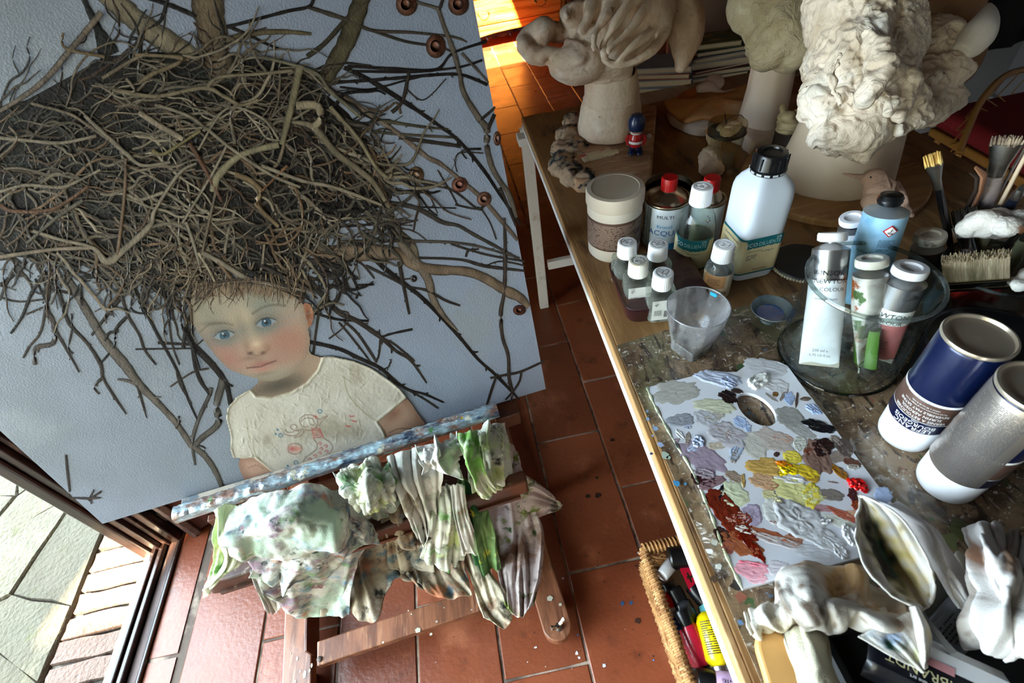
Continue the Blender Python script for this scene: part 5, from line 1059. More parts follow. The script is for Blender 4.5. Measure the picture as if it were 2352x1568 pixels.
# small round bottle
p=(.3835,.610,TZ); t=thing('small_medium_bottle','small clear round bottle with white cap and beige label','bottle',p,0)
R=.0232; g=G(); g.lathe([(0,.0015),(.020,0),(R,.004),(R,.052),(.0215,.062),(.0165,.071),(.0125,.075),(.0125,.080)],44); g.obj('glass_body',GLASS('bottle_frost',(226,232,234),film=.45,filmc=(224,230,232),sc=18,refl=1.6,lo=.3),t)
capg(.0170,.028,.0755,taper=.95).obj('cap',mt_wcap,t); emblem(.0112,.1032,t,mt_wcap,4); f=face(p)
g=G(); g.lathe([(R+.0003,.006),(R+.0004,.0062),(R+.0004,.0555),(R+.0003,.056)],50,arc=(f-1.25,f+1.5)); lb=g.obj('label',M('label_beige',(214,196,168),.6,layers=[((190,160,118),6,.48,.6)]),t)
R2=R+.0007; g=G(); g.lathe([(R2,.030),(R2,.0555)],20,arc=(f-1.0,f+.6)); g.obj('tan_panel',M('panel_tan',(176,128,84),.6),lb)
g=G(); 
for k in range(16): g.lathe([(R2+.0003,.034),(R2+.0003,.052)],1,arc=(f-1.2+k*.013,f-1.2+k*.013+rnd.choice((.004,.008))))
g.obj('barcode',mt_ink,lb,smooth=False); micro(6,.022,.014,cyl(R2+.0003,f-.2,.043),mt_ink,lb,7); text('Cera',.012,mt_ink,lb,cyl(R2+.0003,f+.35,.020)); text('neutra',.007,mt_ink,lb,cyl(R2+.0003,f+.3,.010))
# maroon ceramic tray holding four square bottles
tc=Vector((.290,.639,TZ)); t=thing('ceramic_tray','maroon glazed ceramic tray holding four small square bottles','tray',tc,-.07)
g=G(); A=.0725; g.lathe([(0,0),(A*.86,0),(A*.92,.003),(A*.96,.012),(A,.030),(A*1.005,.033),(A*.985,.0345),(A*.955,.033),(A*.93,.028),(A*.90,.012),(A*.86,.0065),(0,.006)],88,sq=7); g.obj('tray_body',M('maroon_glaze',(58,22,28),.22,layers=[((32,14,18),5,.42,.62),((96,44,42),11,.6,.7),((176,150,140),38,.69,.73)],coat=.6,bump=.1,bs=30),t)
g=G(); g.lathe([(A*.995,.0332),(A*.985,.0348),(A*.972,.0338)],88,sq=7); g.obj('worn_rim',M('rim_worn',(92,62,48),.4,layers=[((60,28,30),18,.45,.55)]),t)
mt_sqg=GLASS('square_glass',(228,232,224),film=.5,filmc=(206,210,200),sc=22,refl=2.0,lo=.25)
def sqb(x,y,rz,label,liq,stain=None,lab=True,seed=1):
    t=thing('medium_bottle',label,'bottle',(x,y,TZ+.0066),rz,'square bottles in the maroon tray')
    a=.0222; g=G(); g.lathe([(0,.001),(a*.9,0),(a,.003),(a,.051),(a*.96,.056),(a*.75,.0595),(.0125,.0605),(.0118,.0615),(.0118,.067)],48,sq=5); g.obj('glass_body',mt_sqg,t)
    g=G(); g.lathe([(0,.0025),(a-.002,.003),(a-.002,.036),(0,.036)],32,sq=5); g.obj('liquid',GLASS('liq%d'%seed,liq,refl=.3),t)
    mc_=mt_wcap if not stain else M('cap_stained',(236,234,224),.4,layers=[((196,176,110),26,.52,.66),((226,218,190),12,.5,.7)])
    capg(.0165,.0268,.0625,taper=.95).obj('cap',mc_,t); emblem(.0115,.0892,t,M('emblem_grey',(190,190,194),.35),seed)
    if lab:
        g=G(); g.add([(-.019,-a-.0004,.008),(.019,-a-.0004,.008),(.019,-a-.0004,.050),(-.019,-a-.0004,.050)],[(0,1,2,3)]); lb=g.obj('label',M('label_grey',(206,206,202),.6),t,smooth=False)
        fx=lambda dx,dz:(lambda x,y:(dx+x,-a-.0008,dz+y)); micro(7,.012,.012,fx(-.009,.024),mt_ink,lb,seed); text('REUTIL',.0022,mt_ink,lb,fx(-.012,.0475))
        g=G(); g.tube([(-.012+.0022*math.cos(i*.5),-a-.0009,.042+.0022*math.sin(i*.5)) for i in range(11)],.0004,4); g.obj('recycling_mark',mt_ink,lb)
        g=G()
        for k in range(14): g.add([(.001+k*.001,-a-.0008,.014),(.001+k*.001+.0005,-a-.0008,.014),(.001+k*.001+.0005,-a-.0008,.028),(.001+k*.001,-a-.0008,.028)],[(0,1,2,3)])
        g.obj('barcode',mt_ink,lb,smooth=False)
sqb(.2465,.676,.1,'square medium bottle at the back left corner of the maroon tray',(150,150,90),lab=False,seed=11)
sqb(.2925,.6545,.05,'square medium bottle with clean cap at the back right of the maroon tray',(190,120,60),lab=False,seed=12)
sqb(.2480,.6235,-.12,'square medium bottle with yellow stained cap in the middle left of the maroon tray',(170,174,140),stain=True,seed=13)
sqb(.2735,.5825,-.12,'square medium bottle with red nick on its cap at the front of the maroon tray',(170,176,150),seed=14)
# clear cup
t=thing('clear_cup','clear tumbler clouded with dried white paint, on a square foot','cup',(.294,.4995,TZ+.0025),.45)
cupm=GLASS('cup_plastic',(240,240,242),film=.62,filmc=(206,204,204),sc=26,refl=2.0,rough=.06,st=(1,1,.35),lo=.36,hi=.72)
g=G(); outp=[(.0235,.0),(.0245,.018),(.030,.028),(.0365,.045),(.0415,.066),(.0445,.0885)]; inn=[(.0435,.0885),(.0405,.066),(.0355,.045),(.029,.029),(.022,.022),(0,.021)]
vs=[];n=48
for i,(r0,z0) in enumerate(outp+inn):
    s_=7 if (i==0) else (6 if i==1 else (3.0 if i==2 else 2)); s_=2 if i>=6 and i<9 else s_
    for k in range(n):
        a=2*PI*k/n; c_,s2=math.cos(a),math.sin(a); q=(abs(c_)**s_+abs(s2)**s_)**(-1/s_); vs.append((r0*q*c_,r0*q*s2,z0))
m_=len(outp+inn); g.add(vs,[(i*n+k,i*n+(k+1)%n,(i+1)*n+(k+1)%n,(i+1)*n+k) for i in range(m_-1) for k in range(n)]+[tuple(range(n-1,-1,-1))]); g.obj('tumbler_wall',cupm,t)
g=G(); g.tube([(.044*math.cos(2*PI*i/60),.044*math.sin(2*PI*i/60),.0888) for i in range(60)],.0009,6,closed=True); g.obj('rim',GLASS('rim_glass',(220,222,226),film=.5,sc=20,refl=3,rough=.08,lo=.2),t)
g=G(); g.box((0,0,.0095),(.044,.044,.017)); g.obj('square_foot',M('foot_glass',(150,146,140),.15,trans=.75,ior=1.4),t,smooth=False,bevel=.003)
g=G(); g.box((.0425,.0065,.082),(.003,.011,.006),Matrix.Rotation(.15,3,'Z')); g.obj('blue_paint_mark',M('cyan_paint',(40,170,220),.4),t,bevel=.001)
# blue bowl
t=thing('small_bowl','small conical ceramic bowl with blue glaze pooled inside','bowl',(.4325,.5215,TZ+.0025),0)
g=G(); g.lathe([(.0105,0),(.0115,.001),(.0105,.006),(.018,.012),(.026,.020),(.0308,.0272),(.0303,.0282),(.0292,.0275),(.024,.020),(.014,.0115),(.006,.009),(0,.0085)],56)
bo=g.obj('bowl_body',M('bowl_glaze',(112,124,128),.2,layers=[((70,92,100),18,.45,.62),((150,150,140),30,.6,.7)],coat=.6),t)
g=G(); g.lathe([(.0205,.0172),(.014,.0122),(.006,.0097),(0,.0092)],40); g.obj('blue_glaze_pool',M('blue_pool',(24,96,176),.15,layers=[((90,110,130),40,.55,.7),((10,40,80),14,.5,.62)],coat=.8),t)
# black round slab with crusted edge
t=thing('black_disc','flat black round slab with a crusted pale rim, by the square bottle','disc',(.556,.634,TZ),0)
g=G(); g.lathe([(.050,0),(.0515,.004),(.0495,.009),(0,.0092)],48); g.obj('slab',M('black_slate',(20,20,22),.6,bump=.2),t)
g=G(); rr=random.Random(4)
for k in range(64):
    a=2*PI*k/64; g.ball((.0515*math.cos(a),.0515*math.sin(a),.004),(rr.uniform(.0022,.0034),)*3,n=6,m=4)
o=g.obj('granular_rim',M('crust',(176,166,140),.9,bump=.5,bs=300),t); o['kind']='stuff'
# spray cans, upside down on their white caps
def can(x,y,label,spin,seed):
    t=thing('aerosol_can',label,'spray can',(x,y,TZ+.0025),0,'navy spray cans'); f=face((x,y))+spin; R=.0328
    g=G(); g.lathe([(0,.001),(.026,0),(.029,.002),(.0305,.008),(.0315,.044),(.0312,.046),(0,.046)],64); g.obj('white_cap',mt_wcap,t)
    mt_navy=M('navy_enamel',(14,26,66),.28,metal=.35,coat=.4)
    g=G(); g.lathe([(0,.045),(R-.001,.045),(R,.047),(R,.176),(R-.001,.1785),(0,.1785)],72); cbd=g.obj('can_body',mt_navy,t)
    g=G(); g.lathe([(R-.001,.1795),(R+.0007,.1805),(R+.0009,.1825),(R,.1845),(R-.0018,.1845),(R-.003,.181),(R-.006,.1795),(R-.016,.1805),(0,.1825)],72); g.obj('metal_base_ring',M('can_metal',(206,192,172),.28,.75,layers=[((150,130,106),8,.45,.65)]),t)
    R1=R+.0004
    def band(nm,z0,z1,mat,a0=-PI,a1=PI): g=G(); g.lathe([(R1,z0),(R1+.0001,z0+.0002),(R1+.0001,z1-.0002),(R1,z1)],72,arc=(f+a0,f+a1)); return g.obj(nm,mat,cbd)
    band('white_stripe',.098,.102,mt_inkw); bb_=band('brown_band',.066,.0975,M('brown_enamel',(94,70,60),.35,metal=.2)); g=G(); 
    band('white_hairline',.0652,.0658,mt_inkw)
    R2=R1+.0004
    if seed==1:
        up=lambda a0,z:(lambda x,y:(R2*math.cos(f+a0-x/R2),R2*math.sin(f+a0-x/R2),z-y))
        text('LEFRANC',.0090,mt_inkw,cbd,up(.22,.0520),sx=1.1); text('BOURGEOIS',.0080,mt_inkw,cbd,up(.22,.0590),sx=1.05); text('PARIS',.0030,mt_inkw,cbd,up(.22,.0637))
        text('VERNIS A RETOUCHER',.0056,mt_inkw,cbd,up(.2,.0705)); text('SURFIN AEROSOL',.0056,mt_inkw,cbd,up(.2,.0768)); text('REVERSIBLE MAT SATINE',.0050,mt_inkw,cbd,up(.2,.0832)); text('Vernis temporaire pour proteger la toile',.0028,mt_inkw,cbd,up(.2,.0882)); text('utiliser a 30 cm de la toile',.0028,mt_inkw,cbd,up(.2,.0922)); text('RETOUCHER',.0040,mt_ink,cbd,up(-.9,.1000)); text('4 PROTEGER',.0034,mt_ink,cbd,up(.1,.1000))
    else:
        sp=band('silver_panel',.047,.178,M('silver_panel',(186,176,166),.3,metal=.85),-1.25,.95)
        micro(60,.052,.118,lambda x,y:(R2*math.cos(f-.15-x/R2),R2*math.sin(f-.15-x/R2),.112-y),M('ink_grey',(84,80,84),.5),cbd,4,fill=.93,th_=.16)
        text('VERNIS AEROSOL',.0075,mt_inkw,cbd,lambda x,y:((R2)*math.cos(f-1.42-y/R2),(R2)*math.sin(f-1.42-y/R2),.14-x))
can(.4895,.2870,'navy spray can standing on its white cap, lettered LEFRANC BOURGEOIS, behind the silver one',-.18,1)
can(.4890,.2165,'spray can with a silver panel of fine print, on its white cap, nearest the rags',-.12,2)
# big glass jar of paint tubes
jc=Vector((.4865,.428,TZ+.0025)); t=thing('glass_jar','big heavy clear glass jar holding oil paint tubes','jar',jc,0)
jg=GLASS('jar_glass',(250,252,250),film=.10,filmc=(200,206,206),sc=14,refl=1.6,rough=.02,lo=.5)
g=G(); g.lathe([(0,.002),(.066,.0),(.0755,.003),(.0785,.008),(.0775,.03),(.0755,.09),(.0745,.130),(.0765,.142),(.0785,.148),(.0772,.1515),(.0735,.1505),(.0715,.143),(.0712,.130),(.0722,.09),(.074,.03),(.072,.012),(0,.010)],80); g.obj('glass_wall',jg,t)
g=G(); g.tube([(.0768*math.cos(2*PI*i/80),.0768*math.sin(2*PI*i/80),.1478) for i in range(80)],.0028,8,closed=True); g.obj('thick_lip',GLASS('lip_glass',(205,212,210),film=.25,filmc=(200,206,206),sc=30,refl=3.0,rough=.04,lo=.4),t)
g=G(); g.tube([(.0772*math.cos(2*PI*i/80),.0772*math.sin(2*PI*i/80),.004) for i in range(80)],.0022,6,closed=True); g.obj('foot_rim',GLASS('foot_rim_glass',(90,100,80),film=.2,filmc=(80,90,60),refl=2.5,sc=30),t)
def ptube(name,label,p,q,r,w,bodymat,capmat,group='paint tubes in the glass jar',capr=.0135,caph=.010,shoulder=None,cat='tube',spin=0,conc=True,twist=0):
    """squeezed paint tube: p = top of cap, q = crimped tail"""
    t,L_,f=axthing(name,label,cat,q,p,group); f+=spin
    n=36; g=G(); secs=14; zt=L_-caph-.010; vs=[]
    for i in range(secs+1):
        s=i/secs; z=zt*s; k=min(1,s*1.15)**.8; a_=w/2*(1-k)+r*k; b_=.0012*(1-k)+r*k
        b_*=1-(.18*math.sin(s*7+r*900) if s<.75 else 0)
        for j in range(n):
            u=2*PI*j/n; x_,y_=a_*math.cos(u),b_*math.sin(u); dn_=.0012*NZ.noise(Vector((x_*60,y_*60,z*45+r*1000)))*(1 if s<.8 else .2)
            x_,y_=x_*(1+dn_*20),y_+dn_*1.5; ph=f+PI/2+twist*(1-s); vs.append((x_*math.cos(ph)-y_*math.sin(ph),x_*math.sin(ph)+y_*math.cos(ph),z))
    g.add(vs,[(i*n+j,i*n+(j+1)%n,(i+1)*n+(j+1)%n,(i+1)*n+j) for i in range(secs) for j in range(n)]+[tuple(range(n-1,-1,-1))]); b=g.obj('tube_body',bodymat,t)
    g=G(); g.lathe([(r,zt),(r*1.01,zt+.0006),(r*.55,zt+.006),(.006,zt+.0085),(.006,zt+.012)],36); g.obj('shoulder',shoulder or M('alu_shoulder',(186,186,188),.35,1,layers=[((120,120,124),12,.5,.66)]),t)
    g=G(); z0=L_-caph
    if conc: g.lathe([(capr*.80,z0),(capr*.98,z0+caph*.15),(capr,z0+caph*.75),(capr*.94,L_),(capr*.62,L_),(capr*.55,L_-.0028),(0,L_-.0032)],40)
    else: g.lathe([(capr*.75,z0),(capr*.9,z0+caph*.1),(capr,z0+caph*.4),(capr*.95,z0+caph*.55),(capr,z0+caph*.7),(capr*.85,L_),(capr*.5,L_),(capr*.4,L_+.001),(0,L_+.001)],40)
    g.obj('cap',capmat,t); g=G(); g.box((0,0,.003),(w*.98,.0022,.008),Matrix.Rotation(f+PI/2+twist,3,'Z')); g.obj('crimped_tail',M('alu_crimp',(170,168,166),.4,1),t,smooth=False)
    return t,L_,f,zt
silver=M('tube_silver_white',(206,208,212),.3,metal=.15,layers=[((170,172,178),12,.55,.68)])
def tube_print(t,f,r,lines,mat=None):
    for s,size,z,k in lines: text(s,size,mat or mt_ink,t,lambda x,y,zz=z,k=k:((r+.0012)*k*math.cos(f+x/r),(r+.0012)*k*math.sin(f+x/r),zz+y),'lettering')
t,L_,f,zt=ptube('paint_tube','large silver and white tube with clean white cap, at the left of the jar',at(1913,534,.925),at(1880,838,.768),.0225,.050,M('tube_white',(222,224,232),.35,layers=[((190,194,204),12,.56,.68)],bump=.1,bs=30),mt_wcap,capr=.0180,caph=.012)
g=G(); g.lathe([(.0229,zt-.040),(.0228,zt)],36); b=g.obj('silver_band',M('tube_foil',(178,178,182),.25,.9,layers=[((96,98,104),30,.58,.66)]),t)
tube_print(t,f,.0226,[('WINSOR',.0095,zt-.030,1.02),('& NEWTON',.0090,zt-.041,1.02),('OIL COLOUR',.0070,zt-.052,1.03)])
text('TITANIUM WHITE',.0035,mt_ink,t,lambda x,y:(.021*math.cos(f+x/.02),.021*math.sin(f+x/.02),zt-.066+y)); text('200 ml e',.0055,mt_ink,t,lambda x,y:(.0185*math.cos(f)-x*math.sin(f),.0185*math.sin(f)+x*math.cos(f),.026+y)); text('6.75 US fl oz',.0050,mt_ink,t,lambda x,y:(.0185*math.cos(f)-x*math.sin(f),.0185*math.sin(f)+x*math.cos(f),.019+y))
rust=M('tube_rusty',(206,204,198),.35,metal=.3,layers=[((150,76,30),22,.53,.58),((70,96,50),30,.60,.64),((120,116,108),12,.5,.66)],bump=.2,bs=60)
t,L_,f,zt=ptube('paint_tube','grey tube with rust and green smears and a stained cream cap, centre of the jar',at(2003,592,.915),at(1987,842,.768),.0205,.040,rust,M('cap_cream_stained',(226,222,208),.45,layers=[((150,110,60),34,.60,.68),((190,186,170),14,.5,.62)],bump=.2),twist=.8,spin=.4,capr=.0190,caph=.012)
g=G(); g.lathe([(.0185,.030),(.0195,.055)],20,arc=(f-1.5,f+1.2)); 
g=G(); g.tube([(0,0,.004),(0,0,.02),(0,0,.045),(0,0,.062)],[.0185,.0190,.0195,.0200],20,flat=.50); g.obj('green_wrap',M('green_paint_skin',(80,118,46),.35,layers=[((40,80,20),24,.55,.66),((150,190,90),14,.6,.7)],bump=.4,bs=40),t)
g=G()
for k in range(17): g.lathe([(.0196,.066+k*.0013),(.0196,.066+k*.0013+.0006)],8,arc=(f-.55,f+.5))
g.obj('barcode',mt_ink,t,smooth=False)
pink=M('tube_pink',(172,100,100),.4,layers=[((140,76,80),10,.5,.64)],bump=.1)
t,L_,f,zt=ptube('paint_tube','tube with brownish pink label and bright white cap, right side of the jar',at(2094,612,.915),at(2000,818,.770),.0235,.052,pink,mt_wcap,capr=.0200,caph=.012)
g=G(); g.lathe([(.0242,zt-.032),(.0238,zt)],36); b=g.obj('silver_band',MATS['tube_foil'],t); g=G(); g.lathe([(.0243,zt-.054),(.0243,zt-.032)],24,arc=(f-1.3,f+1.3)); g.obj('white_band',mt_inkw,t)
tube_print(t,f,.0238,[('NEWTON',.0095,zt-.040,1.04),('COLOUR',.0080,zt-.050,1.04)]); micro(5,.026,.014,lambda x,y:(.019*math.cos(f+x/.02),.019*math.sin(f+x/.02),.035+y),mt_ink,t,3)
blue=M('tube_sky_blue',(150,196,226),.35,layers=[((176,210,232),8,.5,.66),((120,170,206),14,.62,.7)],bump=.15,bs=40)
t,L_,f,zt=ptube('paint_tube','large pale blue tube with round black cap and red hazard diamond, tallest in the jar',at(2049,446,.960),at(1965,700,.790),.0265,.058,blue,mt_blackp,capr=.0150,caph=.014,conc=False,shoulder=M('alu_dull',(176,186,196),.45,.6,layers=[((226,226,226),24,.58,.66)]))
def tp(a0,z,k=1.06): return lambda x,y:(.0265*k*math.cos(f+a0+x/.0265),.0265*k*math.sin(f+a0+x/.0265),z+y)
q=tp(.42,zt-.016); g=G(); d_=.0085; g.add([q(0,d_),q(d_,0),q(0,-d_),q(-d_,0)],[(0,1,2,3)]); hz=g.obj('hazard_diamond',M('ink_red',(200,30,36),.5),t,smooth=False); q=tp(.42,zt-.016,1.075); d_=.0066; g=G(); g.add([q(0,d_),q(d_,0),q(0,-d_),q(-d_,0)],[(0,1,2,3)]); g.obj('diamond_field',mt_inkw,hz,smooth=False)
q=tp(.42,zt-.016,1.09); g=G(); g.tube([q(-.003,-.002),q(0,-.001),q(.001,.003)],.0005,5); g.tube([q(-.002,-.003),q(.003,-.003)],.0005,5); g.obj('symbol',mt_ink,hz)
micro(6,.020,.011,tp(.45,zt-.034),M('ink_slate',(70,90,110),.5),t,6); text('200 ml',.0052,mt_ink,t,tp(.35,zt-.044)); text('PRIMALBA',.0050,M('ink_navy',(20,40,90),.5),t,tp(-.35,zt-.050)); micro(5,.018,.010,tp(.45,zt-.054),M('ink_slate2',(70,90,110),.5),t,8)
t,L_,f,zt=ptube('paint_tube','tube with white cap and black collar half hidden behind the silver one',at(1958,498,.905),at(1950,660,.775),.018,.036,silver,mt_wcap,capr=.0170); g=G(); g.lathe([(.0120,L_-.014),(.0125,L_-.010)],30); g.obj('collar',mt_blackp,t)
t,L_,f,zt=ptube('paint_tube','dark tube with an amber stained cream cap at the back right of the jar',at(2138,537,.890),at(2098,690,.775),.019,.040,M('tube_dark',(60,52,50),.4,layers=[((150,80,30),12,.6,.68)]),M('cap_amber',(206,198,180),.5,layers=[((140,100,56),16,.5,.62),((90,70,50),30,.62,.7)],bump=.2),capr=.0195,caph=.013,shoulder=M('shoulder_stained',(150,140,130),.5,layers=[((150,84,34),10,.5,.6)]))
# black wire mesh pot behind the cans
t=thing('mesh_pot','black round mesh pot behind the navy spray can','pot',(.600,.325,TZ+.0025),0)
g=G(); R=.068; zt=.088; n=90; rows=26
for k in range(n):
    a=2*PI*k/n; a2=a
    g.add([(R*math.cos(a-.008),R*math.sin(a-.008),0),(R*math.cos(a+.008),R*math.sin(a+.008),0),((R+.006)*math.cos(a+.008),(R+.006)*math.sin(a+.008),zt),((R+.006)*math.cos(a-.008),(R+.006)*math.sin(a-.008),zt)],[(0,1,2,3)])
for k in range(rows):
    z=zt*k/rows; r0=R+.006*k/rows; g.lathe([(r0,z),(r0,z+.0010)],60)
o=g.obj('wire_mesh',M('black_wire',(18,18,20),.4,.5),t,smooth=False); o['kind']='stuff'
g=G(); g.lathe([(R+.0062,zt-.002),(R+.0085,zt),(R+.0062,zt+.002),(R+.004,zt)],60); g.obj('rim',mt_blackp,t)
g=G(); g.lathe([(R,0),(R,.0015),(0,.0015)],40); g.obj('pot_floor',mt_blackp,t)
g=G(); g.lathe([(R-.002,.001),(R+.003,zt-.006),(R+.002,zt-.006),(R-.004,.002)],60); g.obj('inner_liner',M('dark_liner',(26,26,30),.6),t)
# ================================================================== clay sculptures and the things among them
mt_clay=M('buff_clay',(224,200,172),.85,layers=[((206,176,144),6,.45,.62),((236,218,196),18,.55,.7),((150,120,92),60,.66,.74)],bump=.5,bs=120)
mt_clayw=M('pale_rough_clay',(236,218,196),.85,layers=[((200,180,154),7,.48,.62),((238,228,212),16,.52,.68),((140,112,88),46,.66,.73)],bump=1.0,bs=26,bdis=2.4,bdist=.006)
mt_clayg=M('greenish_clay',(206,194,164),.9,layers=[((188,174,140),7,.45,.62),((216,206,180),18,.55,.7),((120,132,170),9,.745,.76)],bump=1.0,bs=30,bdis=3.0,bdist=.005)
mt_terra=M('brown_clay',(150,112,76),.85,layers=[((112,80,50),5,.45,.62)],bump=.5,bs=90)
mt_plaster=M('plaster_pinkish',(224,206,192),.9,layers=[((196,170,150),9,.5,.66)],bump=.4,bs=90)
def dpt(p): return float((np.array(p)-CP)@FW)
# driftwood base
bz=TZ+.034
dw=thing('driftwood_base','worn driftwood slab with a charred lumpy left end under the left clay head','base',at(1400,340,TZ))
o_=Vector(dw.location); g=G()
poly=[at(x,y,bz)-o_ for x,y in ((1330,262),(1400,245),(1464,239),(1509,240),(1497,400),(1400,412),(1325,415),(1300,392))]
g.extr(poly,(0,0,-.033)); g.obj('plank',M('driftwood',(186,146,110),.75,layers=[((146,106,76),5,.45,.62,(1,3,1)),((206,172,138),14,.55,.7,(1,4,1))],bump=.6,bs=40,bst=(1,5,1)),dw,smooth=False,bevel=.006,fix=True,bseg=3)
g=G()
for x,y,r_ in ((1318,280,.022),(1305,312,.024),(1298,345,.026),(1296,380,.028),(1315,402,.024),(1345,412,.020),(1325,350,.028)): 
    q=at(x,y,bz-.014)-o_; g.ball(q,(r_*1.25,r_*1.6,.021),n=14,m=10)
def dd_(p):
    return .006*(1-abs(NZ.noise(Vector((p.x*30,p.y*60,p.z*50))))*2.5)+.003*NZ.noise(p*120)
sculpt('charred_end',g,M('charred_wood',(170,142,114),.85,layers=[((30,32,34),16,.53,.60,(1,.5,2)),((170,146,118),9,.56,.7),((52,56,60),26,.56,.62)],bump=.7,bs=60),dw,.005,dd_,3)
# left clay head: column + swirling mass
def cyld(pr,n=56,wob=.002,sd=0,c=(0,0)): 
    g=G(); vs=[]; 
    for r0,z in pr:
        for k in range(n):
            a=2*PI*k/n; q=r0+wob*NZ.noise(Vector((math.cos(a)*2,math.sin(a)*2,z*25+sd)))*3; vs.append((c[0]+q*math.cos(a),c[1]+q*math.sin(a),z))
    m=len(pr); g.add(vs,[(i*n+k,i*n+(k+1)%n,(i+1)*n+(k+1)%n,(i+1)*n+k) for i in range(m-1) for k in range(n)]+[tuple(range(n-1,-1,-1)),tuple((m-1)*n+k for k in range(n))]); return g
b1=Vector((.381,1.205,bz)); t=thing('clay_bust','buff clay head with windswept swirling hair on a tall round neck, at the left','sculpture',b1)
g=cyld([(.062,0),(.076,.004),(.0775,.015),(.076,.035),(.071,.065),(.0665,.080),(.0675,.083),(.0655,.088),(.063,.115),(.0600,.140),(.0570,.142),(.052,.13),(.040,.12)],sd=1); g.obj('neck',mt_clay,t,fix=True)
D1=dpt((.36,1.2,1.0)); k1=D1/F
def bp(x,y,dd=0): return dep(x,y,D1+dd)-b1
g=G()
def el(x,y,rx,ry,rz,dd=0,k=k1,f=None): 
    f=f or bp; R=Matrix(((RT[0],UP[0],-FW[0]),(RT[1],UP[1],-FW[1]),(RT[2],UP[2],-FW[2]))); g.ball(f(x,y,dd),(rx*k,ry*k,rz*k),R,n=20,m=14)
def tb(pts,r,dd=0,k=k1,f=None,n=16):
    f=f or bp; P=cr([tuple(f(p[0],p[1],(p[2] if len(p)>2 else 0)+dd)) for p in pts],n); rr=cr([[v] for v in (r if hasattr(r,'__len__') else [r,r])],n); g.tube([Vector(p) for p in P],[float(q[0])*k for q in rr],10)
el(1430,50,108,95,100); el(1470,30,75,90,85,.03); el(1385,120,80,60,80); el(1400,165,55,26,60,.02); el(1330,150,70,38,60,-.01)
el(1248,68,29,28,30,-.02); el(1318,38,34,28,34,-.03); el(1203,104,18,22,22,-.01); el(1222,125,22,22,24,0); el(1345,75,34,30,30,-.01)
tb([(1190,98),(1215,80),(1248,70),(1290,75),(1330,55)],[12,20,24,20,24]); tb([(1205,115),(1240,130),(1275,125),(1310,140),(1360,160)],[18,22,16,22,26]); tb([(1240,148,-.02),(1256,120,-.03),(1290,128,-.03),(1320,160,-.02),(1350,180,-.01)],[10,13,12,12,8])
for pts,r in (([(1480,-60,-.08),(1450,0,-.10),(1410,60,-.10),(1385,105,-.08),(1392,128,-.08)],[14,12,10,8,9]),([(1510,-40,-.06),(1480,20,-.09),(1440,75,-.10),(1405,105,-.10),(1396,122,-.10)],[12,12,9,7,7]),([(1430,-40,-.06),(1400,20,-.09),(1370,70,-.09),(1363,100,-.09),(1368,118,-.09)],[14,12,9,8,9]),([(1380,-40,-.05),(1360,10,-.07),(1345,50,-.07),(1330,75,-.06)],[16,14,12,10]),
    ([(1540,10,0),(1525,80,-.05),(1480,130,-.07),(1420,150,-.07),(1380,135,-.08)],[12,12,10,9,6]),([(1500,70,-.07),(1450,110,-.09),(1420,140,-.08)],[10,9,6]),([(1300,95,-.04),(1330,105,-.06),(1345,125,-.06),(1330,140,-.06),(1310,130,-.05)],[9,10,9,9,7]),([(1345,12,-.05),(1322,12,-.06),(1300,25,-.06),(1305,45,-.06)],[10,10,9,7])): tb(pts,r)
el(1575,50,48,90,20,.07); tb([(1560,0,.06),(1575,80,.06),(1562,165,.06)],[40,40,12])
sculpt('swirling_hair',g,mt_clay,t,.0038,lambda p:.0022*NZ.noise(Vector((p.x*18,p.y*18,p.z*30)))+.0010*NZ.noise(p*110)+.0012*math.sin(NZ.noise(p*7)*16),6)
g=G(); g.box((0,0,0),(.075,.030,.006),Matrix.Rotation(.05,3,'Z')); t=thing('flat_matchbox','flattened red and cream matchbox wedged under the left clay head','matchbox',at(1372,356,bz+.004),.05); g.obj('card',M('matchbox_card',(206,190,160),.7,layers=[((176,48,30),26,.53,.58,(1,3,1)),((50,40,36),60,.62,.68)]),t,smooth=False,bevel=.001)
g=G(); g.box((.012,-.008,.004),(.07,.012,.005),Matrix.Rotation(-.08,3,'Z')); g.obj('match_sticks',M('match_wood',(210,190,150),.7),t,smooth=False)
# toy guardsman
s0=at(1459,352,bz); t=thing('toy_guardsman','small wind-up toy guardsman in red coat and tall dark blue fur hat','toy',s0,-.35)
bl_=M('toy_blue',(16,34,70),.35,coat=.4); rd_=M('toy_red',(176,22,20),.3,coat=.4); ww_=M('toy_white',(226,220,214),.4)
for sx in(-1,1):
    g=G(); g.ball((sx*.009,-.004,.005),(.009,.014,.006)); g.obj('foot',bl_,t); g=G(); g.tube([(sx*.008,0,.006),(sx*.007,0,.022)],[.006,.007],10); g.obj('leg',bl_,t)
g=G(); g.lathe([(0,.018),(.013,.019),(.0165,.026),(.0165,.040),(.013,.048),(.008,.050),(0,.050)],24); g.obj('coat',rd_,t)
g=G(); g.lathe([(.0166,.028),(.0172,.029),(.0172,.033),(.0166,.034)],24); g.obj('belt',ww_,t); g=G(); g.lathe([(.012,.0485),(.0135,.0495),(.012,.051)],24); g.obj('collar',ww_,t)
for sx in(-1,1):
    g=G(); g.tube([(sx*.015,0,.044),(sx*.020,-.002,.036),(sx*.018,-.006,.028)],[.0045,.005,.0042],8); g.ball((sx*.0175,-.007,.026),.004,n=8,m=6); g.obj('arm',rd_,t)
g=G(); g.ball((0,-.002,.058),(.0125,.012,.011)); g.obj('head',M('toy_skin',(214,160,128),.4),t); g=G(); g.ball((.011,-.008,.057),.003,n=8,m=6); g.obj('nose',bl_,t)
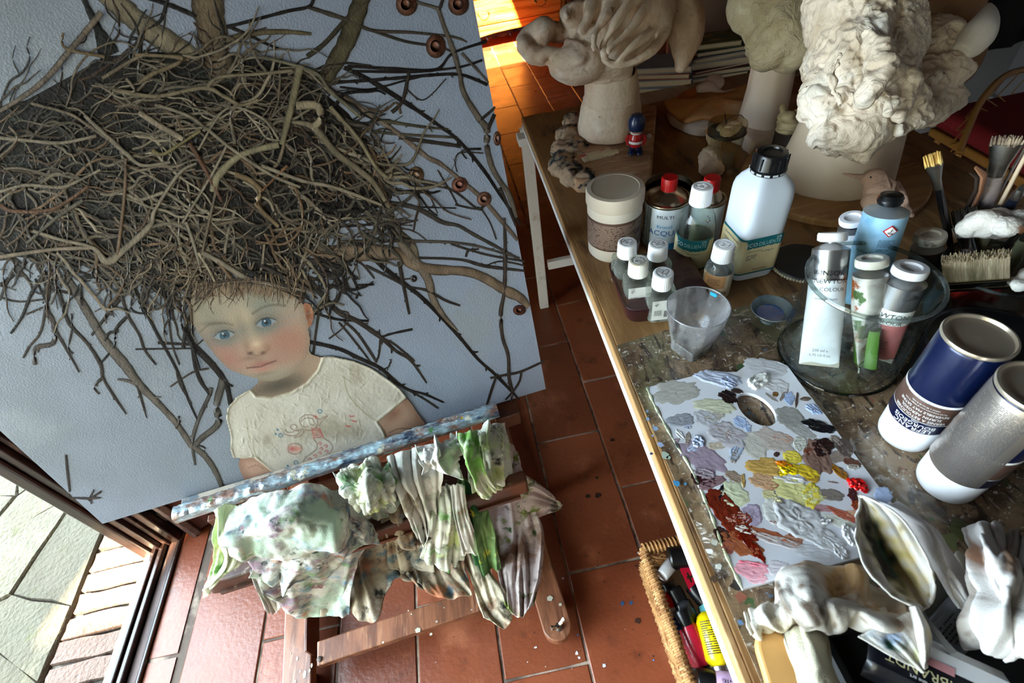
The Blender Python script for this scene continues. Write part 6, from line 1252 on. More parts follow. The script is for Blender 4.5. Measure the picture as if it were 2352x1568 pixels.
g=G(); g.lathe([(.013,.055),(.0175,.058),(.0195,.068),(.0185,.080),(.013,.089),(.005,.092),(0,.092)],24); g.obj('fur_hat',bl_,t)
g=G(); g.tube([(.014,.010,.036),(.026,.012,.034)],.002,6); g.ball((.029,.012,.034),(.006,.003,.006),n=10,m=8); g.obj('winding_key',ww_,t)
# rippled clay plate on plaster disc
c0=at(1640,250,TZ+.02); t=thing('rippled_clay_plate','tan rippled clay leaf lying on a round plaster disc behind the jar','sculpture',(c0.x,c0.y,TZ))
g=cyld([(.112,0),(.116,.004),(.115,.020),(.108,.024)],wob=.003,sd=5); g.obj('plaster_disc',mt_plaster,t,fix=True)
g=G(); nn=60; m_=10; vs=[]
for j in range(m_+1):
    for k in range(nn):
        a=2*PI*k/nn; q=j/m_; rr=.118*(q)*(1+.05*math.sin(3*a+.6)+.04*math.sin(7*a)); vs.append((rr*math.cos(a)*1.02,rr*math.sin(a)*.9,.030+.012*q**2*math.sin(5*a)*1.0+.018*(1-q)**.6*max(0,1)+.006*NZ.noise(Vector((rr*math.cos(a)*12,rr*math.sin(a)*30,1)))))
g.add(vs,[(j*nn+k,j*nn+(k+1)%nn,(j+1)*nn+(k+1)%nn,(j+1)*nn+k) for j in range(m_) for k in range(nn)]); g.obj('rippled_leaf',M('ochre_clay',(196,142,84),.8,layers=[((216,180,140),5,.5,.66),((160,104,56),8,.52,.66)],bump=.3,bs=80),t,solid=.008,ang=0)
o_=Vector((c0.x,c0.y,TZ)); D2=dpt((c0.x,c0.y+.03,TZ+.06)); f2=lambda x,y,dd=0:dep(x,y,D2+dd)-o_; k2=D2/F
g=G(); el(1642,188,24,20,6,.02,k2,f2); tb([(1600,205,.02),(1625,200,.02),(1655,215,.02),(1690,212,.02)],[8,14,8,10],0,k2,f2); sculpt('curled_petal',g,mt_plaster,t,.003,None,6)
# centre clay head (greenish) on pale neck
b2=Vector((.728,1.118,TZ)); t=thing('green_clay_head','greenish rough clay mass on a pale conical neck, in the middle at the back','sculpture',b2)
g=G(); g.box((.005,-.01,.016),(.17,.14,.032),Matrix.Rotation(.15,3,'Z')); sculpt('plaster_slab',g,mt_plaster,t,.006,lambda p:.005*NZ.noise(p*30)+.003*NZ.noise(p*70),1)
g=cyld([(.050,.026),(.054,.030),(.052,.06),(.048,.10),(.045,.15),(.043,.20),(.040,.23)],sd=9); g.obj('neck',M('pale_slip',(216,196,176),.7,layers=[((230,170,120),4,.55,.7)],bump=.3,bs=50),t,fix=True)
D3=dpt((.70,1.12,1.02)); k3=D3/F; f3=lambda x,y,dd=0:dep(x,y,D3+dd)-b2
g=G(); el(1790,50,85,105,80,0,k3,f3); el(1770,110,50,52,50,0,k3,f3); el(1815,110,52,54,60,0,k3,f3); el(1730,10,50,70,60,0,k3,f3); el(1850,40,60,110,80,.03,k3,f3); el(1795,-80,110,90,90,0,k3,f3); tb([(1700,-10),(1715,60),(1722,110)],[20,16,12],0,k3,f3)
sculpt('rough_mass',g,mt_clayg,t,.0042,swirl(13,.0085),3)
# right clay head, nearest: big rough mass over a broad smooth neck, on a round board
rb=thing('round_board','large round wooden modelling board under the nearest clay head','board',(.75,.865,TZ))
g=G(); g.lathe([(.172,0),(.175,.003),(.175,.012),(.172,.015),(0,.015)],72); g.obj('disc',M('birch_ply',(176,132,84),.55,layers=[((150,106,64),4,.45,.62,(1,6,1)),((196,156,108),12,.55,.7,(1,8,1))],bump=.1),rb)
b3=Vector((.752,.86,TZ+.016)); t=thing('rough_clay_head','huge pale rough clay head with gouged swirls on a broad smooth neck, nearest head','sculpture',b3)
D4=dpt((.74,.85,.86)); k4=D4/F; f4=lambda x,y,dd=0:dep(x,y,D4+dd)-b3
g=G(); n=56; vs=[]; prof=[(0,.118,.095,0,0),(.004,.120,.097,0,0),(.02,.118,.095,.0,0),(.06,.108,.088,.004,0),(.10,.100,.082,.008,.005),(.15,.096,.078,.010,.01),(.20,.085,.07,.0,.01),(.24,.07,.06,-.01,.01)]
for z,rx,ry,ox,oy in prof:
    for k in range(n):
        a=2*PI*k/n; w=1+.035*math.sin(3*a+z*9)+.02*NZ.noise(Vector((math.cos(a)*2,math.sin(a)*2,z*8))); vs.append((ox+rx*w*math.cos(a),oy+ry*w*math.sin(a),z))
g.add(vs,[(i*n+k,i*n+(k+1)%n,(i+1)*n+(k+1)%n,(i+1)*n+k) for i in range(7) for k in range(n)]+[tuple(range(n-1,-1,-1)),tuple(7*n+k for k in range(n))])
g.obj('neck',M('smooth_clay',(220,198,172),.75,layers=[((200,174,146),5,.45,.65)],bump=.25,bs=50),t,fix=True)
D5=dpt((.70,.84,1.02)); k5=D5/F; f5=lambda x,y,dd=0:dep(x,y,D5+dd)-b3
g=G(); E5=lambda *a:el(*a,k=k5,f=f5)
E5(1965,170,108,165,95); E5(1900,250,62,62,60); E5(1960,300,80,52,60); E5(1886,305,36,34,40); E5(1985,338,26,24,24); E5(1988,358,11,14,12); E5(2050,250,70,60,60); E5(1950,20,90,120,90); E5(2030,90,90,110,80); E5(2125,200,92,98,70,.07); E5(2130,120,62,80,60,.07); E5(2160,215,66,60,50,.09); E5(2110,262,80,40,50,.06); E5(1875,170,30,60,40,-.0)
for pts,r in (([(2075,120,-.04),(2090,180,-.05),(2085,230,-.05),(2060,270,-.05)],[14,20,18,10]),([(2120,90,.0),(2112,130,-.01),(2108,160,-.01)],[12,15,8]),([(2150,175,-.0),(2160,172,0),(2135,190,0)],[9,10,8]),([(2060,300,-.03),(2110,280,-.02),(2140,240,0)],[14,12,8]),([(1990,70,-.09),(2020,120,-.10),(2010,190,-.10),(1985,240,-.09)],[12,16,16,10]),([(2020,210,-.07),(2050,230,-.07),(2040,262,-.07)],[14,14,10]),([(1930,120,-.09),(1910,190,-.08),(1930,240,-.08)],[8,10,6]),([(2060,20,-.03),(2080,70,-.04),(2070,110,-.05)],[14,16,12])): tb(pts,r,0,k5,f5)
sw=swirl(15,.0105,.75); sculpt('rough_mass',g,mt_clayw,t,.0030,lambda p:sw(p)+.003*(.5-abs(NZ.noise(p*70))*2)+.0016*NZ.noise(p*160)+.0045*(1-abs(NZ.noise(p*26))*2.6)*max(0,NZ.noise(p*7)+.3),2)
# dark head behind, and its pale petal
b4=Vector((1.03,1.10,TZ)); t=thing('dark_clay_head','dark brown clay head in shadow behind the nearest rough one','sculpture',b4)
D6=dpt((1.0,1.08,1.05)); k6=D6/F; f6=lambda x,y,dd=0:dep(x,y,D6+dd)-b4
g=cyld([(.07,.0),(.075,.004),(.06,.06),(.05,.2),(.045,.27)],sd=3); g.obj('neck',mt_terra,t,fix=True)
g=G(); el(2150,10,95,75,80,0,k6,f6); el(2190,120,60,80,60,0,k6,f6); el(2150,-80,110,90,90,0,k6,f6); sculpt('mass',g,mt_terra,t,.006,swirl(11,.006),2)
g=G()
for pts,r in (([(2272,8,-.10),(2264,45,-.12),(2242,85,-.13),(2205,122,-.13)],[5,22,32,20]),([(2262,50,-.12),(2235,100,-.13),(2215,125,-.13)],[18,26,14])): tb(pts,r,0,k6,f6)
sculpt('white_petal',g,M('white_slip',(230,222,212),.6,bump=.1),t,.004,None,5)
g=G(); 
for x,y,r_ in ((2120,60,14),(2140,50,12),(2150,75,14),(2130,90,10),(2165,95,12)): el(x,y,r_,r_*1.3,r_,-.06,k6,f6)
sculpt('crest',g,mt_clayw,t,.004,swirl(22,.004),2)
# jar with cotton and dried stems
c0=at(1652,392,TZ+.002); t=thing('preserving_jar','small glass preserving jar with cotton, twigs and a wire loop','jar',c0,0)
D7=dpt((c0.x,c0.y,TZ+.1)); hr=43*D7/F
g=G(); g.lathe([(0,.001),(hr*.8,0),(hr*.84,.004),(hr*.90,.05),(hr*.96,.085),(hr*.97,.092),(hr,.095),(hr*.98,.100),(hr,.106),(hr*.98,.110)],48); g.obj('glass_wall',GLASS('old_glass',(236,232,216),film=.12,filmc=(190,180,150),refl=2.2,sc=20),t)
g=G(); g.lathe([(hr*.99,.088),(hr*1.03,.090),(hr*.99,.093)],48); g.obj('wire_band',M('wire_dark',(60,54,46),.4,1),t)
g=G(); rr=random.Random(6)
for k in range(7): g.ball((rr.uniform(-.018,.018),rr.uniform(-.016,.016),.085+rr.uniform(0,.022)),(.017,.015,.012))
sculpt('cotton',g,M('cotton_tan',(204,180,150),.95,bump=.8,bs=160),t,.0025,lambda p:.002*NZ.noise(p*160)+.003*NZ.noise(p*60),2)
g=G(); g.tube([(-.004,0,.09),(-.006,-.004,.118),(.008,-.008,.126),(.024,-.004,.122),(.034,0,.112)],.0009,6); g.tube([(0,0,.08),(-.004,.0,.11),(-.008,.006,.128)],.0012,5); g.obj('wire_loop',MATS['wire_dark'],t)
g=G(); g.lathe([(hr*.905,.02),(hr*.93,.06)],16,arc=(face(c0)-.0,face(c0)+.75)); g.obj('label',M('jar_label',(120,104,80),.6),t)
# two-lobed clay figurine
c0=at(1632,398,TZ+.002); t=thing('clay_figurine','small headless buff clay figurine in front of the cotton jar','figurine',c0,0); D8=dpt((c0.x,c0.y,TZ+.05)); k8=D8/F; f8=lambda x,y,dd=0:dep(x,y,D8+dd)-Vector(c0)
g=G(); el(1643,312,21,24,17,0,k8,f8); el(1640,335,15,12,12,0,k8,f8); el(1634,368,30,34,22,0,k8,f8); el(1620,386,15,18,14,0,k8,f8); el(1650,386,14,17,14,0,k8,f8); g.ball((0,0,.012),(.024,.018,.012))
sculpt('torso',g,mt_clay,t,.0024,lambda p:.0016*NZ.noise(Vector((p.x*140,p.y*140,p.z*40)))+.001*NZ.noise(p*200),2)
# small swirl with horn on a dark block
c0=at(1808,352,TZ+.016); t=thing('horned_clay_piece','small clay swirl with a pointed horn standing on a dark block','figurine',(c0.x,c0.y,TZ+.016),.1); D9=dpt((c0.x,c0.y,TZ+.08)); k9=D9/F; o9=Vector((c0.x,c0.y,TZ+.016)); f9=lambda x,y,dd=0:dep(x,y,D9+dd)-o9
g=G(); g.box((0,0,.026),(.056,.05,.052)); g.obj('dark_block',M('dark_stone',(52,44,40),.8,bump=.3),t,smooth=False,bevel=.004)
g=G(); el(1812,290,28,18,24,0,k9,f9); el(1808,272,22,14,20,0,k9,f9); tb([(1800,275),(1798,252),(1808,228)],[10,7,2],0,k9,f9); el(1832,268,18,14,18,0,k9,f9); sculpt('swirl',g,M('cream_clay',(196,182,146),.8,bump=.4),t,.0026,lambda p:.002*math.sin(p.z*500+NZ.noise(p*30)*4),2)
# clay bird
c0=at(2003,520,TZ+.003); t=thing('clay_bird','small pinkish clay bird with a long straight beak perched on a green bottle','figurine',c0); DB=dpt((c0.x,c0.y,TZ+.07)); kB=DB/F; fB=lambda x,y,dd=0:dep(x,y,DB+dd)-Vector(c0)
mt_bird=M('bird_clay',(200,164,140),.85,layers=[((176,136,112),9,.5,.64)],bump=.6,bs=140)
g=G(); el(2008,412,28,24,24,0,kB,fB); el(2022,440,36,36,30,0,kB,fB); el(2015,462,34,26,28,0,kB,fB); tb([(2040,430),(2068,465),(2085,485),(2098,498)],[24,14,8,3],0,kB,fB); tb([(2050,420,-.01),(2070,445,-.01),(2084,470,-.01)],[8,8,4],0,kB,fB); tb([(1995,409),(1965,404),(1936,399)],[9,5,2.5],0,kB,fB)
sculpt('bird_body',g,mt_bird,t,.0018,lambda p:.0016*(1-abs(NZ.noise(p*90))*2.4)*(1 if p.x>-.01 else .2),2)
g=G(); e_=fB(2000,407,-.030*1); g.ball(e_,.0016,n=8,m=6); g.obj('eye',mt_ink,t)
g=G(); g.lathe([(0,0),(.017,0),(.018,.004),(.018,.030),(.010,.044),(.008,.060),(0,.060)],24); g.obj('green_bottle',M('green_bottle_glass',(8,64,44),.15,trans=.4,coat=.5),t)
# clay crumbs right of the turntable board: flat plate
t=thing('clay_plate','plain pale clay plate half hidden behind the horned clay piece','plate',at(1850,262,TZ+.0)); g=cyld([(.06,0),(.075,.006),(.080,.018),(.072,.020),(.05,.012)],sd=4); g.obj('dish',M('tan_clay_plate',(176,140,100),.8,bump=.3),t,fix=True)
# ================================================================== brushes in a glass pot
pc=at(2292,612,.868); pcx=Vector((pc.x,pc.y,TZ+.0025)); t=thing('brush_pot','wide glass jar crammed with brushes at the right edge','jar',pcx,0)
g=G(); g.lathe([(0,.001),(.052,0),(.056,.004),(.056,.05),(.058,.10),(.0605,.112),(.0600,.117),(.0570,.1165),(.0565,.110),(.0545,.10),(.0535,.05),(.052,.008),(0,.008)],64); g.obj('glass_wall',GLASS('pot_glass',(206,206,200),film=.2,filmc=(120,110,100),refl=2.2,sc=22,rough=.05),t)
g=G(); g.tube([(.0592*math.cos(2*PI*i/64),.0592*math.sin(2*PI*i/64),.116) for i in range(64)],.0022,6,closed=True); g.obj('rim',MATS['lip_glass'],t)
def bend(z): return pcx.z
def brush(label,tip,fer,neck,end,w,br,hm,fm='alu',hr_=.0045,flat=.35,blen=None,cat='brush'):
    """tip, ferrule top, ferrule end, handle end: measured points (x,y,z)"""
    P=[at(*q) for q in (tip,fer,neck,end)]
    # keep all four on one straight axis from end to tip
    a,b=P[3],P[0]; ax=(b-a); L_=ax.length; ax.normalize(); ss=[(p-a).dot(ax) for p in P]
    t,L2,f=axthing('paint_brush',label,cat,a,b,'brushes in the glass pot')
    R=Matrix.Rotation(f+PI/2,4,'Z'); fm_=mt_metal if fm=='alu' else fm
    z1,z2=ss[2],ss[1]
    def ov(z,wx,wy,n=20): return [R@Vector((wx*math.cos(2*PI*i/n),wy*math.sin(2*PI*i/n),z)) for i in range(n)]
    def loft(rings,nm,m_,par=t):
        g=G(); n=20; vs=[p for r_ in rings for p in r_]; g.add(vs,[(i*n+k,i*n+(k+1)%n,(i+1)*n+(k+1)%n,(i+1)*n+k) for i in range(len(rings)-1) for k in range(n)]+[tuple(range(n-1,-1,-1)),tuple((len(rings)-1)*n+k for k in range(n))]); return g.obj(nm,m_,par)
    loft([ov(0,hr_*.55,hr_*.55),ov(z1*.4,hr_*.9,hr_*.9),ov(z1*.8,hr_*1.15,hr_*1.1),ov(z1,hr_*.95,hr_*.9)],'handle',hm)
    loft([ov(z1-.004,hr_*1.0,hr_*.95),ov(z1+(z2-z1)*.3,hr_*1.05,hr_*.95),ov(z2,w/2,w/2*flat)],'ferrule',fm_)
    g=G(); rr=random.Random(int(w*1e5)+len(label)); nb=46 if w>.012 else 26
    for k in range(nb):
        a_=rr.uniform(0,6.28); q=rr.random()**.5; x,y=q*w/2*.95*math.cos(a_),q*w/2*flat*.95*math.sin(a_); s=rr.uniform(.86,1.0); ex=1+rr.uniform(-.1,.25)
        p0,p1=R@Vector((x,y,z2-.002)),R@Vector((x*ex,y*ex,z2+(L2-z2)*s)); g.tube([p0,(p0+p1)/2+Vector((rr.uniform(-.0004,.0004),0,0)),p1],[w*.045,w*.045,w*.02],4)
    o=g.obj('bristles',br,t); o['kind']='stuff'; return t
mt_hog=M('hog_bristle',(168,150,112),.7,layers=[((150,130,90),60,.5,.6)]); mt_ylb=M('yellow_bristle',(206,166,90),.6,layers=[((236,206,130),40,.5,.65)]); mt_greyb=M('grey_bristle',(120,110,100),.7); mt_darkb=M('dark_bristle',(44,40,34),.8)
mt_bh=M('black_handle',(18,16,18),.25,coat=.5); mt_wh=M('varnished_handle',(196,146,80),.3,coat=.5,layers=[((160,110,56),9,.5,.66,(1,1,.2))]); mt_ph=M('paint_caked_handle',(150,134,130),.5,layers=[((90,80,84),20,.5,.62),((206,200,206),30,.58,.7),((150,90,60),16,.64,.72)],bump=.5,bs=90)
brush('flat brush with yellow bristles and black handle leaning left out of the pot',(2140,352,1.0),(2150,388,.985),(2166,455,.955),(2200,650,.80),.019,mt_ylb,mt_bh)
brush('broad flat brush with long grey brown bristles and paint caked ferrule, tallest in the pot',(2318,312,1.01),(2305,358,.995),(2268,450,.95),(2215,600,.80),.034,M('clotted_bristle',(110,92,76),.7,layers=[((160,140,116),40,.52,.62)]),mt_ph,mt_metal,.010,.25)
brush('thin brush with varnished wooden handle slanting out to the right in front of the pot',(2352,520,.935),(2335,540,.925),(2286,592,.900),(2180,712,.775),.007,M('brown_hair',(120,72,40),.6),mt_wh,M('ferrule_black_chrome',(90,88,86),.2,1),.0042,.9)
brush('brush with grey tufted bristles standing low behind the hog brush',(2208,516,.905),(2212,545,.89),(2222,580,.875),(2245,680,.79),.020,mt_greyb,mt_ph,mt_metal,.006,.8)
brush('short wide brush with dark green stained bristles',(2206,480,.915),(2210,520,.90),(2222,560,.885),(2250,700,.79),.036,mt_darkb,mt_bh,mt_bh,.008,.3)
brush('olive handled brush lying over towards the cotton',(2300,470,.925),(2270,510,.91),(2240,545,.89),(2215,640,.80),.010,mt_darkb,M('olive_handle',(150,146,110),.5,bump=.3),'alu',.006,.8)
brush('blue black handled brush crossing above the cotton',(2352,425,.96),(2330,445,.95),(2300,475,.935),(2240,590,.82),.008,mt_darkb,M('navy_handle',(20,26,40),.3,coat=.5),'alu',.006,.9)
brush('dark handled brush at the far right of the pot',(2400,470,.95),(2375,510,.93),(2345,560,.90),(2275,690,.79),.010,mt_darkb,M('grey_green_handle',(110,112,84),.6,layers=[((60,56,50),14,.5,.62)],bump=.3),'alu',.0065,.9)
# wide hog brush, ferrule upright facing the viewer
hb_=thing('wide_brush','wide hog bristle varnish brush with a steel ferrule, standing in the pot','brush',at(2240,655,.865),.0,'brushes in the glass pot',(at(2238,555,.935)-at(2240,655,.845)).to_track_quat('Z','Y')@Matrix.Rotation(0,3,'Z').to_quaternion())
L_=(at(2238,555,.935)-at(2240,655,.865)).length
d=hb_.rotation_quaternion.inverted()@(Vector(CP)-Vector(hb_.location)); fa=math.atan2(d.y,d.x); RR=Matrix.Rotation(fa+PI/2,3,'Z'); wB=.064
g=G(); g.box(RR@Vector((0,0,.010)),(wB,.014,.030),RR); fo=g.obj('ferrule',M('steel_dark_shine',(120,112,104),.25,1,layers=[((60,54,50),6,.45,.6)]),hb_,smooth=False,bevel=.003)
for z in (.004,.018,.023): g=G(); g.box(RR@Vector((0,0,z)),(wB+.001,.0152,.0012),RR); g.obj('ferrule_ridge',M('steel_line',(206,190,160),.25,1),fo,smooth=False)
g=G(); g.box(RR@Vector((0,0,-.035)),(wB*.8,.012,.06),RR); g.obj('handle',M('red_handle',(130,24,20),.4),hb_,smooth=False,bevel=.005)
g=G(); rr=random.Random(2)
g.box(RR@Vector((0,0,.022+(L_-.022)*.42)),(wB-.002,.0125,(L_-.022)*.84),RR)
for k in range(420):
    x=rr.uniform(-wB/2+.001,wB/2-.001); y=rr.uniform(-.006,.006); z1=L_*rr.uniform(.84,.98); p0=RR@Vector((x,y,.022)); p1=RR@Vector((x*1.02+rr.uniform(-.001,.001),y,z1)); g.tube([p0,p1],[.0010,.0005],4)
o=g.obj('bristles',M('hog_block',(158,140,114),.8,layers=[((110,98,70),9,.45,.62,(14,14,1)),((186,172,140),14,.55,.68,(14,14,1))],bump=.5,bs=60,bst=(14,14,1)),hb_,smooth=False); o['kind']='stuff'
# rods and a curved knife
def rod(nm,label,cat,p,q,r,mat,group=None):
    t,L2,f=axthing(nm,label,cat,at(*q),at(*p),group); g=G(); g.lathe([(r*.9,0),(r,.004),(r,L2-.003),(r*.6,L2),(0,L2)],14); g.obj('shaft',mat,t); return t
rod('steel_rod','thin shiny steel rod slanting out of the pot to the upper right','rod',(2362,325,1.0),(2235,545,.85),.0017,M('chrome',(220,218,222),.15,1))
rod('wooden_dowel','pale wooden dowel parallel to the steel rod','rod',(2362,345,.99),(2250,560,.85),.0026,M('pale_dowel',(206,180,150),.6))
rod('modelling_stick','pale flat modelling stick behind the wide brush','tool',(2262,395,.955),(2218,540,.86),.0032,M('pale_stick',(200,170,146),.6))
t,L2,f=axthing('curved_tool','dark curved modelling tool with brown wooden blade','tool',at(2205,520,.87),at(2240,400,.965)); R=Matrix.Rotation(f+PI/2,3,'Z')
g=G(); g.tube([R@Vector(p) for p in ((0,0,0),(.002,0,L2*.4),(.006,0,L2*.75),(.003,0,L2*.95),(-.006,0,L2*1.02))],[.003,.004,.004,.003,.001],8,flat=.6); g.obj('blade',M('brown_horn',(60,50,46),.35),t)
g=G(); g.tube([R@Vector(p) for p in ((.008,0,L2*.3),(.011,0,L2*.7),(.009,0,L2*.98),(-.002,0,L2*1.12))],[.003,.004,.005,.002],8,flat=.5); g.obj('wooden_blade',M('tool_wood',(150,104,76),.5),t)
# cotton wool tufts
for i,(x,y,z,sx,lb) in enumerate(((2300,515,.915,.030,'large tuft of white cotton wool on top of the brushes'),(2352,640,.885,.016,'small tuft of cotton wool at the right rim of the pot'))):
    c0=at(x,y,z); t=thing('cotton_wool',lb,'cotton',c0); g=G(); rr=random.Random(i+3)
    for k in range(9): g.ball((rr.uniform(-1,1)*sx,rr.uniform(-.6,.6)*sx,rr.uniform(-.45,.45)*sx),(sx*.6,sx*.5,sx*.42))
    sculpt('fluff',g,M('cotton_white',(236,228,216),.95,sss=.2,bump=.6,bs=200),t,.0022,lambda p:.0012*NZ.noise(p*60)+.0009*NZ.noise(p*300),5)
# ================================================================== paint rags stuffed along the easel tray
def ragmat(nm,base,stains,bump=.35):
    stains=[(q[0],q[1],q[2]-.035,q[3]-.02)+tuple(q[4:]) for q in stains]
    return M(nm,base,.9,layers=stains,bump=bump,bs=700)
GRN=((96,150,70),22,.57,.68,(1,1,.6)); DG=((36,84,44),15,.60,.68,(1,1,.6)); BLU_=((120,160,190),20,.58,.68); SLT=((84,104,112),24,.57,.68); BRN2=((120,90,68),16,.52,.66); ORG=((196,110,70),26,.64,.72); PUR=((150,130,146),22,.57,.68); YEL=((206,206,110),18,.60,.68); DRK=((52,50,46),30,.60,.70)
rm_main=ragmat('rag_mottled',(222,220,210),[((190,190,182),14,.42,.6),((96,116,122),22,.54,.66),((110,150,96),30,.60,.70),((150,126,140),26,.57,.68),((120,160,190),24,.60,.70),((206,130,90),18,.67,.73),((140,96,100),44,.62,.72),((60,66,66),38,.63,.70),((176,196,176),9,.55,.65)])
rm_green=ragmat('rag_pale_green',(226,232,210),[((200,216,170),7,.48,.62),GRN,((230,230,180),12,.55,.68)])
rm_white=ragmat('rag_white',(224,222,216),[((200,198,192),8,.48,.64),((176,186,170),12,.60,.68),((170,160,140),20,.64,.7)])
rm_wgreen=ragmat('rag_white_green',(222,222,208),[((196,200,186),8,.48,.62),GRN,DG,((200,214,150),13,.56,.66),DRK])
rm_brown=ragmat('rag_brown_stained',(190,178,158),[((150,132,108),5,.44,.6),BRN2,((176,110,76),14,.60,.68),DRK,SLT])
rm_dgreen=ragmat('rag_dark_green',(120,150,92),[((30,84,40),6,.44,.56),((206,214,180),14,.58,.68),((216,206,60),20,.66,.72)])
rm_pink=ragmat('rag_pinkish_leafprint',(206,190,188),[((176,160,158),6,.46,.62),((110,126,50),16,.60,.66,(1,.6,1)),((60,86,44),22,.64,.69),((140,110,96),12,.6,.68),DRK])
rm_lime=ragmat('rag_lime_twist',(206,220,170),[((120,176,80),9,.45,.6),((232,236,214),12,.55,.66),((40,90,40),18,.64,.7)])
RAGS=[]
def rag(label,rows,mat,fold,crump,seed,nu=70,nv=50,phase=1,thick=.0013,rg=.03):
    """rows: [(x,y,b),...] measured on upright planes b metres in front of the canvas foot"""
    def hang(x,y,b):
        p=ep(x,y,b)
        while p.z<.24 and b<.4: b+=.004; p=ep(x,y,b)
        return p
    R=[[hang(*p) for p in r] for r in rows]; c=R[0][len(R[0])//2]; t=thing('paint_rag',label,'rag',c,0,'paint rags on the easel tray'); c=Vector(c)
    cloth('cloth',[[p-c for p in r] for r in R],mat,t,nu,nv,fold,crump,seed,thick,phase=phase,ragged=rg); return t
rag('crumpled grey white rag filling the tray left of the middle',[[(800,1120,.05),(850,1105,.05),(905,1090,.05)],[(800,1150,.09),(860,1150,.10),(930,1130,.09)],[(810,1185,.115),(870,1195,.12),(960,1170,.115)]],rm_main,(.006,2.4,1),(.010,26),51,70,50,phase=1.2)
rag('brown smeared rag stuffed between the knot and the pleated rag',[[(870,1130,.06),(910,1120,.06),(950,1110,.06)],[(872,1190,.11),(915,1185,.12),(960,1180,.11)],[(880,1250,.13),(925,1255,.14),(975,1245,.13)]],rm_brown,(.006,2.4,1),(.010,26),52,60,60,phase=1.2)
rag('white rag stuffed in the right end of the tray',[[(1060,1000,.04),(1110,980,.04),(1160,970,.04)],[(1070,1060,.09),(1120,1050,.10),(1180,1050,.09)],[(1085,1130,.12),(1130,1130,.13),(1190,1130,.12)]],rm_wgreen,(.006,2.4,1),(.010,26),53,70,60,phase=1.2)
rag('brown stained rag at the back under the tray, left of centre',[[(780,1200,.06),(850,1190,.07),(940,1180,.06)],[(750,1300,.10),(840,1300,.10),(960,1280,.08)],[(735,1415,.11),(800,1405,.11),(862,1428,.11),(905,1330,.10),(975,1345,.09)]],rm_brown,(.006,5,.3),(.004,30),31)
rag('brown streaked rag hanging behind, right of centre',[[(880,1210,.06),(960,1200,.06),(1060,1230,.05)],[(890,1280,.09),(970,1290,.09),(1070,1310,.08)],[(930,1325,.09),(1012,1375,.09),(1085,1365,.08)]],rm_brown,(.006,5,.3),(.004,32),32)
rag('dark shadowed brown rag in the middle of the row',[[(860,1160,.05),(910,1150,.05),(970,1150,.05)],[(870,1230,.08),(920,1230,.08),(985,1230,.08)],[(880,1300,.09),(925,1315,.09),(1000,1310,.08)]],rm_brown,(.005,4,.3),(.003,34),33)
rag('pinkish leaf printed rag at the right end, hanging longest',[[(1095,1010,.05),(1140,985,.05),(1190,1040,.04)],[(1110,1110,.08),(1165,1090,.08),(1215,1130,.06)],[(1130,1220,.10),(1190,1220,.10),(1247,1215,.08)],[(1145,1320,.11),(1195,1340,.11),(1243,1310,.09)],[(1160,1390,.11),(1196,1418,.11),(1226,1385,.10)]],rm_pink,(.006,3.2,.5),(.0035,26),34,70,80)
rag('pointed wing of pinkish leaf printed rag sticking out to the right',[[(1165,1075,.09),(1185,1120,.09),(1190,1190,.09)],[(1215,1095,.08),(1228,1130,.085),(1222,1192,.08)],[(1268,1135,.07),(1278,1155,.07),(1270,1175,.07)],[(1288,1160,.07),(1290,1163,.07),(1287,1166,.07)]],rm_pink,(.003,3,.6),(.0025,30),35,40,50,rg=0)
rag('pale green crumpled rag at the far left end of the tray',[[(492,1172,.09),(515,1160,.09),(560,1165,.09)],[(492,1235,.12),(515,1245,.13),(560,1260,.13)],[(490,1290,.14),(515,1298,.15),(555,1296,.15)],[(458,1376,.145),(474,1352,.15),(505,1325,.15)]],rm_green,(.007,3,.7),(.004,26),36)
rag('small bright white rag corner poking out under the left rag',[[(575,1310,.13),(605,1310,.13),(640,1310,.13)],[(588,1350,.14),(610,1355,.14),(642,1350,.14)],[(610,1395,.14),(630,1408,.14),(648,1385,.14)]],rm_white,(.004,3,.6),(.003,30),37,40,30)
rag('grey green rag folded below the big mottled one',[[(590,1270,.13),(690,1290,.13),(790,1270,.13),(868,1225,.12)],[(595,1340,.145),(690,1370,.145),(775,1370,.14),(815,1310,.13)],[(615,1372,.15),(682,1417,.15),(745,1420,.15),(803,1408,.14)]],rm_main,(.005,3,.4),(.003,24),38)
rag('big mottled paint rag draped over the left of the tray',[[(498,1185,.085),(560,1152,.09),(650,1125,.10),(745,1122,.10),(830,1150,.09),(872,1180,.08)],[(512,1240,.14),(580,1230,.165),(670,1210,.175),(760,1205,.17),(835,1215,.155),(878,1225,.13)],[(555,1295,.15),(605,1300,.17),(680,1300,.18),(760,1275,.175),(830,1255,.16),(872,1240,.14)],[(590,1315,.15),(620,1345,.165),(662,1352,.17),(735,1330,.165),(800,1290,.155),(868,1252,.14)]],rm_main,(.009,2.2,.7),(.010,17),39,120,90,phase=1.4)
rag('tight pale knot of rag at the middle of the rail',[[(765,1085,.07),(830,1062,.08),(905,1052,.07)],[(775,1110,.12),(835,1100,.14),(905,1090,.12)],[(790,1145,.15),(850,1145,.165),(912,1130,.14)],[(815,1170,.15),(862,1175,.15),(905,1152,.13)]],rm_wgreen,(.007,2.4,1),(.012,34),40,100,90,phase=1.2)
rag('long pleated white rag right of the knot',[[(885,1050,.08),(945,1030,.08),(1010,1015,.08)],[(905,1120,.13),(960,1105,.13),(1015,1100,.13)],[(935,1190,.14),(980,1190,.14),(1008,1170,.13)],[(966,1256,.135),(982,1245,.135),(1000,1215,.13)]],rm_white,(.008,3.2,.8),(.006,28),41,100,90)
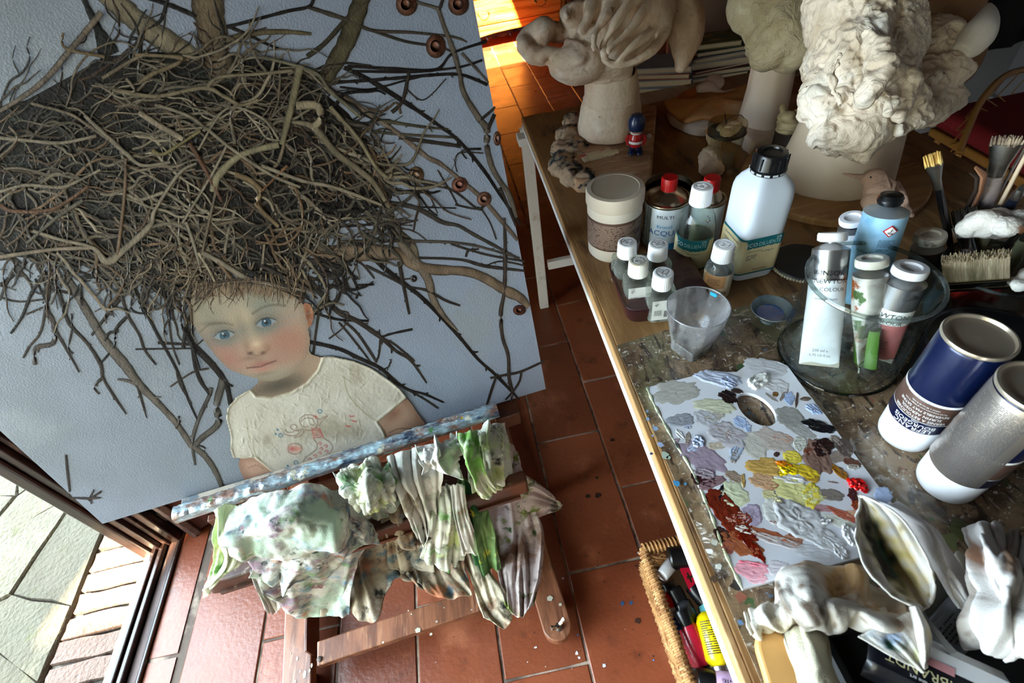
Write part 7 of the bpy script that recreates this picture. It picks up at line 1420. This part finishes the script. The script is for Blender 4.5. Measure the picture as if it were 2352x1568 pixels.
rag('square hanging rag end smeared with light green',[[(985,1130,.11),(1020,1115,.12),(1062,1110,.11)],[(985,1210,.145),(1030,1205,.15),(1070,1205,.14)],[(965,1285,.15),(1020,1306,.15),(1066,1292,.145)]],rm_wgreen,(.006,2.4,.6),(.0035,26),42)
rag('bunched white rag high under the right of the rail',[[(955,1025,.08),(1000,1008,.08),(1050,992,.08)],[(962,1055,.13),(1005,1045,.14),(1055,1035,.12)],[(975,1078,.15),(1015,1085,.155),(1058,1100,.14)]],rm_white,(.007,2.2,1),(.010,34),43,80,70,phase=1.2)
rag('lime green twisted rag end',[[(1045,1000,.09),(1070,990,.10),(1092,990,.09)],[(1062,1060,.155),(1080,1055,.16),(1098,1050,.15)],[(1085,1105,.16),(1105,1120,.165),(1125,1105,.155)],[(1100,1130,.155),(1122,1138,.155),(1142,1120,.15)]],rm_lime,(.006,2,1),(.003,34),44,40,60,rg=.1)
rag('folded white rag with ragged cuff at the right of the rail',[[(1085,985,.07),(1120,968,.07),(1160,985,.06)],[(1098,1040,.12),(1130,1030,.12),(1170,1040,.10)],[(1105,1095,.14),(1135,1090,.14),(1165,1085,.12)],[(1112,1128,.14),(1130,1120,.14),(1158,1100,.12)]],rm_wgreen,(.008,2.4,1),(.009,32),45,80,80,phase=1.2)
rag('dark green soaked rag strip hanging down',[[(1052,1105,.11),(1080,1105,.11),(1112,1105,.10)],[(1068,1200,.135),(1100,1200,.14),(1128,1195,.13)],[(1095,1300,.14),(1122,1318,.14),(1150,1300,.13)]],rm_dgreen,(.007,2.5,.8),(.003,28),46)
rag('white pointed rag flap in front of the dark green strip',[[(1035,1115,.13),(1050,1112,.135),(1062,1112,.13)],[(1042,1180,.15),(1062,1185,.152),(1078,1190,.15)],[(1062,1270,.155),(1085,1272,.155),(1110,1270,.15)]],rm_white,(.003,1.4,.6),(.002,26),47,40,60,rg=.05)
rag('cream rag twisted down to a blue smeared end',[[(1055,1275,.11),(1090,1275,.115),(1125,1310,.11)],[(1080,1330,.13),(1115,1340,.135),(1155,1350,.12)],[(1100,1390,.135),(1135,1400,.14),(1175,1390,.13)],[(1112,1418,.13),(1160,1440,.13),(1182,1412,.13)]],ragmat('rag_cream_blue',(222,212,190),[((196,184,160),7,.46,.62),((70,150,160),14,.63,.69),DRK,BRN2]),(.006,2.2,.8),(.003,28),48)
# ================================================================== rags on the near corner of the table
rc_a=ragmat('rag_ivory',(226,220,206),[((196,180,150),4,.48,.62),((92,84,76),8,.62,.72),((60,56,54),26,.68,.73)],.4)
rc_b=ragmat('rag_ivory_tan',(222,214,202),[((196,164,116),3.4,.46,.58),((110,96,84),8,.60,.70)],.4)
rc_c=ragmat('rag_green_stain',(224,216,206),[((40,70,60),9,.56,.66),((216,190,110),7,.56,.64),((120,104,92),10,.6,.7)],.4)
rc_d=ragmat('rag_white_soft',(228,224,222),[((186,176,170),6,.5,.66),((120,104,90),7,.62,.72)],.4)
rc_e=ragmat('rag_painted_triangle',(206,202,190),[((150,160,176),9,.5,.62),((20,80,60),9,.62,.67),((196,206,130),12,.6,.68),((170,100,70),14,.68,.73)],.4)
def trag(label,rows,mat,fold,crump,seed,nu=80,nv=60,phase=1,thick=.002,rg=.02,stains=(),base=None):
    if base: mat=M('rag_stained',base,.9,attr=True,bump=.3,bs=700,layers=[((196,190,180),7,.55,.72)])
    R=[[at(*p) for p in r] for r in rows]; c=Vector(R[0][len(R[0])//2]); c.z=min(p.z for r in R for p in r)
    t=thing('cleaning_rag',label,'rag',c,0,'rags on the near corner of the table'); cloth('cloth',[[p-c for p in r] for r in R],mat,t,nu,nv,fold,crump,seed,thick,phase=phase,ragged=rg,stains=stains,base=base); return t
Z=TZ
trag('rolled ivory rag cuff at the left of the table rags',[[(1712,1410,Z+.035),(1760,1392,Z+.045),(1810,1375,Z+.05),(1850,1375,Z+.05)],[(1716,1430,Z+.05),(1765,1412,Z+.062),(1815,1398,Z+.065),(1860,1400,Z+.06)],[(1722,1450,Z+.05),(1772,1432,Z+.06),(1820,1422,Z+.062),(1868,1425,Z+.058)],[(1735,1472,Z+.035),(1785,1452,Z+.04),(1830,1445,Z+.045),(1872,1450,Z+.045)]],rc_a,(.003,2,.8),(.004,20),61)
trag('big crumpled ivory rag with a tan stained fold, in front of the palette',[[(1752,1388,Z+.012),(1790,1345,Z+.012),(1850,1312,Z+.015),(1930,1305,Z+.02),(2010,1340,Z+.02),(2090,1392,Z+.02)],[(1775,1395,Z+.05),(1815,1365,Z+.065),(1870,1345,Z+.075),(1940,1345,Z+.075),(2010,1375,Z+.065),(2085,1410,Z+.05)],[(1815,1415,Z+.055),(1850,1405,Z+.075),(1895,1390,Z+.085),(1950,1395,Z+.08),(2010,1415,Z+.07),(2070,1425,Z+.05)],[(1850,1450,Z+.04),(1880,1455,Z+.05),(1915,1462,Z+.055),(1965,1462,Z+.055),(2010,1440,Z+.05),(2060,1430,Z+.04)]],rc_b,(.008,2.4,.9),(.010,15),62,120,90,phase=1.2,base=(214,208,198),stains=[(.62,.2,.22,.22,(186,146,96)),(.85,.35,.2,.25,(180,150,116)),(.15,.5,.05,.3,(120,104,90)),(.3,.7,.08,.2,(90,76,64)),(.95,.7,.1,.2,(120,96,80))])
trag('leaf shaped rag with a dark green stained hollow standing over the palette corner',[[(1974,1140,Z+.03),(1978,1138,Z+.032),(1984,1140,Z+.035)],[(1972,1200,Z+.06),(2005,1205,Z+.045),(2060,1180,Z+.06)],[(1978,1260,Z+.075),(2030,1265,Z+.05),(2105,1240,Z+.075)],[(2015,1325,Z+.08),(2070,1325,Z+.055),(2142,1310,Z+.075)],[(2080,1375,Z+.075),(2110,1375,Z+.06),(2147,1365,Z+.065)],[(2115,1392,Z+.065),(2125,1396,Z+.062),(2136,1392,Z+.06)]],rc_c,(.003,1.5,.8),(.004,20),63,70,100,rg=0,base=(212,206,198),stains=[(.5,.45,.35,.5,(214,190,120)),(.42,.40,.22,.36,(56,80,66)),(.34,.36,.12,.34,(40,34,26)),(.3,.08,.3,.1,(150,136,120))])
trag('white strip of rag running back behind the leaf shaped one',[[(1990,1145,Z+.012),(2030,1150,Z+.02),(2080,1165,Z+.012)],[(2080,1200,Z+.02),(2120,1205,Z+.045),(2150,1225,Z+.02)],[(2130,1270,Z+.03),(2165,1280,Z+.055),(2195,1300,Z+.03)],[(2170,1340,Z+.03),(2200,1350,Z+.06),(2230,1355,Z+.035)],[(2205,1395,Z+.03),(2225,1400,Z+.05),(2240,1400,Z+.035)]],rc_d,(.004,2,.8),(.002,18),64,60,90)
trag('large soft white rag heaped at the right edge of the frame',[[(2222,1232,Z+.015),(2262,1208,Z+.02),(2310,1200,Z+.02),(2365,1215,Z+.02)],[(2215,1290,Z+.05),(2260,1275,Z+.08),(2310,1270,Z+.09),(2370,1280,Z+.09)],[(2215,1360,Z+.06),(2262,1350,Z+.09),(2315,1345,Z+.105),(2375,1350,Z+.10)],[(2228,1430,Z+.05),(2270,1430,Z+.08),(2320,1430,Z+.10),(2380,1430,Z+.10)],[(2245,1480,Z+.035),(2280,1500,Z+.05),(2325,1520,Z+.07),(2390,1520,Z+.08)]],rc_d,(.009,1.9,1),(.011,13),65,110,110,phase=1.5,base=(208,204,200),stains=[(.25,.25,.1,.1,(150,110,86)),(.5,.5,.07,.07,(110,106,104)),(.15,.5,.08,.15,(150,140,130)),(.7,.3,.1,.2,(140,110,86))])
trag('grey folded rag between the strip and the heap',[[(2180,1280,Z+.01),(2210,1275,Z+.02),(2240,1285,Z+.02)],[(2190,1320,Z+.02),(2215,1320,Z+.035),(2240,1325,Z+.03)],[(2205,1370,Z+.015),(2225,1375,Z+.03),(2240,1380,Z+.03)]],rc_a,(.004,2,1),(.003,22),66,40,40)
trag('stiff triangular rag painted green and blue, lying on the black tube',[[(1970,1462,Z+.055),(2030,1430,Z+.062),(2098,1402,Z+.065)],[(2020,1490,Z+.058),(2065,1468,Z+.06),(2110,1450,Z+.062)],[(2075,1520,Z+.058),(2100,1512,Z+.058),(2125,1500,Z+.06)],[(2116,1540,Z+.052),(2120,1540,Z+.052),(2128,1530,Z+.052)]],rc_e,(.002,2,.7),(.003,24),67,70,70,rg=0,base=(206,202,194),stains=[(.4,.25,.3,.2,(150,166,190)),(.25,.35,.1,.12,(16,76,60)),(.45,.45,.1,.1,(30,90,70)),(.6,.7,.3,.15,(196,200,140)),(.8,.2,.2,.2,(170,160,150))])
trag('narrow curled edge of rag standing beside the triangular one',[[(2092,1395,Z+.06),(2100,1392,Z+.075),(2106,1396,Z+.06)],[(2098,1440,Z+.055),(2116,1440,Z+.075),(2132,1455,Z+.055)],[(2108,1490,Z+.05),(2122,1490,Z+.07),(2132,1500,Z+.05)],[(2118,1535,Z+.045),(2122,1536,Z+.055),(2126,1535,Z+.045)]],rc_c,(.001,1,1),(.001,24),68,30,50,rg=0)
# wooden slat in a cream sleeve
t=thing('wrapped_slat','rounded wooden slat half wrapped in cream cloth, at the bottom edge of the table','tool',at(1800,1530,Z+.02)); o_=Vector(t.location)
a,b=at(1782,1490,Z+.035),at(1850,1700,Z+.035); ax=(b-a).normalized(); sd_=Vector((-ax.y,ax.x,0)).normalized()
g=G(); w=.0175; pts=[(0+w*math.cos(th),w*math.sin(th)) for th in [PI/2+PI*i/10 for i in range(11)]]+[(.16,-w),(.16,w)]
g.extr([a+ax*u+sd_*v-o_ for u,v in pts],(0,0,-.012)); g.obj('wooden_slat',M('fresh_pine',(226,172,104),.5,layers=[((200,140,74),6,.5,.64,(6,1,1))],bump=.1),t,smooth=False,bevel=.004,fix=True,bseg=3)
R=[[at(1800,1458,Z+.03),at(1850,1440,Z+.05),at(1895,1452,Z+.03)],[at(1812,1500,Z+.045),at(1862,1490,Z+.058),at(1905,1500,Z+.03)],[at(1828,1550,Z+.045),at(1880,1545,Z+.06),at(1925,1560,Z+.03)],[at(1850,1620,Z+.045),at(1900,1610,Z+.06),at(1950,1620,Z+.03)]]
cloth('cream_sleeve',[[p-o_ for p in r] for r in R],ragmat('sleeve_cream',(214,208,182),[((206,196,164),5,.5,.64),((70,50,44),26,.70,.74),((130,190,190),14,.70,.76)],.4),t,60,60,(.0015,1.5,1),(.001,14),70,.003)
# black box with tubes under the rags
t=thing('black_tray','black plastic tray in the shadow under the table rags','tray',at(2060,1500,Z+.003)); o_=Vector(t.location)
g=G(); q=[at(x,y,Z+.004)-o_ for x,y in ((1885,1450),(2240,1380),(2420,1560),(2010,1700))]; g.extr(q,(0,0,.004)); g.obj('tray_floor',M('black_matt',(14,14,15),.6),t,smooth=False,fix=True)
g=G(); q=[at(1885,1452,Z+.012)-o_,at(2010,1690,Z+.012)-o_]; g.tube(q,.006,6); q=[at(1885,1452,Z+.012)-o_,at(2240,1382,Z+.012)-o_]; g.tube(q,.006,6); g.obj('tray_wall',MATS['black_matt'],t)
def fbox(nm,label,cat,p,q,w,h,z,mats,group='tubes under the table rags'):
    """flat carton or tube lying from p to q"""
    a,b=at(*p,z),at(*q,z); t=thing(nm,label,cat,a,math.atan2((b-a).y,(b-a).x),group); return t,(b-a).length
t,L_=fbox('paint_tube_large','large black and white paint tube lettered REMBRANDT at the bottom edge','tube',(1985,1475),(2300,1625),.05,.02,Z+.036,None)
g=G(); g.add([(L_*i/10,(.026 if j in(1,2) else .030)*(1 if j<2 else -1)*(1) if j in (0,3) else (.018 if j==1 else -.018),(.0 if j in(0,3) else .012)) for i in range(11) for j in range(4)],[(i*4+j,(i+1)*4+j,(i+1)*4+j+1,i*4+j+1) for i in range(10) for j in range(3)])
g.obj('tube_body',M('tube_black',(16,18,26),.35,coat=.3,layers=[((30,40,90),3,.6,.7)]),t,solid=.002)
g=G(); g.add([(L_*x,y,z+.0016) for x in (.0,.33,.66,1.0) for y,z in ((.0295,.0015),(.018,.0125),(.004,.0130))],[(i*3+j,(i+1)*3+j,(i+1)*3+j+1,i*3+j+1) for i in range(3) for j in range(2)]); wp=g.obj('white_panel',M('panel_white',(214,214,216),.4,layers=[((170,160,150),9,.55,.66)]),t,smooth=False)
fz=lambda cx,cy,k=.0150:(lambda x,y:(cx-x,cy-y,k))
text('REMBRANDT',.0120,M('ink_gold',(206,196,150),.4),t,fz(.048,-.007,.0142)); text('oil colour fine art',.0045,mt_inkw,t,fz(.048,-.0150,.0142))
g=G(); g.tube([(.155+.0035*math.cos(i*.5),.011+.0035*math.sin(i*.5),.0158) for i in range(11)],.0007,4); g.box((.138,.010,.0153),(.004,.010,.0004)); g.obj('printed_mark',mt_ink,wp); micro(6,.03,.014,fz(.18,.012,.0155),mt_ink,wp,4)
g=G(); g.box((.052,.0045,.0148),(.024,.007,.0004)); g.obj('pink_panel',M('panel_pink',(190,130,136),.5),t,smooth=False)
t,L_=fbox('grey_tube','flattened grey paint tube showing between the rags','tube',(2140,1500),(2225,1400),.03,.01,Z+.025,None); g=G(); g.box((L_/2,0,0),(L_,.034,.010)); g.obj('tube_body',M('tube_grey',(118,120,126),.35,.3,layers=[((80,82,88),8,.5,.65)]),t,smooth=False,bevel=.004); micro(5,.03,.018,lambda x,y:(L_/2+x,y,.0056),mt_ink,t,8)
t,L_=fbox('smeared_tube','old tube smeared with olive paint between the rags','tube',(2125,1460),(2215,1390),.04,.01,Z+.016,None); g=G(); g.box((L_/2,.012,0),(L_,.05,.012)); g.obj('tube_body',M('tube_olive_smear',(90,90,80),.35,layers=[((130,126,90),14,.5,.62),((60,60,56),8,.5,.6)],bump=.4),t,smooth=False,bevel=.005)
t,L_=fbox('steel_spatula','thin clear plastic ruler edge lying over the tubes','tool',(2112,1405),(2190,1500),.01,.002,Z+.05,None); g=G(); g.box((L_/2,0,0),(L_,.006,.002)); g.obj('blade',M('clear_plastic_edge',(150,150,150),.15,trans=.5),t,smooth=False,bevel=.0005)
# ================================================================== wicker basket of acrylics on the floor under the table
BX0=.233; RZ_=.14
bk=thing('wicker_basket','long honey coloured wicker basket of acrylic paints on the floor under the table','basket',(BX0+.10,.22,0)); bo_=Vector(bk.location)
mt_wk=M('wicker_honey',(196,146,92),.6,layers=[((150,102,58),20,.45,.6),((216,176,120),40,.55,.68),((80,54,34),14,.68,.74)],bump=.5,bs=120)
bw,bl,y0_,y1_=.20,.60,-.17,.43
def bpnt(s,z,off=0):
    """perimeter point: s in 0..1 round the rounded rectangle"""
    per=[(BX0,y0_),(BX0,y1_),(BX0+bw,y1_),(BX0+bw,y0_)]; L=[bl,bw,bl,bw]; t=s*sum(L)
    for i in range(4):
        if t<=L[i] or i==3:
            a,b=per[i],per[(i+1)%4]; q=min(1,t/L[i]); n_=[(-1,0),(0,1),(1,0),(0,-1)][i]; return Vector((a[0]+(b[0]-a[0])*q+n_[0]*off,a[1]+(b[1]-a[1])*q+n_[1]*off,z))-bo_
        t-=L[i]
ns=150
g=G()   # upright stakes
for k in range(ns//2): s=k/(ns//2); g.tube([bpnt(s,.004),bpnt(s,RZ_)],.0016,5)
o=g.obj('stake',mt_wk,bk); o['kind']='stuff'
for r_ in range(15):                       # woven rounds: in and out of the stakes
    z=.006+r_*.0082
    if 9<=r_<=11: continue
    g=G(); g.tube([bpnt((k/ns+.0001)%1,z+.0008*math.sin(k*.7+r_),.0026*(1 if (k+r_)%2 else -1)) for k in range(ns)],.0036,5,flat=.9,closed=True); g.obj('woven_round',mt_wk,bk)
g=G()                                      # open lattice band
for k in range(ns//2):
    for d in(-1,1): g.tube([bpnt((k/(ns//2))%1,.078,.001*d),bpnt(((k+d)/(ns//2))%1,.106,.001*d)],.0013,4)
o=g.obj('lattice_band',mt_wk,bk); o['kind']='stuff'
per_=[bpnt(k/ns,RZ_,.0) for k in range(ns)]
g=G(); g.tube(per_,.0105,8,closed=True); g.obj('rim_core',mt_wk,bk)
for k in range(0,176):                       # wrapping canes over the rim, one by one
    s=k/176; 
    if s>.64: continue
    c=bpnt(s,RZ_); c2=bpnt((s+.003)%1,RZ_); d=(c2-c).normalized(); n_=Vector((-d.y,d.x,0)); g=G()
    g.tube([c+n_*.0118*math.cos(a)+Vector((0,0,.0118*math.sin(a)))+d*.004*a/PI for a in [PI*2*i/10 for i in range(10)]],.0027,5,closed=True); g.obj('rim_wrap',mt_wk,bk)
g=G(); g.box(Vector((BX0+bw/2,(y0_+y1_)/2,.004))-bo_,(bw-.006,bl-.006,.008)); g.obj('basket_floor',M('basket_floor',(90,64,40),.8),bk,smooth=False)
BLK=mt_blackp
def bott(nm,label,p,q,parts,group='acrylic paints in the basket'):
    """lying vessel: axis from p to q, parts=(name,profile,material)"""
    t,L2,f=axthing(nm,label,'paint',at(*p),at(*q),group)
    for pn,prof,m_,kw in parts: g=G(); g.lathe([(r_,z_*L2) for r_,z_ in prof],32,**kw); g.obj(pn,m_,t)
    return t,L2,f
capb=lambda r,a,b:('cap',[(r*.7,a),(r,a+.02),(r,b-.03),(r*.9,b),(0,b)],BLK,{})
turq=M('turquoise_plastic',(120,206,212),.35,layers=[((60,90,96),13,.66,.73)],coat=.3)
bott('paint_jar','turquoise paint jar with black cap lying at the top end of the basket',(1660,1270,.13),(1535,1282,.13),[('body',[(0,0),(.024,.01),(.026,.1),(.026,.6),(.022,.64)],turq,{}),capb(.0265,.62,1.0)])
bott('small_tube','slim tube with white ribbed cap in the upper corner of the basket',(1580,1250,.10),(1520,1322,.135),[('body',[(0,0),(.012,.02),(.013,.5),(.010,.6)],M('alu_tube',(170,170,172),.4,.7),{}),('cap',[(.0135,.58),(.0150,.6),(.0145,.98),(.013,1.0),(0,1.0)],mt_wcap,{'rib':(16,.02,1,2)})])
bott('paint_bottle','clear bottle with shiny black cap pointing up the basket',(1590,1440,.10),(1545,1350,.125),[('body',[(0,0),(.022,.02),(.024,.1),(.023,.6),(.017,.66)],M('dark_clear',(70,72,78),.15,trans=.3,coat=.6),{}),capb(.019,.64,1.0)])
bott('paint_bottle','turquoise squeeze tube with black cap beside the table edge',(1680,1460,.09),(1588,1345,.125),[('body',[(0,0),(.022,.02),(.026,.2),(.024,.62),(.015,.68)],turq,{}),capb(.0165,.66,1.0)])
bott('paint_bottle','dark capped empty bottle under the white capped tube',(1560,1400,.09),(1530,1335,.115),[('body',[(0,0),(.018,.02),(.018,.6),(.014,.66)],M('smoke',(46,44,46),.2,trans=.2),{}),capb(.0165,.62,1.0)])
t,L2,f=bott('paint_bottle','red paint bottle smeared with dark paint, black cap upward',(1625,1545,.085),(1562,1398,.135),[('body',[(0,.0),(.025,.02),(.028,.10),(.026,.45),(.020,.70),(.0165,.76)],M('red_paint_bottle',(206,30,60),.3,layers=[((120,14,30),8,.5,.62),((30,14,18),14,.62,.68)],coat=.5),{}),('dark_foot',[(0,-.002),(.026,.018),(.0285,.10),(.0283,.17)],BLK,{}),capb(.0180,.74,1.0)])
micro(2,.03,.006,lambda x,y:(.0290*math.cos(f+x/.029),.0290*math.sin(f+x/.029),L2*.12+y),mt_inkw,t,3)
t,L2,f=bott('paint_bottle','yellow paint bottle with fine black print, next to the red one',(1655,1535,.12),(1620,1405,.13),[('base_cap',[(0,-.05),(.020,-.05),(.0205,.03),(.019,.04)],M('silver_cap',(196,190,196),.3,1),{}),('body',[(.017,.04),(.024,.12),(.026,.16),(.0268,.6),(.0262,.80),(.021,.92),(.010,1.0),(0,1.0)],M('yellow_plastic',(240,208,10),.35,coat=.4,layers=[((60,60,20),20,.70,.74)]),{})])
micro(15,.036,.062,lambda x,y:(.0273*math.cos(f+x/.027),.0273*math.sin(f+x/.027),L2*.52+y),mt_ink,t,6)
t,L2,f=bott('paint_tube_acrylic','lilac paint tube with black cap at the bottom of the frame',(1750,1590,.12),(1600,1560,.125),[('body',[(0,0),(.026,.02),(.028,.3),(.026,.66),(.020,.74)],M('lilac_plastic',(206,170,206),.35,coat=.3),{}),capb(.0225,.72,1.0)])
micro(6,.020,.030,lambda x,y:(.0285*math.cos(f+x/.028),.0285*math.sin(f+x/.028),L2*.5+y),mt_ink,t,6); text('@',.010,mt_ink,t,lambda x,y:(.0288*math.cos(f+.25+x/.028),.0288*math.sin(f+.25+x/.028),L2*.62+y))
# red blister card lettered AMSTERDAM
a,b=at(1561,1306,.135),at(1615,1290,.135); t=thing('blister_card','red hanging card lettered AMSTERDAM sticking up in the basket','card',a,math.atan2((b-a).y,(b-a).x),None)
bm=bmesh.new(); o1=[bm.verts.new(p) for p in ((0,0,0),(.066,0,0),(.066,-.050,0),(0,-.050,0))]; sl=[(.010,-.012),(.015,-.012),(.015,-.019),(.020,-.019),(.020,-.025),(.015,-.025),(.015,-.034),(.010,-.034),(.010,-.025),(.007,-.025),(.007,-.019),(.010,-.019)]; o2=[bm.verts.new((x,y,0)) for x,y in sl]
ed=[bm.edges.new((o1[i],o1[(i+1)%4])) for i in range(4)]+[bm.edges.new((o2[i],o2[(i+1)%12])) for i in range(12)]; bmesh.ops.triangle_fill(bm,edges=ed,use_beauty=True); me=bpy.data.meshes.new('card'); bm.to_mesh(me); bm.free(); me.materials.append(M('card_red',(186,16,44),.4)); place('card',me,t,solid=.0006,ang=None)
text('AMSTERDAM',.0095,mt_inkw,t,lambda x,y:(.032+y,-.028-x,.0006))
a=at(1530,1365,.115); b=at(1560,1450,.115); t=thing('striped_packet','red white and blue striped packet edge against the basket side','packet',a,math.atan2((b-a).y,(b-a).x)); L2=(b-a).length
for i,(c_,x0,x1) in enumerate((((214,26,30),0,.42),((236,236,236),.42,.64),((30,90,170),.64,1.0))): g=G(); g.box((L2*(x0+x1)/2,0,0),(L2*(x1-x0)-.0003,.012,.03)); g.obj('stripe',M('stripe%d'%i,c_,.35),t,smooth=False)
